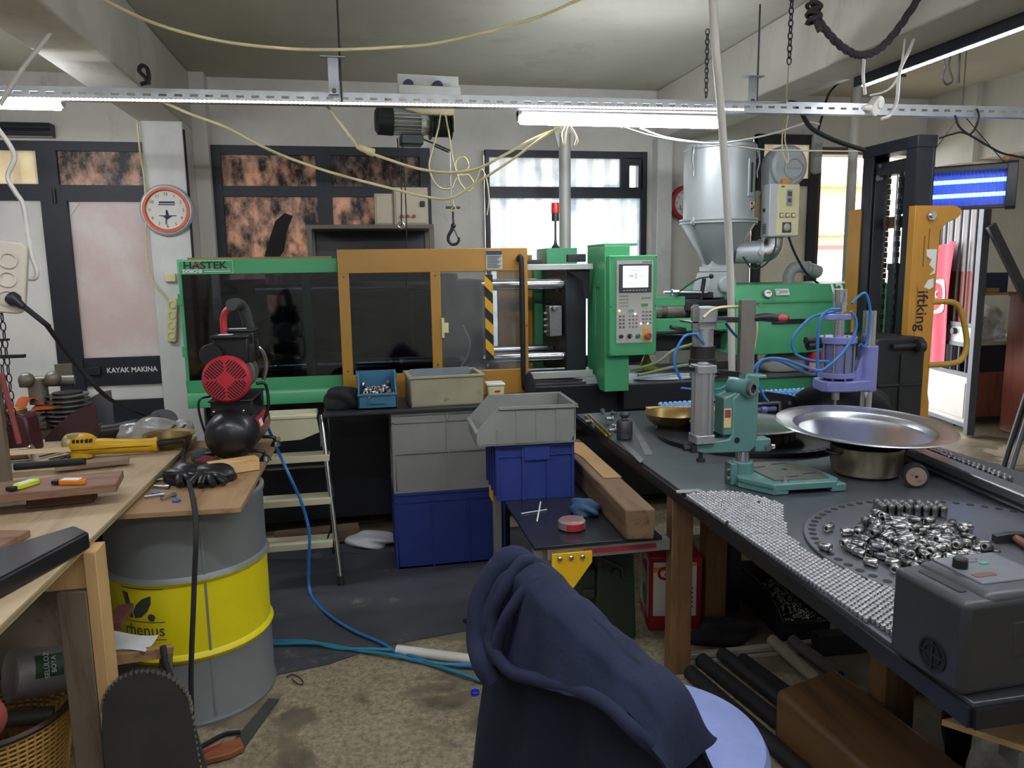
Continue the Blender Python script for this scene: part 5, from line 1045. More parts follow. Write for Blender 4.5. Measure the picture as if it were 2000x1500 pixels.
obj('keypad_display', MB().prism(rrect(0.095, 0.145, 0.075, 0.092, 0.002), 0.2085, 0.2100, 'xy'), mat('display_brown', '#6d4a3c', 0.3), pn)
obj('front_hatch', MB().bb(0.115, 0.29, -0.001, 0.006, 0.07, 0.145), VM, vf, bevel=0.003)
# hammer
hm = thing('hammer', 'hammer with a worn wooden handle lying at the right edge of the table', 'hammer', (1.90, 1.86, TZ+0.010), R(62))
obj('head', MB().prism([(-0.06, 0.0), (-0.06, 0.022), (-0.02, 0.03), (0.02, 0.03), (0.055, 0.026), (0.055, 0.004), (0.02, 0), (-0.02, 0)], -0.012, 0.012, 'xz', Matrix.Rotation(R(-75), 4, 'Z')), DARKST, hm, bevel=0.002)
obj('handle', MB().tube([(0.0, 0.0, 0.015), (-0.10, -0.02, 0.014), (-0.30, -0.06, 0.014)], 0.012, n=10), wood('hammer_handle', '#6b4038', '#8a5a4c', 2, 0), hm)
tag(obj('wood_strip', MB().box((1.20, 1.40, TZ+0.006), (0.08, 0.03, 0.010), R(-8)), wood('pale_strip', '#b78a5c', '#d4a878', 2, 0), bevel=0.001), 'thin pale wooden strip poking out beside the inverter box', 'strip')
# teal drill stand
TEAL = mat('teal_enamel', '#557f7a', 0.38, 0, 0.08, 3, coat=0.2)
ds = thing('drill_stand', 'teal cast drill stand with steel column and swing arm', 'drill stand', (1.44, 2.67, TZ+0.001))
obj('base_casting', MB().prism([(-0.045, -0.06), (0.03, -0.19), (0.28, -0.20), (0.31, -0.16), (0.31, -0.08), (0.28, 0.10), (0.10, 0.12), (0.03, 0.06), (-0.03, 0.05)], 0.015, 0.042, 'xy').prism([(-0.045, -0.06), (0.03, -0.19), (0.09, -0.19), (0.06, -0.09), (0.03, 0.06), (-0.03, 0.05)], 0.0, 0.03, 'xy').bb(0.26, 0.32, -0.20, -0.12, 0, 0.03).bb(0.22, 0.29, 0.04, 0.10, 0, 0.02), TEAL, ds, bevel=0.004)
obj('base_plate', MB().prism([(0.055, -0.15), (0.27, -0.165), (0.285, -0.10), (0.26, 0.095), (0.11, 0.11), (0.05, 0.0)], 0.042, 0.047, 'xy'), mat('ground_iron', '#8f8c85', 0.35, 0.8, 0.15, 12), ds)
for p, q in (((0.10, -0.125), (0.17, -0.12)), ((0.20, -0.10), (0.26, -0.095)), ((0.06, 0.03), (0.12, 0.04)), ((0.16, 0.06), (0.23, 0.07))): obj('slot', MB().bar((p[0], p[1], 0.0473), (q[0], q[1], 0.0473), 0.008, 0.001), MBLK, ds)
obj('centre_hole', MB().lathe([(0.012, 0), (0, 0.0005)], (0.17, -0.02, 0.0473), n=16), MBLK, ds)
obj('column_socket', MB().lathe([(0.042, 0.0), (0.042, 0.085), (0.038, 0.09), (0.028, 0.09)], n=24).bb(-0.06, -0.035, -0.03, 0.03, 0.0, 0.085), TEAL, ds, bevel=0.003)
for z in (0.028, 0.06): obj('socket_bolt', MB().cyl((-0.06, -0.012, z), (-0.075, -0.012, z), 0.012, n=10), CHROME, ds)
obj('base_bolt', MB().cyl((0.085, -0.17, 0.042), (0.085, -0.17, 0.065), 0.006, n=8).cyl((0.085, -0.17, 0.04), (0.085, -0.17, 0.05), 0.013, n=6), CHROME, ds)
obj('column', MB().cyl((0, 0, 0.05), (0, 0, 0.44), 0.027, n=24), CHROME, ds)
obj('square_post', MB().prism([(0.028*math.cos(R(22.5+45*k))*1.15, 0.028*math.sin(R(22.5+45*k))*1.15) for k in range(8)], 0.44, 0.715, 'xy'), mat('raw_steel_post', '#8e8a84', 0.45, 0.8, 0.12, 10), ds)
arm = [(-0.02, 0.44), (0.03, 0.43), (0.03, 0.16), (0.0, 0.135), (-0.19, 0.14), (-0.215, 0.15), (-0.215, 0.18), (-0.09, 0.19), (-0.075, 0.205), (-0.075, 0.345), (-0.05, 0.37)]
obj('swing_arm', MB().prism(arm, -0.055, -0.005, 'xz'), TEAL, ds, bevel=0.005)
obj('arm_block', MB().prism([(-0.11, 0.205), (-0.07, 0.205), (-0.055, 0.37), (-0.11, 0.35)], -0.05, 0.03, 'xz'), TEAL, ds, bevel=0.005)
obj('arm_boss', MB().lathe([(0.022, 0.0), (0.036, 0.0), (0.036, 0.085), (0.022, 0.085)], (-0.012, -0.062, 0.385), (-0.45, 0.9, 0), 24), TEAL, ds)
obj('boss_bore', MB().lathe([(0.026, 0.0), (0.026, 0.012), (0.017, 0.012), (0.017, -0.002), (0.026, 0)], (-0.010, -0.066, 0.385), (0.45, -0.9, 0), 20), STEEL, ds)
obj('boss_core', MB().lathe([(0.018, 0), (0, 0.001)], (-0.012, -0.070, 0.385), (0.45, -0.9, 0), 18), MBLK, ds)
pieces('column_clamp', [MB().bb(0.022, 0.085, -0.06, 0.0, 0.135, 0.185), MB().bb(0.02, 0.07, -0.04, 0.02, 0.415, 0.43)], TEAL, ds, bevel=0.005)
obj('clamp_bolt', MB().cyl((0.07, -0.06, 0.155), (0.07, -0.075, 0.155), 0.013, n=10).cyl((0.09, -0.05, 0.15), (0.105, -0.05, 0.15), 0.009, n=8), CHROME, ds)
obj('arm_hole', MB().lathe([(0.012, 0), (0, 0.0006)], (-0.055, -0.0555, 0.185), (0, -1, 0), 16), MBLK, ds)
lb = obj('maker_label', MB().bb(-0.109, -0.08, -0.0525, -0.0505, 0.235, 0.31), mat('cream_label', '#c9b67c', 0.5), ds, ang=0)
obj('label_band', MB().bb(-0.106, -0.083, -0.0535, -0.0515, 0.275, 0.305), mat('brown_label', '#7d4238', 0.5), lb, ang=0)
obj('arm_foot', MB().cyl((-0.19, -0.03, 0.108), (-0.19, -0.03, 0.14), 0.008, n=8).cyl((-0.19, -0.03, 0.105), (-0.19, -0.03, 0.118), 0.018, n=8).bb(-0.235, -0.215, -0.05, -0.01, 0.145, 0.175).cyl((-0.26, -0.03, 0.16), (-0.21, -0.03, 0.16), 0.011, n=10), DARKST, ds)
# red-black lever
lv = obj('lever_handle', MB().tube([(0.02, -0.01, 0.645), (0.06, -0.01, 0.648), (0.10, -0.01, 0.645), (0.15, -0.01, 0.640), (0.165, -0.01, 0.640)], 0.015, n=12, smooth=4, taper=lambda t: 0.8+0.35*math.sin(PI*t)), BLACK, ds)
obj('red_grip', MB().sph((0.135, -0.014, 0.643), 0.017, (1.8, 1.0, 0.85)), mat('grip_red', '#c23a48', 0.45), lv)
# aluminium cylinder on the arm
pc = thing('pneumatic_cylinder', 'ribbed aluminium pneumatic cylinder standing on the arm of the teal stand', 'cylinder', (1.252, 2.64, TZ+0.182))
prof = []
for k in range(4):
    for dx, dy in ((0.034, -0.022), (0.038, -0.018), (0.038, -0.009), (0.032, -0.006), (0.032, 0.006), (0.038, 0.009), (0.038, 0.018), (0.034, 0.022)):
        a = k*PI/2; prof.append((dx*math.cos(a)-dy*math.sin(a), dx*math.sin(a)+dy*math.cos(a)))
obj('barrel', MB().prism(prof, 0.03, 0.27, 'xy'), ALU, pc)
obj('end_block', MB().prism(rrect(-0.039, 0.039, -0.039, 0.039, 0.008), 0.0, 0.032, 'xy'), ALU, pc, bevel=0.002)
obj('end_block', MB().prism(rrect(-0.039, 0.039, -0.039, 0.039, 0.008), 0.268, 0.298, 'xy').cyl((0, 0, 0.298), (0, 0, 0.306), 0.02, n=18), ALU, pc, bevel=0.002)
obj('port_fitting', MB().bb(-0.055, -0.037, -0.012, 0.012, 0.275, 0.292), MBLK, pc, bevel=0.002)
# drill motor held by a plate on the post
am = thing('drill_motor', 'upright silver and black drill motor clamped beside the teal stand', 'motor', (1.305, 2.76, TZ))
obj('head_block', MB().prism(rrect(-0.04, 0.045, -0.04, 0.04, 0.014), 0.635, 0.69, 'xy').prism(rrect(-0.038, 0.042, -0.038, 0.038, 0.014), 0.60, 0.632, 'xy'), ALU, am, bevel=0.004)
obj('mount_plate', MB().bb(-0.075, 0.10, -0.055, 0.055, 0.630, 0.637).bb(-0.07, -0.045, -0.055, -0.049, 0.555, 0.70), STEEL, am, bevel=0.001)
obj('silver_barrel', MB().cyl((0, 0, 0.535), (0, 0, 0.605), 0.040, n=28), ALU, am)
obj('black_collar', MB().lathe([(0.046, 0.535), (0.048, 0.537), (0.048, 0.49), (0.053, 0.485), (0.053, 0.463), (0.044, 0.458)], n=28), RUBBER, am)
obj('gear_block', MB().prism(rrect(-0.044, 0.044, -0.044, 0.044, 0.02), 0.438, 0.458, 'xy').prism(rrect(-0.042, 0.042, -0.042, 0.042, 0.02), 0.412, 0.436, 'xy'), ALU, am, bevel=0.003)
obj('spindle', MB().cyl((0, 0, 0.385), (0, 0, 0.412), 0.024, n=20).cyl((0, 0, 0.362), (0, 0, 0.385), 0.010, n=12).cyl((0, 0, 0.352), (0, 0, 0.366), 0.013, n=6), STEEL, am)
pieces('side_grip', [MB().cyl((0.045, 0, 0.432), (0.085, -0.03, 0.432), 0.012, n=10), MB().cyl((-0.075, 0, 0.60), (-0.14, -0.01, 0.615), 0.009, n=8)], DARKST, am)
pieces('post_bracket', [MB().bar((0.05, -0.02, 0.64), (0.125, -0.08, 0.64), 0.03, 0.02), MB().bar((0.05, 0, 0.43), (0.125, -0.08, 0.43), 0.02, 0.02)], DARKST, am)
# wheel disc with pan, tray and mould segments
d2 = Vector((1.87, 3.42, TZ+0.001))
r2 = thing('round_steel_plate', 'round dark plate with rim holes under the frying pan and smaller tray', 'plate', d2)
obj('disc', MB().lathe([(0, 0), (0.45, 0), (0.452, 0.004), (0.452, 0.018), (0.45, 0.02), (0, 0.02)], n=64), mat('black_plate', '#2b2d31', 0.35, 0.6, 0.12, 5), r2)
for i in range(26):
    a = R(185+150*i/25); obj('rim_hole', MB().lathe([(0.013, 0.0), (0.013, 0.001), (0, 0.0012)], (0.43*math.cos(a), 0.43*math.sin(a), 0.0198), n=10), MBLK, r2)
c = G(1316, 806, TZ+0.085)
fp = thing('frying_pan', 'old golden brown frying pan resting on the round plate', 'pan', (c.x, c.y, TZ+0.0215))
GOLD = mat('browned_aluminium', '#8a7444', 0.32, 0.75, 0.22, 6)
obj('pan_body', MB().lathe([(0, 0.0), (0.10, 0.0), (0.135, 0.028), (0.152, 0.062), (0.156, 0.065), (0.148, 0.063), (0.13, 0.032), (0.095, 0.006), (0, 0.005)], n=40), GOLD, fp)
obj('rivet', MB().sph((0.06, -0.128, 0.05), 0.008).sph((0.08, -0.12, 0.045), 0.008), CHROME, fp)
TRAYM = mat('polished_tray', '#c2c4c6', 0.27, 1.0, 0.05, 3)
t1 = Vector((1.83, 3.36, TZ+0.066))
tr = thing('round_tray', 'smaller polished round steel tray behind the teal stand', 'tray', t1, 0, 'round steel trays')
obj('tray_body', MB().lathe([(0, 0.004), (0.215, 0.004), (0.235, 0.016), (0.262, 0.022), (0.275, 0.018), (0.275, 0.014), (0.262, 0.017), (0.236, 0.011), (0.215, 0.0), (0, 0.0)], n=64), TRAYM, tr)
SEG = mat('dark_brown_segment', '#4a3a38', 0.5, 0.1, 0.2, 8)
for i in range(9):
    a = R(215+13*i); M = Matrix.Translation((t1.x+0.215*math.cos(a), t1.y+0.215*math.sin(a), TZ+0.0215)) @ Matrix.Rotation(a+PI/2, 4, 'Z')
    o = obj('mould_block', MB().bb(-0.022, 0.022, -0.012, 0.012, 0, 0.042).bb(-0.015, 0.015, -0.0135, -0.011, 0.006, 0.036), SEG, bevel=0.002); o.matrix_world = M; tag(o, 'dark brown moulded block in the ring under the smaller tray', 'block', 'blocks under the smaller tray')
t2 = Vector((2.06, 2.80, TZ+0.139))
tr = thing('round_tray', 'large polished round steel tray standing on the dented pot', 'tray', t2, 0, 'round steel trays', (R(3.0), R(1.0), 0))
obj('tray_body', MB().lathe([(0, 0.004), (0.255, 0.004), (0.275, 0.022), (0.285, 0.026), (0.33, 0.03), (0.352, 0.038), (0.356, 0.034), (0.33, 0.024), (0.287, 0.020), (0.277, 0.014), (0.258, 0.0), (0, 0.0)], n=80), TRAYM, tr)
pot = thing('metal_pot', 'dented smoke stained aluminium pot supporting the large tray', 'pot', (1.985, 2.67, TZ+0.001))
obj('pot_body', MB().lathe([(0, 0.0), (0.112, 0.0), (0.128, 0.012), (0.136, 0.05), (0.138, 0.118), (0.142, 0.122), (0.134, 0.122), (0.13, 0.05), (0, 0.012)], n=40), mat('stained_pot', '#9a8f78', 0.3, 0.85, 0.25, 5, 0.05, spot=('#3a2f22', 0.58)), pot)
for s in (-1, 1): obj('pot_handle', MB().tube([(s*0.136, -0.03, 0.10), (s*0.165, -0.028, 0.10), (s*0.168, 0.02, 0.10), (s*0.136, 0.025, 0.10)], 0.007, n=8, smooth=3), BLACK, pot)
obj('pot_support', MB().bb(0.0, 0.20, 0.02, 0.16, 0.123, 0.134), wood('support_wood', '#a08250', '#c6a66c', 1, 0), pot)
c = G(1792, 955, TZ)
spn = thing('wheel_spool', 'round wooden faced spool standing on edge in front of the rail', 'spool', (c.x+0.01, c.y+0.03, TZ+0.046), 0, None, (0, 0, R(-28)))
obj('rim', MB().lathe([(0.0, 0.0), (0.045, 0.0), (0.045, 0.045), (0, 0.045)], (0, 0.02, 0), (0, -1, 0), 32), RUBBER, spn, bevel=0.002)
fcw = obj('face', MB().lathe([(0.036, 0.0), (0.036, 0.004), (0, 0.004)], (0.0, -0.024, 0), (0, -1, 0), 30), mat('brown_face', '#8a7468', 0.6, 0, 0.12, 12), spn)
obj('face_holes', MB().lathe([(0.006, 0), (0, 0.0006)], (0, -0.0282, 0), (0, -1, 0), 10), MBLK, fcw)
for x, z in ((-0.013, 0.008), (0.010, -0.016)): obj('washer', MB().lathe([(0.006, 0), (0.006, 0.001), (0.003, 0.001)], (x, -0.0282, z), (0, -1, 0), 12), CHROME, fcw)
# violet press
VIO = mat('violet_enamel', '#7a7eb8', 0.42, 0, 0.10, 6, spot=('#3d3a4a', 0.70))
pr = thing('pneumatic_press', 'violet pneumatic bench press on a thick steel column behind the large tray', 'press', (2.40, 3.26, TZ+0.001), R(-15))
pr.scale = (1, 1, 0.94)
obj('press_base', MB().prism(rrect(-0.055, 0.12, -0.09, 0.09, 0.03), 0, 0.03, 'xy'), VIO, pr, bevel=0.006)
obj('press_column', MB().cyl((0, 0, 0.03), (0, 0, 0.66), 0.030, n=26), CHROME, pr)
obj('column_sleeve', MB().cyl((0, 0, 0.245), (0, 0, 0.48), 0.046, n=26).prism([(-0.14, 0.245), (0.0, 0.245), (0.03, 0.48), (-0.02, 0.48), (-0.06, 0.36)], -0.03, 0.03, 'xz'), VIO, pr, bevel=0.004)
obj('head_plate', MB().prism([(-0.235, -0.06), (-0.21, -0.085), (-0.12, -0.09), (0.0, -0.05), (0.03, 0.0), (0.0, 0.05), (-0.12, 0.09), (-0.21, 0.085), (-0.235, 0.06)], 0.25, 0.305, 'xy'), VIO, pr, bevel=0.006)
cy = (-0.145, -0.005)
obj('cylinder_barrel', MB().cyl((cy[0], cy[1], 0.33), (cy[0], cy[1], 0.50), 0.072, n=36), mat('violet_barrel', '#7378a8', 0.3, 0.2, 0.06, 6), pr)
for z0, z1 in ((0.318, 0.345), (0.495, 0.53)): obj('cylinder_cap', MB().cyl((cy[0], cy[1], z0), (cy[0], cy[1], z1), 0.086, n=36), VIO, pr, bevel=0.003)
for k in range(5): 
    a = R(200+40*k); obj('tie_rod', MB().cyl((cy[0]+0.079*math.cos(a), cy[1]+0.079*math.sin(a), 0.31), (cy[0]+0.079*math.cos(a), cy[1]+0.079*math.sin(a), 0.54), 0.0055, n=8), STEEL, pr)
obj('piston_rod', MB().cyl((cy[0], cy[1], 0.53), (cy[0], cy[1], 0.66), 0.026, n=18).cyl((cy[0], cy[1], 0.655), (cy[0], cy[1], 0.69), 0.030, n=6).cyl((cy[0], cy[1], 0.70), (cy[0], cy[1], 0.77), 0.031, n=20).cyl((cy[0], cy[1], 0.69), (cy[0], cy[1], 0.705), 0.034, n=6), CHROME, pr)
obj('stop_collar', MB().prism(rrect(cy[0]-0.075, cy[0]+0.05, cy[1]-0.03, cy[1]+0.03, 0.015), 0.615, 0.643, 'xy'), VIO, pr, bevel=0.003)
obj('tool_spindle', MB().cyl((cy[0]-0.01, cy[1]-0.03, 0.205), (cy[0]-0.01, cy[1]-0.03, 0.25), 0.019, n=14).cyl((cy[0]-0.01, cy[1]-0.03, 0.10), (cy[0]-0.01, cy[1]-0.03, 0.21), 0.006, n=10).cyl((cy[0]-0.01, cy[1]-0.03, 0.075), (cy[0]-0.01, cy[1]-0.03, 0.105), 0.018, n=12), STEEL, pr)
obj('side_valve', MB().cyl((cy[0]-0.085, cy[1], 0.505), (cy[0]-0.16, cy[1]-0.02, 0.51), 0.020, n=12).cyl((cy[0]-0.085, cy[1], 0.49), (cy[0]-0.15, cy[1]-0.02, 0.48), 0.022, n=12), MBLK, pr)
def hoses(name, lab, lst, r=0.0065, m=None): 
    t = thing(name, lab, 'hose', (0, 0, 0))
    for l in lst: obj('hose', MB().tube(l, r, n=8, smooth=7), m or BLUEHOSE, t, ang=60)
    return t
hoses('air_hose', 'blue air hoses looped around the violet press', [
    PW([(1640, 605), (1615, 612), (1585, 620), (1555, 650), (1547, 675), (1560, 695), (1590, 705), (1618, 706)], 3.12),
    PW([(1640, 604), (1618, 606), (1602, 625), (1597, 665), (1596, 720), (1588, 732), (1560, 722), (1520, 704), (1492, 702), (1475, 715), (1465, 730)], 3.08),
    PW([(1662, 608), (1672, 625), (1668, 655), (1645, 690), (1620, 713), (1600, 724), (1570, 715), (1530, 702), (1500, 700), (1482, 710), (1478, 740), (1490, 770), (1500, 785)], 3.05),
    PW([(1664, 593), (1678, 578), (1690, 573), (1697, 590), (1700, 620), (1695, 660), (1688, 677), (1680, 672)], 3.2),
    PW([(1470, 725), (1473, 745), (1468, 765), (1478, 785)], 3.1)])
hoses('air_hose', 'blue air hose looping left of the drill motor', [PW([(1365, 652), (1340, 655), (1325, 675), (1317, 700), (1322, 725), (1332, 745)], 2.70), PW([(1360, 652), (1368, 662), (1376, 672)], 2.70), PW([(1418, 632), (1430, 648), (1442, 660)], 2.74), PW([(1330, 758), (1370, 762), (1405, 760), (1420, 752)], 3.2)], 0.0055)
hoses('cream_hose', 'cream air hose arching over the drill motor', [PW([(1374, 620), (1390, 606), (1410, 600), (1442, 599)], 2.72), PW([(1467, 612), (1477, 630), (1476, 660), (1468, 700), (1465, 720)], 2.74)], 0.0055, YCABLE)
# pneumatic valve and black bracket behind the smaller tray
vb = thing('valve_bracket', 'black curved bracket arm with bolts and a pneumatic valve behind the trays', 'bracket', (0, 0, 0))
bk = [W(x, y, 3.68) for x, y in ((1450, 772), (1500, 765), (1545, 772), (1580, 785), (1585, 800), (1560, 812), (1500, 812), (1450, 806))]
obj('bracket_arm', MB().prism([(p.x, p.z) for p in bk], 3.68, 3.70), MBLK, vb, bevel=0.003)
obj('bracket_rail', MB().bar(W(1570, 790, 3.66), W(1655, 832, 3.3), 0.03, 0.02), MBLK, vb)
for x, y in ((1540, 787), (1540, 798)): p = W(x, y, 3.68); obj('bracket_bolt', MB().cyl(p, p+Vector((0, -0.012, 0)), 0.011, n=10), CHROME, vb)
q = W(1490, 795, 3.66)
obj('valve_frame', MB().bb(q.x-0.085, q.x+0.085, 3.62, 3.66, q.z+0.018, q.z+0.03).bb(q.x-0.085, q.x-0.07, 3.62, 3.66, q.z-0.03, q.z+0.02).bb(q.x+0.07, q.x+0.085, 3.62, 3.66, q.z-0.03, q.z+0.02), STEEL, vb, bevel=0.002)
obj('valve_body', MB().cyl((q.x-0.06, 3.64, q.z-0.008), (q.x+0.06, 3.64, q.z-0.008), 0.016, n=12).cyl((q.x-0.03, 3.63, q.z-0.01), (q.x+0.0, 3.63, q.z-0.01), 0.022, n=12), MATS['violet_barrel'], vb)
obj('bracket_foot', MB().bb(bk[0].x, bk[4].x, 3.68, 3.74, TZ+0.022, bk[5].z), MBLK, vb)
# black jacket bundle
def cloth_heap(name, c, r, sc, seed, m, label, cat='cloth', amp=0.35):
    return tag(obj(name, blob(MB(), c, r, sc, seed, amp, 40, 24), m, ang=80), label, cat)
BCL = mat('black_cloth', '#1b1c1f', 0.9, 0, 0.25, 12, 0.5)
c = G(1700, 832, TZ)
cloth_heap('black_jacket', (2.55, 3.62, TZ+0.001), 0.2, (1.25, 0.75, 0.75), 11, BCL, 'crumpled black jacket heaped behind the violet press', 'jacket')
# weight, rulers, small hardware at the far left of the table
c = G(1216, 860, TZ)
wt = thing('cast_weight', 'dark cast iron one kilogram weight with knob on the rulers', 'weight', (c.x+0.02, c.y+0.03, TZ+0.0015))
IRON = mat('cast_iron', '#55565a', 0.45, 0.7, 0.2, 12)
obj('weight_body', MB().lathe([(0, 0), (0.037, 0), (0.040, 0.004), (0.040, 0.085), (0.034, 0.094), (0.016, 0.098), (0.014, 0.106), (0.024, 0.114), (0.026, 0.122), (0.018, 0.133), (0, 0.135)], n=32), IRON, wt)
text('1kg', 0.03, IRON, wt, face_cam(0.0, -0.041, 0.045), 0.0015)
for nm, p in (('right of the weight', ((1226, 818), (1233, 816), (1276, 888), (1260, 890))), ('in front of the weight', ((1209, 862), (1216, 858), (1258, 898), (1250, 905)))):
    q = [G(x, y, TZ) for x, y in p]
    tag(obj('steel_ruler', MB().prism([(v.x, v.y) for v in q], TZ+0.0005, TZ+0.002, 'xy'), STEEL, ang=0), 'flat steel ruler '+nm, 'ruler', 'steel rulers')
for nm, p in (('outer', ((1143, 812), (1185, 852))), ('inner', ((1150, 810), (1192, 850)))):
    a, b = (G(x, y, TZ+0.007) for x, y in p); tag(obj('brass_rod', MB().bar(a, b, 0.012, 0.012), mat('brass', '#b0924a', 0.3, 0.9, 0.1), bevel=0.002), nm+' brass rod lying at the far left corner of the table', 'rod', 'brass rods')
for i, (x, y, a) in enumerate(((1148, 828, 0.4), (1160, 836, 1.2), (1190, 822, 0.2), (1200, 812, 2.0), (1185, 832, 0.9), (1205, 838, 2.4), (1178, 808, 1.4), (1196, 845, 0.1))):
    p = G(x, y, TZ); o = obj('metal_offcut', MB().cyl((-0.02, 0, 0), (0.02, 0, 0), 0.009, n=10).cyl((0.014, 0, 0), (0.022, 0, 0), 0.013, n=10), STEEL, loc=(p.x, p.y, TZ+0.014)); o.rotation_euler = (0, 0, a)
    tag(o, 'small turned steel pin scattered around the cast weight', 'pin', 'steel pins around the weight')
q = G(1348, 960, TZ)
tag(obj('slotted_plate', MB().prism([(-0.06, -0.012), (-0.005, -0.022), (0.0, -0.012), (0.02, -0.014), (0.016, -0.024), (0.05, -0.026), (0.04, 0.014), (-0.05, 0.018)], 0, 0.003, 'xy'), mat('bright_plate', '#c9cacc', 0.3, 0.8, 0.05), loc=(q.x, q.y, TZ+0.001)), 'small bright notched metal plate at the far end of the ring carpet', 'plate')
# board with blue sprues at the far end
BRD = wood('board_wood', '#b08c58', '#d3b07a', 1.0, 0)
tag(obj('wooden_board', MB().box((1.99, 4.10, TZ+0.012), (0.72, 0.20, 0.022)), BRD, bevel=0.002), 'pale wooden board at the far end of the table under blue mouldings', 'board')
SPR = mat('light_blue_plastic', '#6da3d6', 0.42, 0, 0.08, 6)
def sprue(x, y, z, n, rz):
    t = MB().cyl((0, 0, 0.03), (n*0.03, 0, 0.03), 0.005, n=6)
    for i in range(n):
        for s in (-1, 1):
            t.cyl((0.015+0.03*i, 0, 0.03), (0.015+0.03*i, s*0.022, 0.03+0.006*s), 0.003, n=5)
            t.cyl((0.015+0.03*i, s*0.024, 0.017+0.010*s), (0.015+0.03*i, s*0.034, 0.022+0.015*s), 0.0135, n=10)
    o = obj('blue_sprue', t, SPR); o.location = (x, y, z); o.rotation_euler = (0, 0, rz); return o
tag(sprue(1.66, 4.05, TZ+0.025, 8, 0.02), 'light blue plastic sprue of caps on the left end of the board', 'sprue', 'blue plastic sprues')
tag(sprue(1.93, 4.13, TZ+0.025, 6, 0.0), 'light blue plastic sprue of caps behind the aluminium cylinder', 'sprue', 'blue plastic sprues')
for k in range(5): tag(sprue(2.19+0.02*k, 4.00+0.045*k, TZ+0.004+0.028*(k % 3) if k > 1 else TZ+0.026, 13, 0.03*(k % 2)), 'light blue plastic sprue of caps in the pile behind the black bracket', 'sprue', 'blue sprues in the pile')
tag(obj('low_tray_box', MB().bb(2.15, 2.78, 3.94, 4.19, TZ+0.001, TZ+0.003), BRD), 'thin pale board under the pile of blue mouldings', 'board')
# things on the machine bed
BZ = 0.910
sbt = thing('spray_bottle', 'red spray bottle with red trigger head on the machine bed', 'bottle', (G(1590, 728, BZ).x, G(1590, 728, BZ).y, BZ))
RB = mat('red_bottle', '#c0222a', 0.35, 0, 0.05)
obj('bottle_body', MB().lathe([(0, 0), (0.05, 0), (0.053, 0.01), (0.053, 0.13), (0.045, 0.165), (0.02, 0.2), (0.018, 0.23), (0, 0.23)], n=24), RB, sbt)
obj('trigger_head', MB().prism([(-0.06, 0.262), (-0.055, 0.245), (-0.02, 0.24), (-0.018, 0.225), (0.02, 0.225), (0.025, 0.262), (0.0, 0.27)], -0.014, 0.014, 'xz'), mat('red_trigger', '#c8363a', 0.4), sbt, bevel=0.003)
obj('trigger', MB().tube([(-0.02, 0, 0.24), (-0.035, 0, 0.215), (-0.05, 0, 0.20)], 0.006, n=6), WHITEP, sbt)
obj('bottle_label', MB().lathe([(0.054, 0.02), (0.054, 0.075)], n=16, a0=R(200), a1=R(310)), mat('label_cream', '#b8a08c', 0.5, 0, 0.3, 40), sbt)
c = G(1540, 726, BZ); cloth_heap('white_sack', (c.x, c.y+0.05, BZ), 0.12, (1.5, 0.6, 0.75), 5, mat('white_sack_mat', '#bfc3b8', 0.6, 0, 0.1, 6, 0.3), 'crumpled white plastic sack on the machine bed beside the spray bottle', 'sack', 0.22)
c = G(1262, 722, BZ); YP = mat('yellow_plastic', '#d8cf22', 0.4, 0, 0.1, 8)
mb = MB()
for i in range(14):
    a = 2*PI*i/14; mb.tube([(0.0, 0.0, 0.12), (0.025*math.cos(a), 0.02*math.sin(a), 0.07), (0.05*math.cos(a+0.4), 0.04*math.sin(a+0.4), 0.02), (0.08*math.cos(a+0.8), 0.06*math.sin(a+0.8), 0.009)], 0.008, n=6, smooth=3)
tag(obj('yellow_purge', mb, YP, loc=(c.x, c.y, BZ), ang=60), 'pile of bright yellow plastic strands on the machine bed', 'plastic strands')
c = G(1305, 742, BZ); cloth_heap('pale_sheet', (2.05, 4.72, BZ), 0.16, (1.9, 0.7, 0.09), 8, mat('pale_blue_sheet', '#b9c6cc', 0.6, 0, 0.1, 6, 0.2), 'flat pale blue plastic sheet on the machine bed in front of the yellow strands', 'sheet', 0.3)
# ================================================================ crates, bins, small table and ladder in the middle
BLUEC = mat('blue_crate', '#2a3a80', 0.42, 0, 0.12, 5, 0.03, spot=('#4c5886', 0.70))
GREYC = mat('grey_crate', '#8c8c88', 0.5, 0, 0.08, 4, 0.03, spot=('#6d6a64', 0.70))
def crate(name, label, w, d, h, loc, rz, m, ribs=3, mid=False, th=0.012, group='stacked plastic crates', rim=0.018, inner=None):
    t = thing(name, label, 'crate', loc, rz, group)
    mb = MB().bb(0, w, 0, d, 0, th).bb(0, w, 0, th, 0, h).bb(0, w, d-th, d, 0, h).bb(0, th, 0, d, 0, h).bb(w-th, w, 0, d, 0, h)
    obj('body', mb, m, t, bevel=0.002)
    e = rim*0.5
    obj('rim', MB().bb(-e, w+e, -e, th, h-rim, h).bb(-e, w+e, d-th, d+e, h-rim, h).bb(-e, th, 0, d, h-rim, h).bb(w-th, w+e, 0, d, h-rim, h), m, t, bevel=0.003)
    mk = MB()
    for k in range(ribs+2):
        x = 0.0 if k == 0 else (w if k == ribs+1 else w*k/(ribs+1)); mk.bb(x-0.005, x+0.005, -0.009, 0.001, 0, h-rim)
    for k in range(5):
        y = d*k/4; mk.bb(-0.009, 0.001, y-0.005, y+0.005, 0, h-rim).bb(w-0.001, w+0.009, y-0.005, y+0.005, 0, h-rim)
    mk.bb(-0.008, w+0.008, -0.009, 0.001, h-rim-0.04, h-rim-0.034)
    obj('ribs', mk, m, t, kind='stuff')
    if mid:
        for z in (h*0.5, 0.006): obj('tier_band', MB().bb(-0.008, w+0.008, -0.010, 0.001, z-0.006, z+0.006).bb(-0.010, 0.001, 0, d, z-0.006, z+0.006), m, t)
    return t
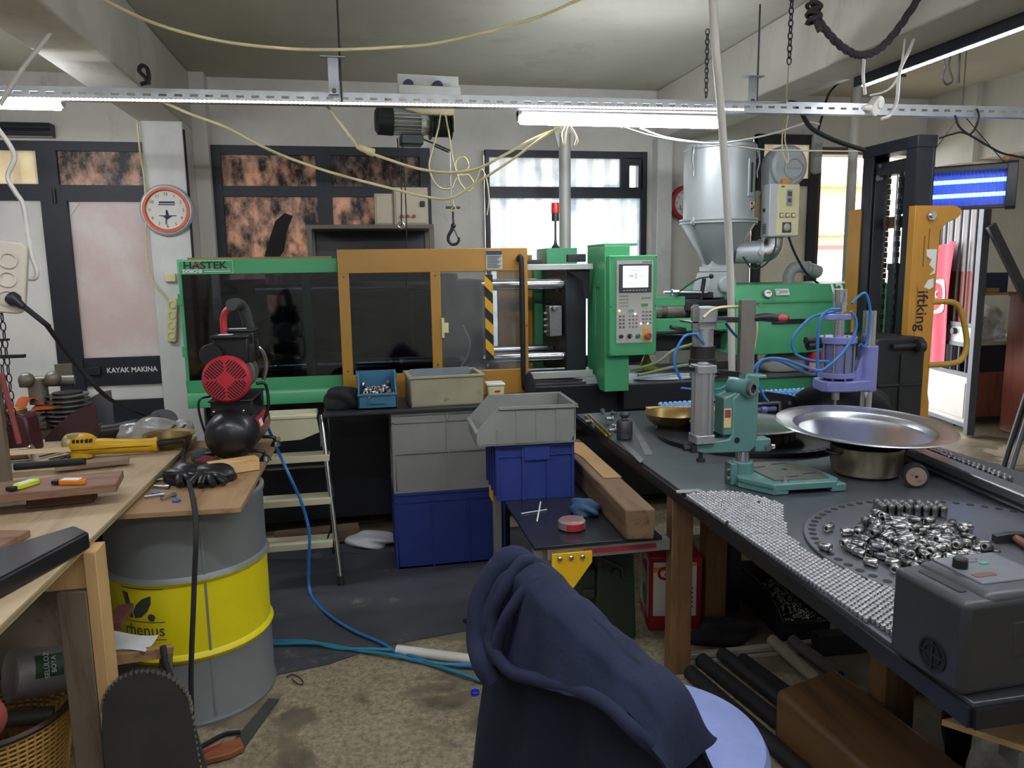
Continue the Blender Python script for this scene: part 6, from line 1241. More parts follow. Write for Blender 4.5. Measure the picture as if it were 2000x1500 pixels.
crate('storage_crate', 'deep blue plastic crate on the rubber mat at the bottom of the stack', 0.60, 0.40, 0.435, (0.14, 4.065, 0.006), 0, BLUEC, 2)
crate('storage_crate', 'tall grey two tier plastic crate stacked on the deep blue crate', 0.585, 0.40, 0.445, (0.142, 4.062, 0.442), 0, GREYC, 1, True)
tag(obj('shelf_board', MB().bb(-0.22, 0.66, 4.03, 4.47, 0.890, 0.906), mat('dark_board', '#2a2c31', 0.4, 0, 0.15, 6), bevel=0.002), 'thin dark board laid on the grey crate in front of the machine', 'board')
def bin_(name, label, w, d, h, low, loc, rz, m, cut=0.35, group=None, rot=None):
    """stacking bin, open front at -Y lowered to `low`"""
    t = thing(name, label, 'bin', loc, rz, group, rot); s = 0.008; c = d*cut
    side = [(0, 0), (d*0.94, 0), (d, h*0.25), (d, h), (c, h), (0, low)]
    obj('floor', MB().bb(0, w, 0, d, 0, s), m, t)
    for x in (0, w-s): obj('side_wall', MB().prism(side, x, x+s, 'yz'), m, t, bevel=0.002)
    obj('back_wall', MB().bb(0, w, d-s, d, 0, h), m, t); obj('front_wall', MB().bb(0, w, 0, s, 0, low), m, t)
    obj('rim', MB().bb(-0.008, 0.006, c, d+0.008, h-0.014, h).bb(w-0.006, w+0.008, c, d+0.008, h-0.014, h).bb(-0.008, w+0.008, d-0.006, d+0.008, h-0.014, h).bb(-0.004, w+0.004, -0.010, 0.004, low-0.012, low), m, t, bevel=0.003)
    for k in range(1, 5): pieces('side_rib', [MB().bb(xx-0.004, xx+0.004, d*k/5-0.003, d*k/5+0.003, 0.01, h*0.9 if d*k/5 > c else low) for xx in (0, w)], m, t)
    return t
TEALB = mat('petrol_blue_bin', '#3d7390', 0.42, 0, 0.1, 5)
bn = bin_('stacking_bin', 'petrol blue stacking bin with steel rings on the dark board', 0.205, 0.28, 0.175, 0.085, (-0.035, 4.10, 0.907), 0, TEALB)
obj('label_holder', MB().bb(0.055, 0.15, -0.012, -0.008, 0.03, 0.06), TEALB, bn)
rg = random.Random(9)
for i in range(60):
    x, y = rg.uniform(0.02, 0.185), rg.uniform(0.03, 0.16)
    M = Matrix.Translation((-0.035+x, 4.10+y, 0.907+0.055+0.16*y+rg.uniform(0, 0.02))) @ Euler((rg.uniform(0, 3), rg.uniform(0, 3), rg.uniform(0, 3))).to_matrix().to_4x4()
    put(b_me, 'bushing', M, 'shiny steel bushing in the petrol blue bin', 'bushings in the petrol blue bin')
obj('bin_fill', MB().bb(0.01, 0.195, 0.01, 0.27, 0.008, 0.058), DARKST, bn)
BEIGEB = mat('dirty_beige_plastic', '#a09a80', 0.5, 0, 0.12, 5, 0.05, spot=('#6d6856', 0.62))
ob = thing('open_tray', 'dirty beige plastic tray box on the dark board', 'box', (0.245, 4.085, 0.907), R(3))
mb = MB()
for (xa, xb, ya, yb) in ((0, 0.40, 0, 0.01), (0, 0.40, 0.27, 0.28), (0, 0.01, 0, 0.28), (0.39, 0.40, 0, 0.28)): mb.bb(xa, xb, ya, yb, 0, 0.165)
obj('tray_walls', mb.bb(0, 0.4, 0, 0.28, 0, 0.01), BEIGEB, ob, bevel=0.003)
obj('tray_rim', MB().bb(-0.01, 0.41, -0.01, 0.012, 0.155, 0.168).bb(-0.01, 0.41, 0.268, 0.29, 0.155, 0.168).bb(-0.01, 0.012, 0, 0.28, 0.155, 0.168).bb(0.388, 0.41, 0, 0.28, 0.155, 0.168), BEIGEB, ob, bevel=0.003)
obj('inner_divider', MB().bb(0.02, 0.36, 0.19, 0.20, 0.01, 0.185), mat('grey_blue_plastic', '#7d8b93', 0.5), ob)
wb = thing('lidded_box', 'small cream lidded plastic box beside the beige tray', 'box', (0.685, 4.20, 0.907))
obj('box_body', MB().prism([(0.005, 0), (0.09, 0), (0.097, 0.08), (-0.002, 0.08)], 0, 0.1), CREAM, wb, bevel=0.006)
obj('box_lid', MB().bb(-0.006, 0.101, -0.006, 0.106, 0.08, 0.096), WHITEP, wb, bevel=0.006)
obj('box_sticker', MB().bb(0.04, 0.07, -0.004, 0.002, 0.045, 0.055), REDP, wb, ang=0)
tag(obj('box_ledge', MB().bb(0.66, 0.86, 4.12, 4.40, 0.885, 0.906), MATS['dark_board']), 'short dark board continuing the shelf under the cream box', 'board')
tag(obj('ledge_prop', MB().bb(0.74, 0.80, 4.2, 4.3, 0.0, 0.885), DKSTEEL), 'dark steel prop under the short dark board', 'prop')
cloth_heap('black_cloth', (-0.12, 4.20, 0.907), 0.1, (1.05, 0.9, 0.75), 21, BCL, 'crumpled black work cloth on the left end of the dark board')
cloth_heap('dark_rag', (0.99, 4.47, 0.72), 0.09, (0.42, 0.3, 2.2), 4, BCL, 'dark rag hanging below the yellow door handle', 'rag', 0.2)
# small low table
st = thing('side_table', 'low table with black glossy top and aluminium profile frame', 'table', (0, 0, 0))
GLB = mat('black_glossy_board', '#23252a', 0.22, 0, 0.15, 5)
obj('top_board', MB().bb(0.605, 1.12, 2.69, 3.72, 0.585, 0.60), GLB, st, bevel=0.002)
for x, y in ((0.615, 2.74), (0.615, 3.66), (1.07, 3.66)): obj('leg', MB().bb(x, x+0.04, y, y+0.04, 0, 0.585), ALU, st, bevel=0.003)
obj('front_profile', MB().bb(0.66, 1.16, 2.705, 2.74, 0.535, 0.583), ALU, st, bevel=0.003)
obj('red_strip', MB().bb(0.80, 1.10, 2.700, 2.706, 0.551, 0.568), mat('dark_red_strip', '#8d2532', 0.5), st)
YBR = mat('yellow_bracket', '#e0b01c', 0.42, 0, 0.06)
br = obj('corner_bracket', MB().prism([(0.675, 0.565), (0.835, 0.565), (0.835, 0.52), (0.76, 0.42), (0.70, 0.385), (0.675, 0.385)], 2.692, 2.704), YBR, st, bevel=0.002)
for k in range(3): obj('bracket_bolt', MB().sph((0.705+0.045*k, 2.690, 0.545), 0.011, (1, 0.7, 1)), CHROME, br)
obj('side_bracket', MB().bb(0.600, 0.606, 3.60, 3.70, 0.50, 0.58), YBR, st)
c2 = crate('storage_crate', 'smaller blue plastic crate standing on the low black table', 0.345, 0.36, 0.262, (0.575, 3.29, 0.601), R(-2), BLUEC, 2)
obj('grip_plate', MB().bb(0.12, 0.24, -0.014, -0.008, 0.185, 0.25), BLUEC, c2, bevel=0.002)
gb = bin_('stacking_bin', 'grey stacking bin with cut away front set on the smaller blue crate', 0.34, 0.45, 0.175, 0.07, (0.49, 3.60, 0.866), R(-92), mat('dusty_grey_bin', '#868883', 0.5, 0, 0.1, 5, 0.05), 0.22)
tm = thing('timber_beam', 'long dark stained squared timber lying on the low black table', 'timber', (0, 0, 0))
DTW = wood('weathered_timber', '#3f2f22', '#7d6348', 0.8, 1, 0.75)
obj('beam', MB().add([(0.965, 2.68, 0.601), (1.075, 2.66, 0.601), (1.13, 3.9, 0.601), (1.01, 3.92, 0.601), (0.965, 2.68, 0.722), (1.08, 2.66, 0.722), (1.135, 3.9, 0.722), (1.01, 3.92, 0.722)], [(0, 1, 2, 3), (4, 7, 6, 5), (0, 4, 5, 1), (1, 5, 6, 2), (2, 6, 7, 3), (3, 7, 4, 0)]), DTW, tm, bevel=0.006)
obj('cardboard_sheet', MB().prism([(1.02, 3.12), (1.10, 3.11), (1.125, 3.80), (1.04, 3.85), (1.02, 3.62), (1.035, 3.5)], 0.7235, 0.7265, 'xy'), mat('cardboard', '#b08d5e', 0.8, 0, 0.08, 5), tm)
tape = thing('tape_measure', 'round clear and red tape reel lying on the low black table', 'tape reel', (0.80, 2.86, 0.6015), 0.3)
obj('case', MB().lathe([(0, 0.0), (0.05, 0), (0.056, 0.005), (0.056, 0.033), (0.05, 0.038), (0, 0.038)], n=32), mat('greyish_case', '#8c8582', 0.25, 0.2, 0.1), tape)
obj('red_band', MB().lathe([(0.0566, 0.007), (0.0566, 0.031)], n=14, a0=R(215), a1=R(300)), REDP, tape)
obj('case_top', MB().lathe([(0.046, 0.038), (0.044, 0.0405), (0, 0.0405)], n=28), mat('smoky_red', '#8d6a68', 0.2), tape)
for k, (p, q) in enumerate((((1018, 1003), (1068, 995)), ((1049, 1018), (1056, 980)))):
    a, b = G(p[0], p[1], 0.604+0.003*k), G(q[0], q[1], 0.604+0.003*k)
    tag(obj('white_tie', MB().bar(a, b, 0.006, 0.003), PRINT_W), ('longer' if k == 0 else 'shorter')+' white plastic tie of the crossed pair on the low table', 'cable tie', 'crossed white ties')
c = G(1155, 985, 0.6); cloth_heap('blue_glove', (0.905, 3.03, 0.601), 0.07, (0.9, 1.1, 0.6), 13, mat('blue_cloth', '#32506e', 0.85, 0, 0.15, 15, 0.3), 'crumpled dark blue work glove against the timber beam', 'glove')
c = G(1133, 1012, 0.605); tag(obj('brass_cap', MB().cyl((c.x-0.012, c.y, 0.609), (c.x+0.012, c.y, 0.609), 0.008, n=10), MATS['brass']), 'tiny brass cap next to the tape reel', 'cap')  # small loose brass cap
# step ladder
sl = thing('step_ladder', 'folding step ladder with cream treads and steel legs', 'ladder', (0, 0, 0))
TRD = mat('cream_tread', '#cfc9ac', 0.55, 0, 0.08, 5)
fr_, bk_ = [Vector((-0.165, 3.92, 0)), Vector((-0.235, 4.16, 0.88))], [Vector((-0.215, 4.40, 0)), Vector((-0.235, 4.20, 0.86))]
for s in (0, -0.42):
    o_ = Vector((s, 0, 0)); obj('front_leg', MB().tube([fr_[0]+o_, fr_[1]+o_], 0.013, n=12), CHROME, sl); obj('rear_leg', MB().tube([bk_[0]+o_, bk_[1]+o_], 0.012, n=12), DARKST, sl)
    obj('foot', MB().cyl(fr_[0]+o_, fr_[0]+o_+Vector((-0.004, 0.015, 0.05)), 0.017, n=12), RUBBER, sl); obj('foot', MB().cyl(bk_[0]+o_, bk_[0]+o_+Vector((0, -0.012, 0.045)), 0.016, n=12), RUBBER, sl)
for z, dd in ((0.235, 0.11), (0.455, 0.10), (0.675, 0.09)):
    y = 3.92+0.24*z/0.88
    obj('tread', MB().bb(-0.60, -0.20, y-0.02, y+dd, z-0.025, z).bb(-0.60, -0.20, y-0.024, y-0.016, z-0.035, z+0.002), TRD, sl, bevel=0.006)
obj('top_tread', MB().bb(-0.62, -0.255, 4.08, 4.26, 0.875, 0.90), TRD, sl, bevel=0.008)
obj('apron', MB().prism([(-0.62, 0.875), (-0.255, 0.875), (-0.245, 0.80), (-0.34, 0.765), (-0.62, 0.755)], 4.085, 4.09), TRD, sl, bevel=0.002)
pieces('brace_bar', [MB().cyl((-0.61, 4.30, 0.56), (-0.225, 4.30, 0.56), 0.007, n=8), MB().cyl((-0.23, 4.0, 0.23), (-0.20, 4.35, 0.24), 0.006, n=8)], CHROME, sl)
obj('spreader_hose', MB().tube([(-0.215, 4.15, 0.86), (-0.20, 4.17, 0.7), (-0.205, 4.2, 0.5), (-0.19, 4.15, 0.42)], 0.009, n=8, smooth=4), DARKST, sl)
obj('latch_box', MB().bb(-0.25, -0.195, 4.18, 4.24, 0.70, 0.86), STEEL, sl, bevel=0.003)
# floor coverings and hoses
RM = mat('rubber_mat', '#42444a', 0.6, 0, 0.25, 2.5, 0.08, spot=('#77736a', 0.60))
tag(obj('rubber_mat', MB().prism([(-0.52, 3.16), (0.0, 3.20), (0.62, 3.30), (0.95, 3.36), (0.95, 4.6), (-0.9, 4.5), (-0.95, 3.3)], 0.0005, 0.006, 'xy'), RM), 'large worn dark rubber mat on the concrete floor', 'mat')
tag(obj('rubber_mat', MB().prism([(-0.6, 3.02), (-0.20, 3.10), (0.0, 3.20), (-0.10, 3.23), (-0.62, 3.17)], 0.0005, 0.005, 'xy'), RM), 'narrow dark mat strip in front of the large mat by the drum', 'mat')
hoses('floor_hose', 'blue green air hoses lying across the floor beside the mat', [
    [Vector((p.x, p.y, 0.013+0.009*(i % 2))) for i, p in enumerate(G(x, y) for x, y in l)] for l in (
    ((520, 1258), (600, 1262), (660, 1272), (730, 1277), (780, 1278), (850, 1305), (945, 1303)),
    ((520, 1264), (620, 1266), (700, 1276), (760, 1288), (830, 1300), (900, 1325), (945, 1338)))], 0.008, mat('teal_hose', '#2e7a95', 0.4, 0, 0.1, 6))
hp_ = [W(x, y, Y) for x, y, Y in ((516, 800, 3.72), (522, 830, 3.78), (545, 885, 3.9), (568, 935, 3.88), (590, 985, 3.86), (604, 1040, 3.84), (603, 1100, 3.85))]+[Vector((p.x, p.y, 0.016)) for p in (G(607, 1165), G(640, 1205), G(690, 1238), G(745, 1262), G(790, 1290), G(850, 1303), G(945, 1310))]
wire('compressor_hose', hp_, 0.008, BLUEHOSE, 'blue hose trailing from the compressor down to the floor', 'hose')
a, b = G(776, 1278), G(965, 1303); a.z = b.z = 0.022
tag(obj('plastic_pipe', MB().lathe([(0.021, 0), (0.021, (b-a).length), (0.017, (b-a).length), (0.017, 0), (0.021, 0)], a, (b-a), 18), PVC), 'white plastic pipe lying on the floor beside the blue hoses', 'pipe')
c = G(928, 1356); tag(obj('bottle_cap', MB().lathe([(0, 0), (0.016, 0), (0.017, 0.012), (0.015, 0.014), (0.013, 0.004), (0, 0.004)], (c.x, c.y, 0.001), n=20), mat('cap_blue', '#2438c8', 0.4)), 'blue bottle cap on the floor by the chair', 'cap')  # loose blue bottle cap
wire('wire_scrap', [Vector((p.x, p.y, 0.006)) for p in (G(x, y) for x, y in ((560, 1325), (572, 1320), (588, 1328), (592, 1338), (582, 1338), (570, 1328)))], 0.002, RUBBER, 'tiny loop of thin dark wire on the concrete', 'wire')
c = G(720, 1055); cloth_heap('white_plastic_sheet', (0.0, 4.52, 0.001), 0.13, (1.2, 0.9, 0.35), 17, mat('white_sheet_mat', '#cbccce', 0.5, 0, 0.08, 6, 0.3), 'white plastic sheet tucked on the floor behind the ladder', 'sheet', 0.3)
tag(obj('floor_plank', MB().box((-0.32, 4.60, 0.05), (0.5, 0.12, 0.08), R(5)), wood('dark_plank', '#4a3b2c', '#75604a', 1, 0), bevel=0.004), 'short dark plank on the floor behind the ladder', 'plank')
# under the work table
tn = thing('oil_tin', 'tall rectangular red and white oil tin under the work table', 'tin', (1.225, 3.09, 0), R(-12))
TR = mat('tin_red', '#a3262c', 0.4, 0.2, 0.08)
obj('tin_body', MB().bb(0, 0.24, 0, 0.24, 0, 0.35), TR, tn, bevel=0.006)
obj('front_label', MB().bb(0.02, 0.215, -0.002, 0.002, 0.07, 0.325), mat('label_white', '#d5d2cb', 0.5, 0, 0.05), tn, ang=0)
obj('side_label', MB().bb(-0.002, 0.002, 0.01, 0.23, 0.06, 0.33), MATS['label_white'], tn, ang=0)
text('Golf', 0.085, TR, tn, face_cam(0.11, -0.003, 0.27), 0.0006, bold=0.002)
text('Golf', 0.085, TR, tn, Matrix.Translation((-0.003, 0.12, 0.285)) @ Matrix.Rotation(-PI/2, 4, 'Z') @ Matrix.Rotation(PI/2, 4, 'X'), 0.0006, bold=0.002)
obj('yellow_swoosh', MB().prism([(0.02, 0.30), (0.215, 0.325), (0.215, 0.31), (0.02, 0.275)], -0.0028, -0.002), HZY, tn, ang=0)
for k in range(5): obj('label_text', MB().bb(0.12, 0.20, -0.003, -0.0015, 0.20-0.022*k, 0.206-0.022*k), PRINT_K, tn, ang=0)
obj('label_picture', MB().lathe([(0.055, 0), (0, 0.001)], (-0.0022, 0.11, 0.13), (-1, 0, 0), 24), mat('olive_picture', '#7d7a4c', 0.5, 0, 0.4, 40), tn)
gp = thing('green_vise_stand', 'dark green cast machine pedestal with lever under the table', 'pedestal', (1.02, 3.02, 0), 0.1)
DGR = mat('dark_green_enamel', '#38483c', 0.45, 0.1, 0.12, 5)
obj('pedestal_body', MB().prism([(-0.075, 0), (0.13, 0), (0.115, 0.40), (0.095, 0.435), (-0.02, 0.435), (-0.055, 0.40)], 0, 0.2), DGR, gp, bevel=0.012)
obj('side_casting', MB().bb(-0.135, -0.06, 0.02, 0.12, 0.20, 0.35).bb(-0.13, -0.07, 0.0, 0.02, 0.22, 0.26), DGR, gp, bevel=0.008)
obj('lever', MB().tube([(-0.12, -0.02, 0.46), (-0.04, -0.03, 0.40), (0.0, -0.03, 0.375), (0.04, -0.025, 0.35), (0.05, -0.02, 0.31)], 0.010, n=8, smooth=3), DARKST, gp)
obj('lever_boss', MB().lathe([(0.018, 0), (0.016, 0.012), (0, 0.012)], (0.02, 0.0, 0.33), (0, -1, 0), 16), DGR, gp)
obj('top_lug', MB().lathe([(0.022, 0), (0.022, 0.02), (0.012, 0.02), (0.012, 0)], (-0.03, 0.05, 0.445), (0, 1, 0.1), 16), STEEL, gp)
nb = bin_('stacking_bin', 'black stacking bin full of steel nuts under the work table', 0.22, 0.50, 0.17, 0.09, (1.76, 2.86, 0.001), R(-5), mat('black_bin', '#212428', 0.5, 0, 0.15, 6), 0.3)
obj('bin_fill', MB().bb(0.01, 0.21, 0.01, 0.49, 0.008, 0.055), DARKST, nb)
s2 = ring_mesh(0.010, 0.005, 0.012, 8, BUSH)
for i in range(230):
    x, y = rg.uniform(0.015, 0.205), rg.uniform(0.02, 0.40); z = 0.058+0.05*(1-abs(x-0.11)/0.11)*(0.4+0.6*y/0.4)+rg.uniform(0, 0.012)
    M = Matrix.Translation((1.76, 2.86, 0)) @ Matrix.Rotation(R(-5), 4, 'Z') @ Matrix.Translation((x, y, z)) @ Euler((rg.uniform(0, 3), rg.uniform(0, 3), 0)).to_matrix().to_4x4()
    put(s2, 'steel_nut', M, 'small steel nut in the black bin under the table', 'nuts in the black bin', 'nut')
cloth_heap('black_rag', (1.50, 2.93, 0.001), 0.12, (1.25, 0.6, 0.5), 31, BCL, 'crumpled black rag on the floor by the oil tin', 'rag')
pf = thing('aluminium_profile', 'pale slotted aluminium profile lying on the floor under the table', 'profile', (1.25, 2.76, 0.001), R(-1.5))
obj('profile_bar', MB().bb(0, 1.05, 0, 0.03, 0, 0.018).bb(0, 1.05, 0.0, 0.03, 0.026, 0.045).bb(0, 1.05, 0.008, 0.022, 0.018, 0.026), mat('pale_aluminium', '#c9c6ba', 0.4, 0.5, 0.06, 6), pf, bevel=0.002)
tag(obj('dark_profile_block', MB().box((1.95, 2.72, 0.05), (0.24, 0.06, 0.09), R(-3)), DKSTEEL, bevel=0.003), 'dark steel block at the right end of the pale profile', 'block')
for i, (p, q, r_, m_, nm) in enumerate((((1348, 1305), (1515, 1450), 0.030, RUBBER, 'leftmost dull black'), ((1365, 1275), (1545, 1420), 0.030, RUBBER, 'long black'), ((1402, 1268), (1570, 1400), 0.028, mat('worn_black_tube', '#2b2c2c', 0.5, 0, 0.2, 6), 'worn black'), ((1450, 1280), (1580, 1375), 0.027, RUBBER, 'short black'), ((1492, 1252), (1580, 1320), 0.024, mat('grey_beige_tube', '#8d8474', 0.7, 0, 0.2, 10), 'dusty beige'), ((1545, 1265), (1620, 1310), 0.024, mat('grey_tube', '#5c574f', 0.7, 0, 0.2, 10), 'dusty grey'))):
    a, b = G(p[0], p[1], 0.05), G(q[0], q[1], 0.05); zz = 0.032 if i in (0, 1, 3) else 0.05; a.z = b.z = zz
    if i >= 4: a.z = 0.085; b.z = 0.06
    a.y = min(a.y, 2.735); d_ = (b-a).normalized()
    L_ = (b-a).length*1.9 if i < 4 else (b-a).length*1.25
    tag(obj('tube', MB().lathe([(r_, 0), (r_, L_), (r_*0.75, L_), (r_*0.75, 0), (r_, 0)], a, d_, 18), m_), nm+' tube in the bundle beside the blue seat', 'tube', 'tubes beside the seat')
bt = thing('wooden_beam', 'big brown wooden beam lying on the floor at lower right', 'timber', (0, 0, 0))
q = [(1.345, 2.215), (1.63, 2.30), (1.70, 1.15), (1.42, 1.10)]
obj('beam', MB().add([(x, y, 0.002) for x, y in q]+[(x, y, 0.20) for x, y in q], [(3, 2, 1, 0), (4, 5, 6, 7), (0, 1, 5, 4), (1, 2, 6, 5), (2, 3, 7, 6), (3, 0, 4, 7)]), wood('brown_beam', '#3d2c1f', '#745536', 0.45, 1, 0.5), bt, bevel=0.02)
a = G(1535, 1310, 0.03)
tag(obj('cardboard_core', MB().cyl((1.93, 2.45, 0.03), (2.2, 2.30, 0.03), 0.03, n=16), mat('brown_core', '#7a6752', 0.7)), 'short brown cardboard core behind the wooden beam', 'core')
cloth_heap('white_bag', (1.78, 1.72, 0.001), 0.16, (0.55, 0.5, 1.6), 41, POLY, 'translucent white plastic bag hanging by the table leg at lower right', 'bag', 0.2)
cloth_heap('black_bag', (1.95, 1.95, 0.001), 0.17, (0.8, 0.7, 1.3), 43, mat('black_poly', '#121315', 0.25, 0, 0.2, 8), 'black plastic bag behind the translucent one under the table', 'bag', 0.25)
q = [(1840, 1405), (2010, 1378), (2010, 1460)]
pz = 0.5; v = [G(x, y, pz) for x, y in q]+[G(2120, 1400, pz)]
tag(obj('plywood_offcut', MB().prism([(v[0].x, v[0].y), (v[2].x, v[2].y), (v[2].x+0.4, v[2].y-0.1), (v[1].x+0.4, v[1].y), (v[1].x, v[1].y)], pz-0.016, pz, 'xy'), wood('pale_ply', '#c39a68', '#e0bd8c', 0.8, 0)), 'pointed corner of a pale plywood sheet at the lower right edge', 'plywood')
tag(obj('grey_stand', MB().bb(1.56, 1.62, 1.40, 1.46, 0, 0.483).bb(1.75, 1.81, 1.40, 1.46, 0, 0.483).bb(1.5, 1.9, 1.40, 1.46, 0.44, 0.483), mat('grey_green_post', '#6a6f6a', 0.5, 0.2, 0.1), bevel=0.003), 'grey steel stand carrying the plywood corner at lower right', 'stand')
# ================================================================ drum, compressor and left bench
dm = thing('steel_drum', 'grey steel drum with a wide yellow painted band and leaf logo', 'drum', (-0.70, 3.03, 0))
DG = mat('drum_grey', '#7c8080', 0.42, 0.15, 0.08, 3, 0.03, spot=('#9a9a90', 0.68))
DY = mat('drum_yellow', '#e2d311', 0.42, 0, 0.07, 3, 0.03, spot=('#a99a1c', 0.66))
RD = 0.288
def ringed(z0, z1, n=48):
    return MB().lathe([(RD, z0), (RD, z1)], n=n)
obj('lower_shell', MB().lathe([(0, 0.008), (0.27, 0.008), (RD+0.004, 0.0), (RD+0.006, 0.012), (RD, 0.022), (RD, 0.255)], n=64), DG, dm)
obj('yellow_shell', MB().lathe([(RD, 0.255), (RD+0.006, 0.262), (RD+0.011, 0.272), (RD+0.006, 0.283), (RD, 0.29), (RD, 0.545), (RD+0.006, 0.552), (RD+0.011, 0.562)], n=64), DY, dm)
obj('upper_shell', MB().lathe([(RD+0.011, 0.562), (RD+0.006, 0.573), (RD, 0.58), (RD, 0.80), (RD+0.006, 0.812), (RD+0.006, 0.825), (RD-0.01, 0.826), (RD-0.012, 0.815), (0, 0.815)], n=64), DG, dm)
obj('seam', MB().bb(-0.004, 0.004, -RD-0.002, -RD+0.002, 0.03, 0.8, Matrix.Rotation(R(22), 4, 'Z')), DG, dm)
# the logo wraps round the shell: leaf, bar, dot, lettering and rules
a_l = R(-113)
def on_drum(u, z, e=0.0012):
    a = a_l+u/RD; return Vector(((RD+e)*math.cos(a), (RD+e)*math.sin(a), z))
LGM = mat('logo_grey', '#3f4446', 0.5)
def patch(poly, nm, nseg=1):
    mb = MB(); c = [sum(p[0] for p in poly)/len(poly), sum(p[1] for p in poly)/len(poly)]
    n = len(poly); mb.add([on_drum(*c)]+[on_drum(*p) for p in poly], [(0, 1+i, 1+(i+1) % n) for i in range(n)]); return obj(nm, mb, LGM, dm, ang=0)
leaf = [(0.0, 0.0), (-0.006, 0.022), (0.008, 0.05), (0.034, 0.074), (0.07, 0.088), (0.068, 0.058), (0.052, 0.028), (0.028, 0.006)]
u0, z0 = -0.03, 0.432
patch([(u0+x, z0+y) for x, y in leaf], 'logo_leaf')
patch([(u0-0.052, z0+0.098), (u0-0.024, z0+0.094), (u0-0.006, z0+0.0), (u0-0.026, z0+0.0)], 'logo_bar')
patch([(u0+0.066+0.014*math.cos(t), z0+0.006+0.014*math.sin(t)) for t in [2*PI*k/12 for k in range(12)]], 'logo_dot')
for zz in (0.542, 0.419, 0.353):
    for k in range(4): patch([(u0-0.055+0.042*k, zz), (u0-0.012+0.042*k, zz), (u0-0.012+0.042*k, zz+0.003), (u0-0.055+0.042*k, zz+0.003)], 'logo_rule')
tx = text('rhenus', 0.062, LGM, dm, Matrix.Identity(4), 0.0)
for vtx in tx.data.vertices:
    p = on_drum(u0+0.03+vtx.co.x*0.95, 0.388+vtx.co.y, 0.0015); vtx.co = p
PLYD = wood('drum_ply', '#7d6143', '#a58460', 0.7, 1, 0.6)
PZ = 0.848
pl = thing('plywood_board', 'stained plywood board resting on the drum', 'board', (0, 0, 0))
obj('ply_sheet', MB().prism([(-1.10, 2.69), (-0.436, 2.66), (-0.415, 3.80), (-1.10, 3.82)], PZ-0.018, PZ, 'xy'), PLYD, pl, bevel=0.001)
# compressor
c = G(447, 893, PZ)
cm = thing('air_compressor', 'small black and red air compressor with tank and carry handle on the plywood', 'compressor', (-0.555, 3.33, PZ+0.001), R(-3))
TB = mat('tank_black', '#1a1b1e', 0.35, 0, 0.1, 5, coat=0.15)
tz = 0.125
obj('tank', MB().lathe([(0, -0.13), (0.05, -0.125), (0.085, -0.10), (0.102, -0.06), (0.105, -0.03), (0.105, 0.30), (0.085, 0.37), (0.05, 0.395), (0, 0.40)], (0, 0, tz), (0, 1, 0), 32), TB, cm)
for y in (0.0, 0.28):
    for s in (-1, 1): obj('foot', MB().tube([(s*0.06, y, tz-0.08), (s*0.115, y, tz-0.085), (s*0.12, y, 0.03), (s*0.125, y, 0.015)], 0.008, n=8, smooth=3).cyl((s*0.125, y, 0.0), (s*0.125, y, 0.02), 0.026, 0.016, n=12), TB, cm)
rb_ = obj('side_badge', MB().lathe([(0.1058, 0.02), (0.1058, 0.24)], (0, 0, tz), (0, 1, 0), 8, R(148), R(182)), REDP, cm)
obj('badge_white', MB().lathe([(0.1064, 0.05), (0.1064, 0.12)], (0, 0, tz), (0, 1, 0), 5, R(157), R(174)), PRINT_W, rb_)
tx = text('Einhell', 0.034, PRINT_W, rb_, Matrix.Identity(4), 0.0)
for vtx in tx.data.vertices:
    yy, aa = 0.18+vtx.co.x, R(166)-vtx.co.y/0.107; vtx.co = Vector((-0.1068*math.cos(aa), yy, tz+0.1068*math.sin(aa)))
obj('saddle', MB().bb(-0.085, 0.085, 0.0, 0.045, tz+0.075, tz+0.14).bb(-0.085, 0.085, 0.24, 0.28, tz+0.075, tz+0.14).bb(-0.09, 0.09, -0.02, 0.30, tz+0.135, tz+0.145), BLACK, cm, bevel=0.006)
for x in (-0.07, 0.05): obj('saddle_bolt', MB().sph((x, -0.004, tz+0.095), 0.007), CHROME, cm)
mz = tz+0.235
obj('motor_body', MB().lathe([(0.085, -0.02), (0.08, 0.02), (0.078, 0.12), (0.066, 0.13), (0.066, 0.145), (0.078, 0.15), (0.078, 0.24), (0.06, 0.27), (0, 0.27)], (0, 0, mz), (0, 1, 0), 32), mat('motor_grey', '#7c7c76', 0.4, 0.4, 0.1, 6), cm)
RDF = mat('fan_red', '#b52a38', 0.42, 0, 0.05)
fan = obj('fan_cover', MB().lathe([(0.098, 0.03), (0.098, 0.0), (0.088, -0.012), (0.0, -0.014)], (-0.005, -0.03, mz), (0, 1, 0), 40), RDF, cm)
for q4 in range(4):
    a = PI/4+q4*PI/2; dx, dz = math.cos(a), math.sin(a)
    for k in range(-6, 7):
        o_ = 0.0108*k; t0, t1 = max(0.030, abs(o_)+0.007), math.sqrt(0.085**2-o_**2)
        if t1 < t0+0.006: continue
        P = [Vector((-0.005+dx*t-dz*o_, -0.0446+0.0012*(t/0.085), mz+dz*t+dx*o_)) for t in (t0, t1)]
        obj('vent_slot', MB().bar(P[0], P[1], 0.0048, 0.0016, up=(0, 1, 0)), BLACK, fan)
obj('head_box', MB().bb(-0.06, 0.08, 0.02, 0.10, mz+0.06, mz+0.17).bb(-0.065, 0.085, 0.0, 0.11, mz+0.165, mz+0.18).bb(-0.05, 0.085, 0.13, 0.22, mz+0.06, mz+0.185).bb(-0.055, 0.09, 0.125, 0.225, mz+0.18, mz+0.195), BLACK, cm, bevel=0.006)
obj('air_filter', MB().lathe([(0, -0.01), (0.045, -0.01), (0.048, 0.0), (0.048, 0.05), (0, 0.05)], (-0.062, -0.01, mz+0.10), (0, 1, 0), 28), BLACK, cm)
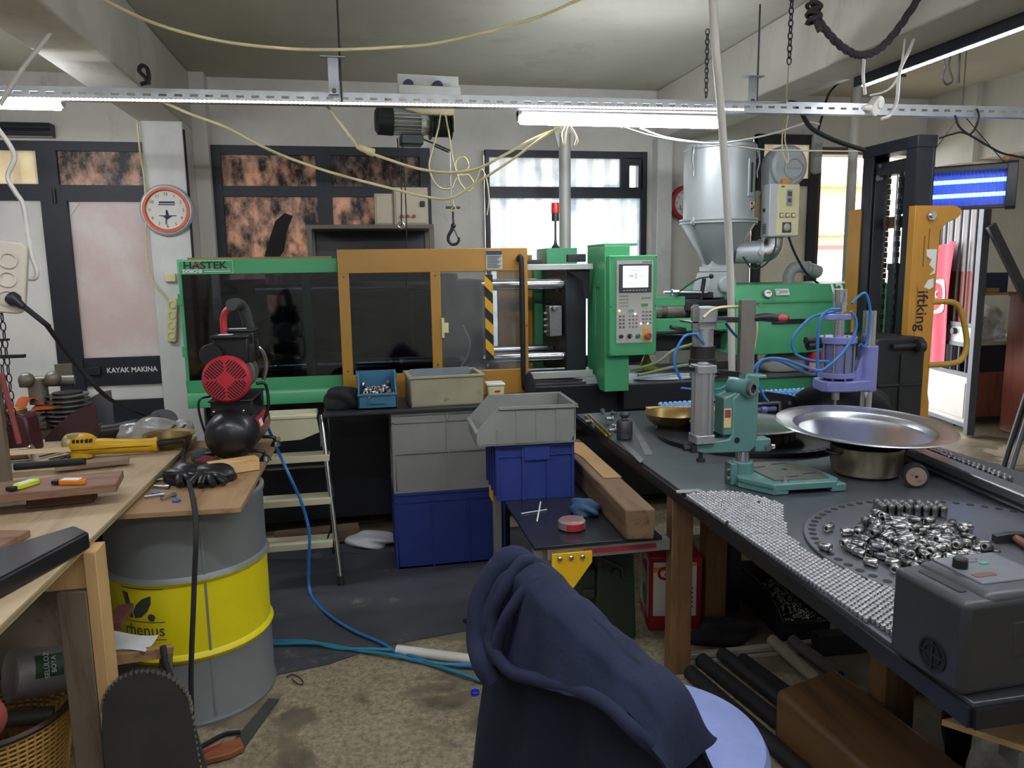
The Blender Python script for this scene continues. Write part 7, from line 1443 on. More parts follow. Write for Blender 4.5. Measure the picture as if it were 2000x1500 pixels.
obj('label_white', MB().bb(-0.04, 0.015, 0.02, 0.07, mz+0.1801, mz+0.1812).bb(-0.02, 0.05, 0.145, 0.19, mz+0.1951, mz+0.1962), PRINT_W, cm, ang=0)
obj('pressure_pipe', MB().tube([(0.085, 0.16, mz+0.12), (0.11, 0.18, mz+0.09), (0.12, 0.2, mz+0.03), (0.10, 0.22, mz-0.04)], 0.009, n=8, smooth=4), CHROME, cm)
pieces('head_fin', [MB().bb(0.075, 0.095, 0.03, 0.05, mz+0.06, mz+0.14), MB().bb(0.075, 0.095, 0.065, 0.085, mz+0.06, mz+0.14), MB().bb(0.08, 0.10, 0.15, 0.17, mz+0.07, mz+0.15)], BLACK, cm, bevel=0.003)
obj('red_strut', MB().tube([(-0.035, 0.13, mz+0.17), (-0.035, 0.13, mz+0.24), (-0.02, 0.13, mz+0.275), (0.01, 0.13, mz+0.295)], 0.015, n=10, smooth=4), RDF, cm)
obj('carry_grip', MB().tube([(0.02, 0.05, mz+0.305), (0.02, 0.20, mz+0.30), (0.035, 0.24, mz+0.26), (0.05, 0.26, mz+0.15)], 0.025, n=14, smooth=4), mat('grip_grey', '#3a3c3e', 0.5), cm)
obj('loop_pipe', MB().tube([(-0.09, 0.04, mz-0.08), (-0.13, 0.02, mz-0.09), (-0.135, 0.02, mz-0.15), (-0.115, 0.03, mz-0.26)], 0.005, n=8, smooth=4).tube([(0.09, 0.1, mz-0.04), (0.125, 0.12, mz-0.05), (0.13, 0.12, mz-0.15), (0.10, 0.12, mz-0.22)], 0.007, n=8, smooth=4), BLACK, cm)
# things on the plywood
c = G(372, 868, PZ); BRS = mat('old_brass_bowl', '#8f7a4c', 0.4, 0.6, 0.2, 8)
bw = thing('brass_bowl', 'old brass coloured bowl on the plywood beside the compressor', 'bowl', (-0.87, 3.58, PZ+0.001))
obj('bowl_body', MB().lathe([(0, 0), (0.05, 0), (0.085, 0.03), (0.098, 0.075), (0.112, 0.085), (0.112, 0.089), (0.092, 0.08), (0.08, 0.034), (0, 0.008)], n=36), BRS, bw)
c = G(470, 925, PZ); tag(obj('pine_block', MB().box((c.x-0.03, c.y+0.03, PZ+0.027), (0.19, 0.065, 0.05), R(22)), wood('fresh_pine', '#c99b5c', '#e6c084', 1.2, 0), bevel=0.002), 'fresh pine wood block on the plywood in front of the compressor', 'block')
LTH = mat('black_leather', '#17171a', 0.35, 0, 0.2, 12, 0.2)
gl = thing('work_gloves', 'pair of shiny black rubber dipped work gloves with red cuffs', 'gloves', (0, 0, 0))
for k, (x, y, rz, m2) in enumerate(((360, 945, 0.2, LTH), (415, 945, -0.5, LTH))):
    p = G(x, y, PZ); mb = blob(MB(), (p.x, p.y+0.04, PZ+0.001), 0.09, (0.95, 0.8, 0.5), 51+k, 0.25)
    for j in range(4):
        a = rz-1.9+0.42*j; mb.tube([(p.x, p.y+0.02, PZ+0.03), (p.x+0.06*math.cos(a), p.y+0.02+0.06*math.sin(a), PZ+0.035), (p.x+0.105*math.cos(a+0.15), p.y+0.02+0.095*math.sin(a+0.15), PZ+0.017)], 0.015, n=8, smooth=3)
    obj('glove', mb, m2, gl, ang=80)
p = G(408, 915, PZ); obj('red_cuff', blob(MB(), (p.x, p.y, PZ+0.001), 0.05, (1.1, 0.6, 0.7), 57, 0.2), mat('dark_red_cloth', '#5e2226', 0.8, 0, 0.2, 10), gl, ang=80)
p = G(395, 903, PZ); obj('grey_cuff', blob(MB(), (p.x, p.y+0.02, PZ+0.001), 0.05, (1.0, 0.7, 0.75), 58, 0.2), mat('dark_grey_cloth', '#4c4c4b', 0.85, 0, 0.2, 10), gl, ang=80)
for k, (x, y) in enumerate(((345, 980), (305, 965))):
    p = G(x, y, PZ); tag(obj('bottle_cap', MB().lathe([(0, 0), (0.014, 0), (0.015, 0.007), (0, 0.008)], (p.x, p.y, PZ+0.001), n=18), mat('cap_blue_2', '#3a5fc4', 0.4)), ('nearer' if k == 0 else 'farther')+' blue plastic cap on the plywood front edge', 'cap', 'blue caps on the plywood')
for k, (x, y, a) in enumerate(((300, 972, 0.3), (315, 955, -0.4), (328, 975, 1.0), (322, 940, 0.1))):
    p = G(x, y, PZ); o = obj('drill_bit', MB().cyl((-0.03, 0, 0), (0.03, 0, 0), 0.005, n=8).cyl((0.02, 0, 0), (0.035, 0, 0), 0.008, n=8), STEEL, loc=(p.x, p.y, PZ+0.009)); o.rotation_euler = (0, 0, a)
    tag(o, 'small steel bit by the blue caps on the plywood', 'bit', 'steel bits on the plywood')
# left bench
BZ2 = 0.88
PLYB = wood('bench_ply', '#9c8567', '#c4ad8c', 0.45, 1, 0.55)
bn2 = thing('wooden_bench', 'plywood topped wooden work bench at the left edge', 'bench', (0, 0, 0))
obj('bench_top', MB().prism([(-2.4, 1.30), (-0.825, 1.30), (-0.795, 3.78), (-2.4, 3.86)], BZ2-0.022, BZ2, 'xy'), PLYB, bn2, bevel=0.002)
obj('ply_edge', MB().add([(-0.8235, 1.30, BZ2-0.016), (-0.8235, 1.30, BZ2-0.007), (-0.7935, 3.78, BZ2-0.007), (-0.7935, 3.78, BZ2-0.016)], [(0, 1, 2, 3)]), wood('ply_edge_mat', '#6d6a3c', '#9c9560', 1, 1), bn2, ang=0)
c = G(190, 1082, BZ2-0.03)
PAL = wood('pale_pine', '#b08a58', '#d2ac76', 0.9, 2, 0.6); GRW = wood('grey_wood', '#5d5145', '#7d6f5f', 0.8, 2, 0.7)
lx, ly = c.x-0.005, c.y
obj('leg', MB().bb(lx-0.115, lx-0.035, ly, ly+0.09, 0, BZ2-0.14), GRW, bn2, bevel=0.003)
obj('leg_side', MB().bb(lx-0.034, lx, ly, ly+0.09, 0, BZ2-0.023), PAL, bn2, bevel=0.003)
obj('apron', MB().bb(-2.3, lx-0.035, ly+0.02, ly+0.06, BZ2-0.14, BZ2-0.023), PAL, bn2, bevel=0.003)
obj('rear_leg', MB().bb(lx-0.115, lx-0.02, 3.60, 3.69, 0, BZ2-0.023), PAL, bn2, bevel=0.003)
obj('shelf_stub', MB().bb(lx-0.03, lx+0.016, ly+0.10, ly+0.24, 0.57, 0.59), mat('maroon_laminate', '#54302c', 0.5), bn2)
# ---- things on the bench
def gB(px, py, dz=0.0): return G(px, py, BZ2+dz)
c = gB(225, 893)
dg = thing('angle_polisher', 'yellow corded power polisher lying on the bench', 'power tool', (c.x, c.y+0.02, BZ2+0.002), R(3))
PY = mat('tool_yellow', '#d7a814', 0.42, 0, 0.08, 6, spot=('#5a4b1c', 0.72))
sc_ = 1.0
obj('handle', MB().tube([(-0.10, 0, 0.045), (-0.04, 0, 0.045), (0.02, 0, 0.04), (0.10, 0, 0.038), (0.155, 0, 0.038)], 0.029, n=16, smooth=4, taper=lambda t: 1.25-0.3*t if t < 0.8 else 1.0+0.1*(t-0.8)), PY, dg)
obj('handle_collar', MB().cyl((0.152, 0, 0.038), (0.166, 0, 0.038), 0.032, n=16), PY, dg)
obj('motor_shell', MB().sph((-0.125, 0, 0.055), 0.055, (1.15, 0.95, 0.95), 24, 14).cyl((-0.13, 0, 0.005), (-0.13, 0, 0.06), 0.045, n=20), PY, dg)
obj('gear_head', MB().sph((-0.175, 0, 0.065), 0.038, (0.8, 1.05, 1.1)).cyl((-0.155, 0, 0.09), (-0.155, 0, 0.105), 0.03, n=16), mat('cast_pale', '#b7a878', 0.45, 0.5, 0.12, 8), dg)
obj('seam', MB().tube([(-0.18, -0.047, 0.045), (-0.1, -0.053, 0.045), (0.0, -0.034, 0.042), (0.15, -0.028, 0.038)], 0.0016, n=5), BLACK, dg)
for k in range(5): obj('vent_slot', MB().bb(-0.15+0.016*k, -0.142+0.016*k, -0.052, -0.03, 0.075, 0.088), BLACK, dg)
obj('cord_guard', MB().cyl((0.165, 0, 0.04), (0.225, 0, 0.042), 0.013, 0.009, n=10), RUBBER, dg)
p0 = dg.location+Vector((0.22, 0.01, 0.042)); 
wire('tool_cord', [p0, p0+Vector((0.06, -0.01, 0.0)), Vector((-0.765, p0.y-0.10, BZ2-0.02)), W(381, 1000, 2.58), W(379, 1150, 2.5), W(373, 1330, 2.45), Vector((W(372, 1430, 2.42).x, 2.42, 0.06)), Vector((-0.60, 2.36, 0.02)), Vector((-0.50, 2.40, 0.012)), Vector((-0.42, 2.42, 0.012)), Vector((-0.36, 2.30, 0.012))], 0.009, RUBBER, 'black cord of the polisher dropping over the bench edge to the floor', 'cord')
# planks and small things
tag(obj('dark_plank', MB().box((-1.13, 2.725, BZ2+0.062), (0.58, 0.19, 0.028), R(9)), wood('walnut_plank', '#6b4c38', '#94705a', 1.2, 0), bevel=0.002), 'dark wooden plank raised on a block, carrying the two lighters', 'plank')
p = gB(120, 990); tag(obj('plank_block', MB().box((p.x-0.01, p.y+0.045, BZ2+0.024), (0.20, 0.07, 0.046), R(6)), wood('burnt_block', '#3f2c22', '#6d4b34', 1, 0), bevel=0.003), 'rough burnt wooden block under the dark plank', 'block')
p = gB(200, 925); tag(obj('narrow_plank', MB().box((p.x-0.06, p.y+0.09, BZ2+0.022), (0.26, 0.06, 0.02), R(14)), wood('greyed_plank', '#77624f', '#9c8570', 1, 0), bevel=0.002), 'narrow greyed plank beside the dark plank', 'plank')
p = gB(20, 1065); tag(obj('short_plank', MB().box((p.x-0.12, p.y+0.03, BZ2+0.012), (0.28, 0.13, 0.02), R(-12)), wood('short_plank_wood', '#6e503a', '#93705a', 1, 0), bevel=0.002), 'short brown plank at the left frame edge of the bench', 'plank')
p = gB(95, 918, 0.08); tag(obj('black_bar', MB().tube([(p.x-0.12, p.y+0.03, BZ2+0.092), (p.x-0.115, p.y+0.03, BZ2+0.092), (p.x+0.10, p.y+0.05, BZ2+0.092), (p.x+0.105, p.y+0.05, BZ2+0.092)], 0.014, n=10), BLACK), 'black rubber grip bar lying across the plank', 'bar')
def lighter(px, py, rz, col, label, dz):
    p = gB(px, py, dz); t = thing('lighter', label, 'lighter', (p.x, p.y, BZ2+dz), rz, 'cigarette lighters'); t.scale = (1.5, 1.5, 1.4)
    obj('lighter_body', MB().prism(rrect(-0.03, 0.03, -0.011, 0.011, 0.010), 0.0, 0.012, 'xy'), mat('lighter_'+col[1:], col, 0.25, 0, 0.03, coat=0.4), t, bevel=0.002)
    obj('lighter_label', MB().bb(-0.022, 0.018, -0.009, 0.009, 0.0119, 0.0126), PRINT_W, t, ang=0)
    obj('lighter_head', MB().bb(-0.043, -0.029, -0.010, 0.010, 0.001, 0.011), BLACK, t, bevel=0.002)
lighter(52, 950, R(62), '#c3d422', 'lime green lighter lying on the dark plank', 0.077)
lighter(142, 945, R(-12), '#e0831e', 'orange lighter lying on the dark plank', 0.077)
# black flat case (laptop like) at the near edge
q = [gB(-30, 1140), gB(172, 1055), gB(130, 1030), gB(-30, 1085)]
bx = thing('flat_case', 'black flat equipment case with glossy lid on the near bench edge', 'case', (0, 0, 0))
pz0, pz1 = BZ2+0.001, BZ2+0.05
f = [G(-60, 1180, BZ2+0.03), G(175, 1052, BZ2+0.03), G(150, 1040, BZ2+0.03), G(-60, 1105, BZ2+0.03)]
obj('case_body', MB().prism([(v.x, v.y) for v in f], pz0, pz1, 'xy'), BLACK, bx, bevel=0.006)
g2 = [v.lerp((f[0]+f[1]+f[2]+f[3])/4, 0.06) for v in f]
obj('case_lid', MB().prism([(v.x, v.y) for v in g2], pz1, pz1+0.004, 'xy'), mat('glossy_lid', '#4a4c52', 0.22, 0.3, 0.1), bx, bevel=0.001)
# clear torch, maroon case, orange clamp, cylinder head, sheets
p = gB(30, 905); tc_ = thing('clear_torch', 'clear plastic torch lying at the left edge of the bench', 'torch', (p.x, p.y+0.03, BZ2+0.033), R(10))
obj('torch_body', MB().cyl((-0.2, 0, 0), (0.05, 0, 0), 0.026, n=18), mat('dark_clear_plastic', '#6d5c58', 0.15, 0, 0.15, 10), tc_)
obj('torch_head', MB().lathe([(0.028, 0.045), (0.031, 0.05), (0.031, 0.058), (0.026, 0.055), (0.0, 0.04)], (0, 0, 0), (1, -0.15, 0.1), 22), mat('lens_grey', '#b9b7b8', 0.15, 0.6), tc_)
p = gB(50, 885); mcx = thing('maroon_case', 'maroon leather tool case with brass clasp on the bench', 'case', (p.x-0.06, p.y+0.03, BZ2+0.001), R(-15))
obj('case_body', MB().prism([(-0.06, 0), (0.085, 0), (0.07, 0.15), (0.05, 0.17), (-0.06, 0.17)], 0, 0.09), mat('maroon_leather', '#4a2327', 0.4, 0, 0.12, 6), mcx, bevel=0.012)
obj('clasp', MB().lathe([(0, 0), (0.045, 0), (0.045, 0.014), (0.03, 0.02), (0, 0.02)], (0.0, 0.04, 0.17), n=20).cyl((-0.03, -0.01, 0.15), (-0.06, -0.02, 0.14), 0.012, n=10), MATS['brass'], mcx)
p = gB(8, 885); tag(obj('wooden_box', MB().box((p.x-0.07, p.y+0.03, BZ2+0.106), (0.15, 0.12, 0.21), R(-8)), wood('grey_box', '#4c463c', '#6b6454', 1, 2), bevel=0.004), 'upright grey brown wooden box at the left edge of the bench', 'box')
p = gB(75, 862); oc = thing('orange_clamp', 'curved orange metal guard with a white sticker on the bench', 'guard', (p.x-0.03, p.y+0.10, BZ2), R(48)); oc.scale = (1.15, 1.3, 1.05)
ORG = mat('orange_paint', '#d5642e', 0.42, 0, 0.08)
def og(u, v): 
    a = R(200-150*u); return (0.06*math.cos(a)+0.05*u*1.6-0.02, 0.06*(v-0.5)+0.0, 0.16+0.06*math.sin(a)-0.10*max(0, u-0.75)*1.5)
obj('guard_band', MB().grid(lambda u, v: (-0.075+0.13*u+0.04*max(0, u-0.5), 0.07*(v-0.5), 0.002+0.19*math.sin(PI*min(1, 0.15+0.80*u)**0.8)), 20, 2, 0.004), ORG, oc, ang=80)
obj('sticker', MB().box((0.055, -0.037, 0.085), (0.03, 0.002, 0.025)), PRINT_W, oc, ang=0)
p = gB(125, 862); eh = thing('engine_cylinder', 'finned engine cylinder head on the far side of the bench', 'engine part', (p.x-0.02, p.y+0.16, BZ2+0.042), R(10)); eh.scale = (1.2, 1.2, 1.2)
tag(obj('engine_block_support', MB().box((p.x-0.04, p.y+0.16, BZ2+0.021), (0.3, 0.2, 0.04)), wood('support_board', '#5f4a36', '#806650', 1, 0), bevel=0.003), 'low board under the finned engine cylinder', 'board')
FIN = mat('fin_metal', '#8a8a84', 0.4, 0.7, 0.15, 8)
obj('core', MB().cyl((0, 0, 0), (0, 0, 0.14), 0.055, n=20), DARKST, eh)
for k in range(7): obj('cooling_fin', MB().cyl((0, 0, 0.012+0.019*k), (0, 0, 0.018+0.019*k), 0.088-0.004*abs(k-3), n=24), FIN, eh)
obj('head_top', MB().cyl((-0.10, 0, 0.10), (-0.10, 0, 0.20), 0.035, n=14).cyl((-0.16, 0, 0.19), (0.03, 0, 0.185), 0.022, n=12).sph((-0.13, -0.03, 0.20), 0.03).sph((-0.04, -0.03, 0.20), 0.03).bb(-0.04, 0.02, 0.02, 0.04, 0.19, 0.25), mat('greasy_alloy', '#7d786c', 0.45, 0.6, 0.2, 10), eh)
obj('orange_band', MB().bb(-0.115, -0.02, -0.07, 0.06, 0.085, 0.095), ORG, eh)
for k in range(4): obj('small_fin', MB().bb(-0.135, -0.075, -0.06, 0.05, 0.01+0.02*k, 0.017+0.02*k), FIN, eh)
p, q = gB(80, 868), gB(187, 862)
def sector(nm, lab, x0, y0, x1, y1, h0, h1, m, cat='sheet'):
    n = 10; mb = MB(); pts = [(0, 0)]+[(k/n, (h0+(h1-h0)*math.sin(PI/2*k/n))) for k in range(n+1)]+[(1, 0)]
    a = Vector((x0, y0, 0)); d_ = Vector((x1-x0, y1-y0, 0)); nn = Vector((-d_.y, d_.x, 0)).normalized()*0.003
    v = [a+d_*t+Vector((0, 0, BZ2+0.001+z)) for t, z in pts]; k_ = len(v)
    mb.add([x+nn for x in v]+[x-nn for x in v], [tuple(range(k_)), tuple(reversed(range(k_, 2*k_)))]+[(i, i+k_, (i+1) % k_+k_, (i+1) % k_) for i in range(k_)])
    return tag(obj(nm, mb, m, ang=20), lab, cat)
sector('abrasive_sheet', 'dark maroon curved abrasive sheet standing on the bench', p.x, p.y+0.05, q.x, q.y+0.05, 0.02, 0.165, mat('maroon_sheet', '#43262a', 0.7, 0, 0.1, 8))
p, q = gB(160, 850), gB(212, 848); sector('grey_sheet', 'grey metal sheet standing behind the maroon one', p.x, p.y+0.1, q.x, q.y+0.1, 0.15, 0.20, mat('grey_sheet_mat', '#77777a', 0.4, 0.5, 0.2, 5))
p = gB(255, 862); ag = thing('angle_grinder', 'black angle grinder wrapped in a clear plastic bag', 'power tool', (p.x, p.y+0.06, BZ2+0.001), R(14))
obj('grinder_body', MB().tube([(-0.13, 0, 0.045), (-0.05, 0, 0.05), (0.03, 0.01, 0.06), (0.12, 0.02, 0.075)], 0.032, n=14, smooth=4), BLACK, ag)
obj('grinder_guard', MB().lathe([(0.0, 0), (0.062, 0), (0.066, 0.012), (0.06, 0.03), (0, 0.03)], (0.13, 0.03, 0.06), (0.1, -0.5, 0.8), 24), mat('guard_grey', '#5d6063', 0.4, 0.4), ag)
obj('clear_wrap', blob(MB(), (0.06, -0.03, 0.0), 0.085, (1.55, 0.7, 0.7), 61, 0.2, 30, 18), POLY, ag, ang=80)
p = gB(375, 850); tag(obj('clear_bag_corner', blob(MB(), (p.x-0.04, p.y+0.02, BZ2+0.001), 0.045, (1.1, 0.7, 1.1), 63, 0.3), POLY, ang=80), 'small crumpled clear plastic corner at the far end of the bench', 'plastic bag')
for k, (x, y) in enumerate(((320, 862), (340, 862))):
    p = gB(x, y); tag(obj('chisel', MB().bar((p.x-0.02, p.y, BZ2+0.012), (p.x+0.05, p.y+0.03, BZ2+0.07), 0.016, 0.008), mat('old_steel', '#6b6058', 0.45, 0.6, 0.2, 8)), ('left' if k == 0 else 'right')+' of two worn chisels leaning by the clear bag', 'chisel', 'worn chisels')
for k, (x, y, l, a) in enumerate(((88, 905, 0.16, 0.9), (100, 900, 0.12, 0.85), (75, 897, 0.10, 0.95))):
    p = gB(x, y, 0.0); tag(obj('steel_strip', MB().box((p.x+0.03, p.y+0.05, BZ2+0.003+0.003*k), (l, 0.014, 0.003), a), DARKST), ('long', 'middle', 'short')[k]+' thin steel strip on the bench in front of the maroon case', 'strip', 'steel strips on the bench')
for k, (x, y) in enumerate(((120, 893), (132, 897), (148, 893), (112, 900))): 
    p = gB(x, y); tag(obj('metal_shaving', MB().tube([(p.x, p.y, BZ2+0.003), (p.x+0.012, p.y+0.004, BZ2+0.004), (p.x+0.02, p.y-0.004, BZ2+0.003)], 0.002, n=5, smooth=3), BLACK), 'tiny curled dark shaving on the bench near the polisher', 'shaving', 'shavings on the bench')
p = gB(85, 925, 0.0); tag(obj('paper_sheet', MB().prism([(p.x-0.28, p.y+0.0), (p.x+0.10, p.y+0.02), (p.x+0.06, p.y+0.11), (p.x-0.26, p.y+0.10)], BZ2+0.0772, BZ2+0.0785, 'xy'), mat('kraft_paper', '#c2a77c', 0.8)), 'beige paper sheet under the black grip bar', 'paper')
# hanging power strip and chain at the left edge
c = W(18, 542, 2.75)
ps = thing('power_strip', 'worn cream three way socket block hanging at the left edge', 'power strip', c, 0, None, (0, R(8), R(10)))
obj('strip_body', MB().prism(rrect(-0.055, 0.05, -0.115, 0.115, 0.025), -0.02, 0.02), mat('worn_cream', '#c9c2b2', 0.5, 0, 0.08, 6), ps, bevel=0.006)
for z in (0.055, -0.005, -0.065): obj('outlet', MB().lathe([(0.026, 0), (0.026, 0.004), (0.021, 0.004), (0.019, -0.01), (0, -0.01)], (0.0, -0.021, z), (0, -1, 0), 18), MATS['worn_cream'], ps)
obj('black_plug', MB().lathe([(0.022, 0), (0.022, 0.018), (0.014, 0.03), (0.009, 0.06), (0, 0.06)], (0.012, -0.022, -0.062), (0.75, -0.5, -0.45), 14), BLACK, ps)
obj('hang_chain', MB().bb(-0.075, -0.05, 0.0, 0.03, -0.8, 0.11), DKSTEEL, ps)
a = c+Vector((0.06, -0.06, -0.095)); e = gB(275, 838); wire('power_cable', [a, a+Vector((0.06, 0.0, -0.06)), W(95, 640, 2.95), W(150, 712, 3.1), W(215, 780, 3.25), Vector((e.x, e.y+0.1, BZ2+0.05))], 0.0085, RUBBER, 'black cord from the hanging socket block down to the bench', 'cord')
wl = thing('wall_rack', 'hanging chains and tools at the far left edge', 'tool rack', W(2, 700, 2.9))
for k in range(2):
    mb = MB(); zz = 0.28-0.0
    for i in range(16):
        cz = 0.20-0.03*i; s = Vector((0.008, 0, 0)) if i % 2 else Vector((0, 0.008, 0))
        mb.tube([Vector((0.012*k*1.5, 0, cz))+Vector((0, 0, 0.017*math.cos(t)))+s*math.sin(t) for t in [2*PI*j/8 for j in range(8)]], 0.0022, n=5, closed=True)
    obj('chain', mb, DARKST, wl)
obj('rack_bar', MB().bb(-0.2, 0.075, -0.01, 0.01, 0.0, 0.012).bb(-0.2, 0.03, -0.01, 0.01, 0.06, 0.068), DARKST, wl)
obj('red_handle', MB().tube([(0.0, -0.01, -0.05), (0.012, -0.01, -0.15), (0.03, -0.01, -0.30)], 0.009, n=8, smooth=3), mat('dull_red', '#8a4040', 0.5), wl)
obj('rack_post', MB().bb(-0.06, -0.02, 0.0, 0.03, -0.9+0.15, 0.3), wood('rack_wood', '#5a5042', '#7a6d5a', 1, 2), wl)
# ---- below the bench
WK = mat('wicker', '#c09548', 0.6, 0, 0.12, 20)
bk = thing('wicker_basket', 'yellow woven plastic basket with brown rim under the bench', 'basket', (-1.17, 2.44, 0.0))
bh = 0.32
mb = MB()
for k in range(20):
    z0_ = bh*k/20; mb.lathe([(0.17+0.05*k/20, z0_), (0.174+0.05*k/20, z0_+0.004), (0.17+0.05*(k+0.5)/20, z0_+0.009)], n=40)
for i in range(56):
    a = 2*PI*i/56; mb.bar((0.168*math.cos(a), 0.168*math.sin(a), 0), (0.219*math.cos(a), 0.219*math.sin(a), bh), 0.007, 0.003, up=(math.cos(a), math.sin(a), 0))
obj('weave', mb, WK, bk, kind='stuff'); obj('basket_floor', MB().cyl((0, 0, 0), (0, 0, 0.01), 0.168, n=40), WK, bk)
obj('basket_rim', MB().lathe([(0.212, bh), (0.225, bh-0.006), (0.232, bh+0.006), (0.225, bh+0.016), (0.212, bh+0.01), (0.212, bh)], n=40), mat('brown_rim', '#3f2a22', 0.5), bk)
pcn = thing('paint_can', 'silver paint can with green label lying in the basket', 'can', (-1.06, 2.53, 0.39), R(20), None, (R(78), 0, R(-55)))
obj('can_body', MB().lathe([(0, 0), (0.075, 0), (0.078, 0.004), (0.075, 0.008), (0.075, 0.17), (0.08, 0.175), (0.075, 0.18), (0.06, 0.178), (0, 0.172)], (0, 0, -0.09), n=32), mat('scuffed_tin', '#a2a0a6', 0.35, 0.5, 0.12, 8), pcn)
_q = pcn.rotation_euler.to_matrix().transposed() @ (Vector((0.30, -0.75, 0.60))); aq = math.atan2(_q.y, _q.x)
glb = obj('green_label', MB().lathe([(0.0756, -0.045), (0.0756, 0.035)], n=8, a0=aq-R(28), a1=aq+R(28)), mat('label_green', '#1f4a2c', 0.5), pcn)
text('SELÜLOZ\nBOYA', 0.02, PRINT_W, glb, Matrix.Rotation(aq, 4, 'Z') @ Matrix.Translation((0.079, 0, -0.005)) @ Matrix.Rotation(PI/2, 4, 'Z') @ Matrix.Rotation(PI/2, 4, 'X'), 0.0004)
obj('can_handle', MB().tube([(0.078*math.cos(t), 0.078*math.sin(t), 0.11) for t in [R(-150+120*k/8) for k in range(9)]], 0.003, n=5), STEEL, pcn)
cloth_heap('pink_bag', (-1.20, 2.32, 0.28), 0.11, (1.0, 0.7, 1.1), 71, mat('pink_plastic', '#cf6f6c', 0.35, 0, 0.1, 6, 0.2), 'pink plastic bag bulging out of the basket', 'bag', 0.25)
tag(obj('dark_roll', MB().cyl((-1.20, 2.40, 0.31), (-1.0, 2.44, 0.29), 0.025, n=16), mat('dark_olive', '#3f4238', 0.5)), 'dark round bar lying in the basket below the can', 'bar')
cloth_heap('old_sack', (-1.42, 3.0, 0.0), 0.30, (1.25, 0.8, 1.25), 73, mat('dirty_sack', '#7f7260', 0.8, 0, 0.2, 6, 0.4, spot=('#4d4436', 0.6)), 'dirty brown crumpled sack under the bench', 'sack', 0.18)
tag(obj('black_case', MB().bb(-1.6, -1.05, 3.35, 3.6, 0.0, 0.66), mat('black_case_mat', '#101113', 0.35, 0, 0.1), bevel=0.01), 'tall black box standing behind the sack under the bench', 'box')
# frame of offcuts and saw disc between bench and drum
of = thing('offcut_frame', 'low wooden frame of offcuts with paper between bench and drum', 'frame', (0, 0, 0))
OW = wood('offcut_wood', '#7a5a3a', '#a17f58', 1, 0)
a, b = W(200, 1290, 2.42), W(335, 1270, 2.55)
obj('top_batten', MB().bar(a, b, 0.03, 0.035), OW, of, bevel=0.002)
obj('prop', MB().bar(W(325, 1278, 2.54), Vector((W(300, 1400, 2.5).x, 2.5, 0.01)), 0.03, 0.03), GRW, of); obj('prop', MB().bar(a+Vector((-0.05, 0, -0.02)), Vector((a.x-0.05, a.y, 0.005)), 0.03, 0.03), GRW, of)
obj('paper', MB().grid(lambda u, v: (a.x-0.06+0.17*u, a.y+0.05+0.16*v, a.z-0.012+0.02*math.sin(3*u+2*v)), 8, 6, 0.001), mat('white_paper', '#d2d3d6', 0.7), of)
sd = thing('saw_disc', 'big black toothed saw blade guard standing on the floor', 'saw blade', W(285, 1400, 2.25), 0, None, (0, 0, R(-6)))
SB = mat('saw_black', '#454647', 0.45, 0.3, 0.2, 6, 0.05)
zc = sd.location.z
out = [(-0.13, -zc+0.002)]+[(-0.128+0.0*k, -zc+0.02+(zc-0.0)*k/6) for k in range(1, 6)]
for k in range(13):
    t = R(180-180*k/12); out.append((0.005+0.125*math.cos(t)+(0.0), 0.02+0.125*math.sin(t)))
out += [(0.145, -0.08), (0.16, -0.16), (0.172, -zc+0.002)]
obj('blade', MB().prism(out, -0.004, 0.004), SB, sd)
for k in range(26):
    t = R(175-175*k/25); x, z = 0.005+0.127*math.cos(t), 0.02+0.127*math.sin(t); 
    obj('tooth', MB().box((x, 0, z), (0.006, 0.012, 0.013), 0, None), CHROME, sd)
for k in range(14):
    z = 0.01-0.02*k; obj('tooth', MB().box((0.133+0.0015*k, 0, z), (0.005, 0.010, 0.009)), CHROME, sd)
wire('strap', [W(318, 1262, 2.5), W(325, 1300, 2.46), W(350, 1360, 2.43), W(368, 1420, 2.42), Vector((W(378, 1490, 2.40).x, 2.36, 0.012))], 0.010, RUBBER, 'flat black strap dropping from the offcut frame beside the cord', 'strap')
hs = thing('hand_saw', 'old hand saw with red handle lying on the floor by the drum', 'saw', (0, 0, 0))
v = [G(525, 1366), G(545, 1368), G(470, 1475), G(438, 1470)]
obj('saw_blade', MB().prism([(p.x, p.y) for p in v], 0.003, 0.005, 'xy'), mat('dark_blade', '#4b4a48', 0.5, 0.4, 0.2, 6), hs)
v = [G(x, y) for x, y in ((470, 1452), (478, 1470), (450, 1485), (410, 1495), (386, 1502), (384, 1488), (410, 1475), (440, 1462))]
obj('saw_handle', MB().prism([(p.x, p.y) for p in v], 0.004, 0.026, 'xy'), wood('saw_handle_wood', '#6b3a22', '#91552f', 1.5, 0), hs, bevel=0.004)
v = [G(x, y) for x, y in ((388, 1486), (410, 1474), (436, 1463), (430, 1470), (400, 1486))]
obj('red_paint', MB().prism([(p.x, p.y) for p in v], 0.0255, 0.0275, 'xy'), mat('red_paint_mat', '#8f2d2c', 0.5), hs)
wire('cable_end', [Vector((p.x, p.y, 0.012)) for p in (G(x, y) for x, y in ((385, 1470), (410, 1455), (440, 1440), (470, 1436)))], 0.008, RUBBER, 'short black cord end curling over the hand saw', 'cord')
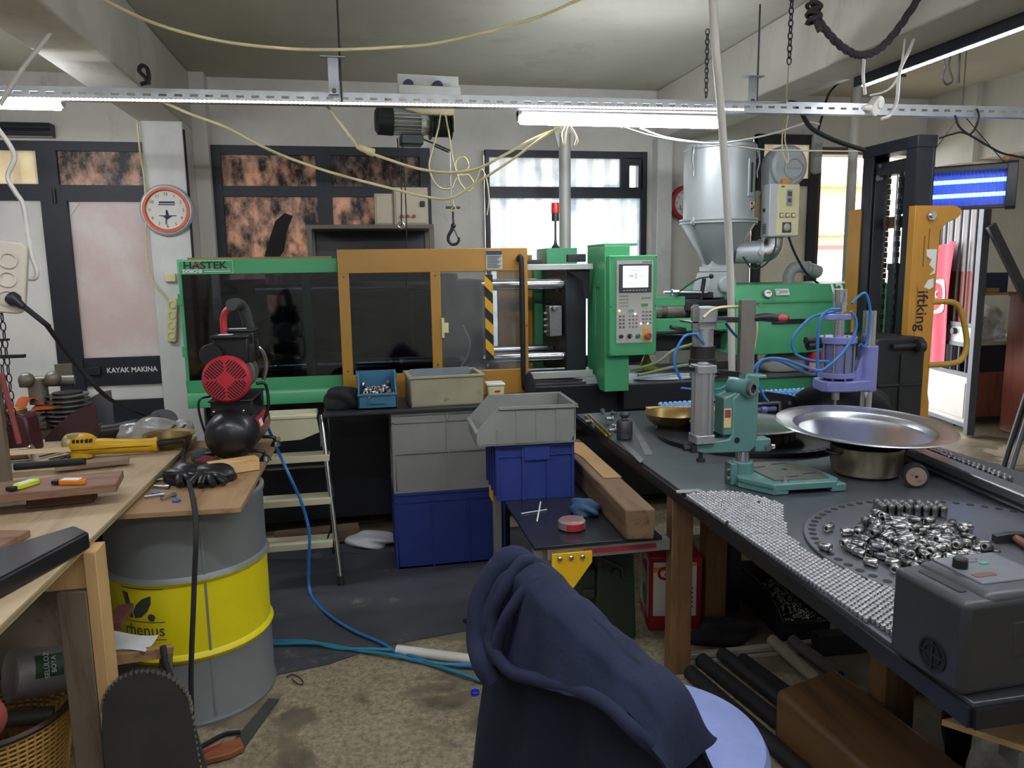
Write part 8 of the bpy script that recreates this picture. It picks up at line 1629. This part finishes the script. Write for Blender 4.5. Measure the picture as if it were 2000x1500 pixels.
# ================================================================ chair with the jacket in the foreground
ch = thing('office_chair', 'round seated chair with light blue fabric seat beside the wooden beam', 'chair', (0.69, 1.68, 0))
SEAT = mat('light_blue_fabric', '#8593c4', 0.9, 0, 0.08, 8, 0.25, spot=('#a3a9c2', 0.66), detail=8)
obj('seat', MB().lathe([(0, -0.03), (0.20, -0.03), (0.265, -0.015), (0.28, 0.01), (0.268, 0.035), (0.22, 0.046), (0, 0.05)], (0, 0, 0.43), n=56), SEAT, ch)
obj('seat_pan', MB().lathe([(0, 0.37), (0.2, 0.37), (0.24, 0.40), (0, 0.40)], n=32), BLACK, ch)
obj('gas_column', MB().cyl((0, 0, 0.08), (0, 0, 0.38), 0.03, n=16), BLACK, ch)
for k in range(5):
    a = 2*PI*k/5+0.3; obj('base_arm', MB().bar((0, 0, 0.10), (0.25*math.cos(a), 0.25*math.sin(a), 0.075), 0.04, 0.03), BLACK, ch, bevel=0.004); obj('castor', MB().cyl((0.25*math.cos(a)-0.02, 0.25*math.sin(a), 0.03), (0.25*math.cos(a)+0.02, 0.25*math.sin(a), 0.03), 0.03, n=14), BLACK, ch)
A, B = Vector((0.365, 1.78, 0)), Vector((0.63, 1.40, 0)); bd = (B-A).normalized(); nn = Vector((-bd.y, bd.x, 0))  # nn points to the seat
if nn.dot(Vector((0.69, 1.68, 0))-A) < 0: nn = -nn
off = Vector(ch.location)
def bk_pt(s, h): return A.lerp(B, s)+Vector((0, 0, h))-off
obj('backrest', MB().add([bk_pt(0.08, 0.52)+nn*0.02, bk_pt(0.92, 0.52)+nn*0.02, bk_pt(0.92, 0.70)+nn*0.0, bk_pt(0.55, 0.80)-nn*0.01, bk_pt(0.1, 0.86)-nn*0.01, bk_pt(0.08, 0.52)-nn*0.02, bk_pt(0.92, 0.52)-nn*0.02, bk_pt(0.92, 0.70)-nn*0.03, bk_pt(0.55, 0.80)-nn*0.03, bk_pt(0.1, 0.86)-nn*0.03],
    [(0, 1, 2, 3, 4), (9, 8, 7, 6, 5), (0, 5, 6, 1), (1, 6, 7, 2), (2, 7, 8, 3), (3, 8, 9, 4), (4, 9, 5, 0)]), BLACK, ch)
obj('back_stem', MB().bar(bk_pt(0.5, 0.38)+nn*0.1, bk_pt(0.5, 0.6), 0.05, 0.02), BLACK, ch)
# jacket
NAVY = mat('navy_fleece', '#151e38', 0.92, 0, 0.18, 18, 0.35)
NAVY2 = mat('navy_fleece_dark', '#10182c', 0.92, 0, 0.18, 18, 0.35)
jk = thing('navy_jacket', 'dark navy fleece jacket draped over the chair back', 'jacket', (0, 0, 0))
def top(s):
    xs = [(-0.16, 0.72), (-0.10, 0.84), (-0.03, 0.905), (0.04, 0.932), (0.14, 0.925), (0.3, 0.882), (0.5, 0.838), (0.7, 0.79), (0.88, 0.755), (0.96, 0.73), (1.02, 0.67), (1.06, 0.58)]
    for (a, ha), (b, hb) in zip(xs, xs[1:]):
        if s <= b: t = (s-a)/(b-a); return ha+(hb-ha)*t
    return xs[-1][1]
def wr(s, h, k): return 0.5*math.sin(9*s+5*h+k)+0.3*math.sin(21*s-8*h+2*k)+0.25*math.sin(14*h+11*s*k)
def hem(s): return 0.77-0.08*min(1, max(0, (s+0.12)/0.25))+0.03*min(1, max(0, (s-0.2)/0.5))-0.10*max(0, (s-0.85)/0.25)
def drape(s0, s1, zb_near, zb_far, w0, w1, amp, k, spread=0.0, nu=56, nv=48):
    def fn(u, v):
        s = s0+(s1-s0)*v; q = 2*u-1; side = 1 if q > 0 else -1; a = abs(q); h = top(s)
        zb = zb_near(s) if q < 0 else zb_far
        z = h-(h-zb)*max(0, a-0.0)**1.15
        wgt = min(1.0, a/0.16); rnd = math.sin(wgt*PI/2)
        o = side*(w0*rnd+(w1-w0)*a**1.2)+amp*wr(s, z, k)*min(1, 0.25+a*1.6)
        ss = s+(s-0.45)*spread*a*(1.9 if s < 0.45 else 0.6)
        p = A+(B-A)*ss+nn*o; zz = z+amp*0.35*wr(s*1.3, z, k+2)*(1 if a > 0.05 else 0.6)
        if side > 0 and a > 0.35: pass
        return (p.x, p.y, zz)
    return MB().grid(fn, nu, nv, 0.008)
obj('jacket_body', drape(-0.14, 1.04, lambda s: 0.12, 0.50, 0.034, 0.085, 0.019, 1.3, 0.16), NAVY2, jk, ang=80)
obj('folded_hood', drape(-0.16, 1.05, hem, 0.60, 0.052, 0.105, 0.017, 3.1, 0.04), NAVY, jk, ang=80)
def on_front(s, z, o=0.10): p = A+(B-A)*s-nn*o; return Vector((p.x, p.y, z))
obj('hem_band', MB().tube([on_front(-0.15, 0.78, 0.03)]+[on_front(s_, hem(s_)+0.012, 0.110+0.006*math.sin(9*s_)) for s_ in (0.0, 0.15, 0.35, 0.55, 0.75, 0.92)]+[on_front(1.03, 0.63, 0.06)], 0.016, n=10, smooth=6), NAVY, jk, ang=80)
obj('sleeve', MB().tube([on_front(-0.02, 0.88, -0.05), on_front(-0.09, 0.915, 0.0), on_front(-0.16, 0.83, 0.06), on_front(-0.12, 0.74, 0.10), on_front(-0.02, 0.70, 0.13), on_front(0.04, 0.66, 0.125)], 0.034, n=14, smooth=6, taper=lambda t: 1.1-0.35*t), NAVY, jk, ang=80)
obj('fold_ridge', MB().tube([on_front(0.10, 0.90, -0.05), on_front(0.06, 0.935, 0.02), on_front(0.02, 0.87, 0.075), on_front(-0.02, 0.80, 0.09), on_front(0.02, 0.72, 0.115)], 0.016, n=10, smooth=6).tube([on_front(0.22, 0.86, -0.05), on_front(0.17, 0.905, 0.03), on_front(0.10, 0.84, 0.085), on_front(0.05, 0.77, 0.105), on_front(0.03, 0.70, 0.12)], 0.014, n=10, smooth=6), NAVY, jk, ang=80)
obj('pocket_zip', MB().tube([on_front(0.97, 0.70, 0.045), on_front(1.02, 0.63, 0.06), on_front(1.04, 0.55, 0.055), on_front(1.07, 0.45, 0.06), on_front(1.1, 0.3, 0.06)], 0.010, n=8, smooth=5), NAVY2, jk, ang=80)
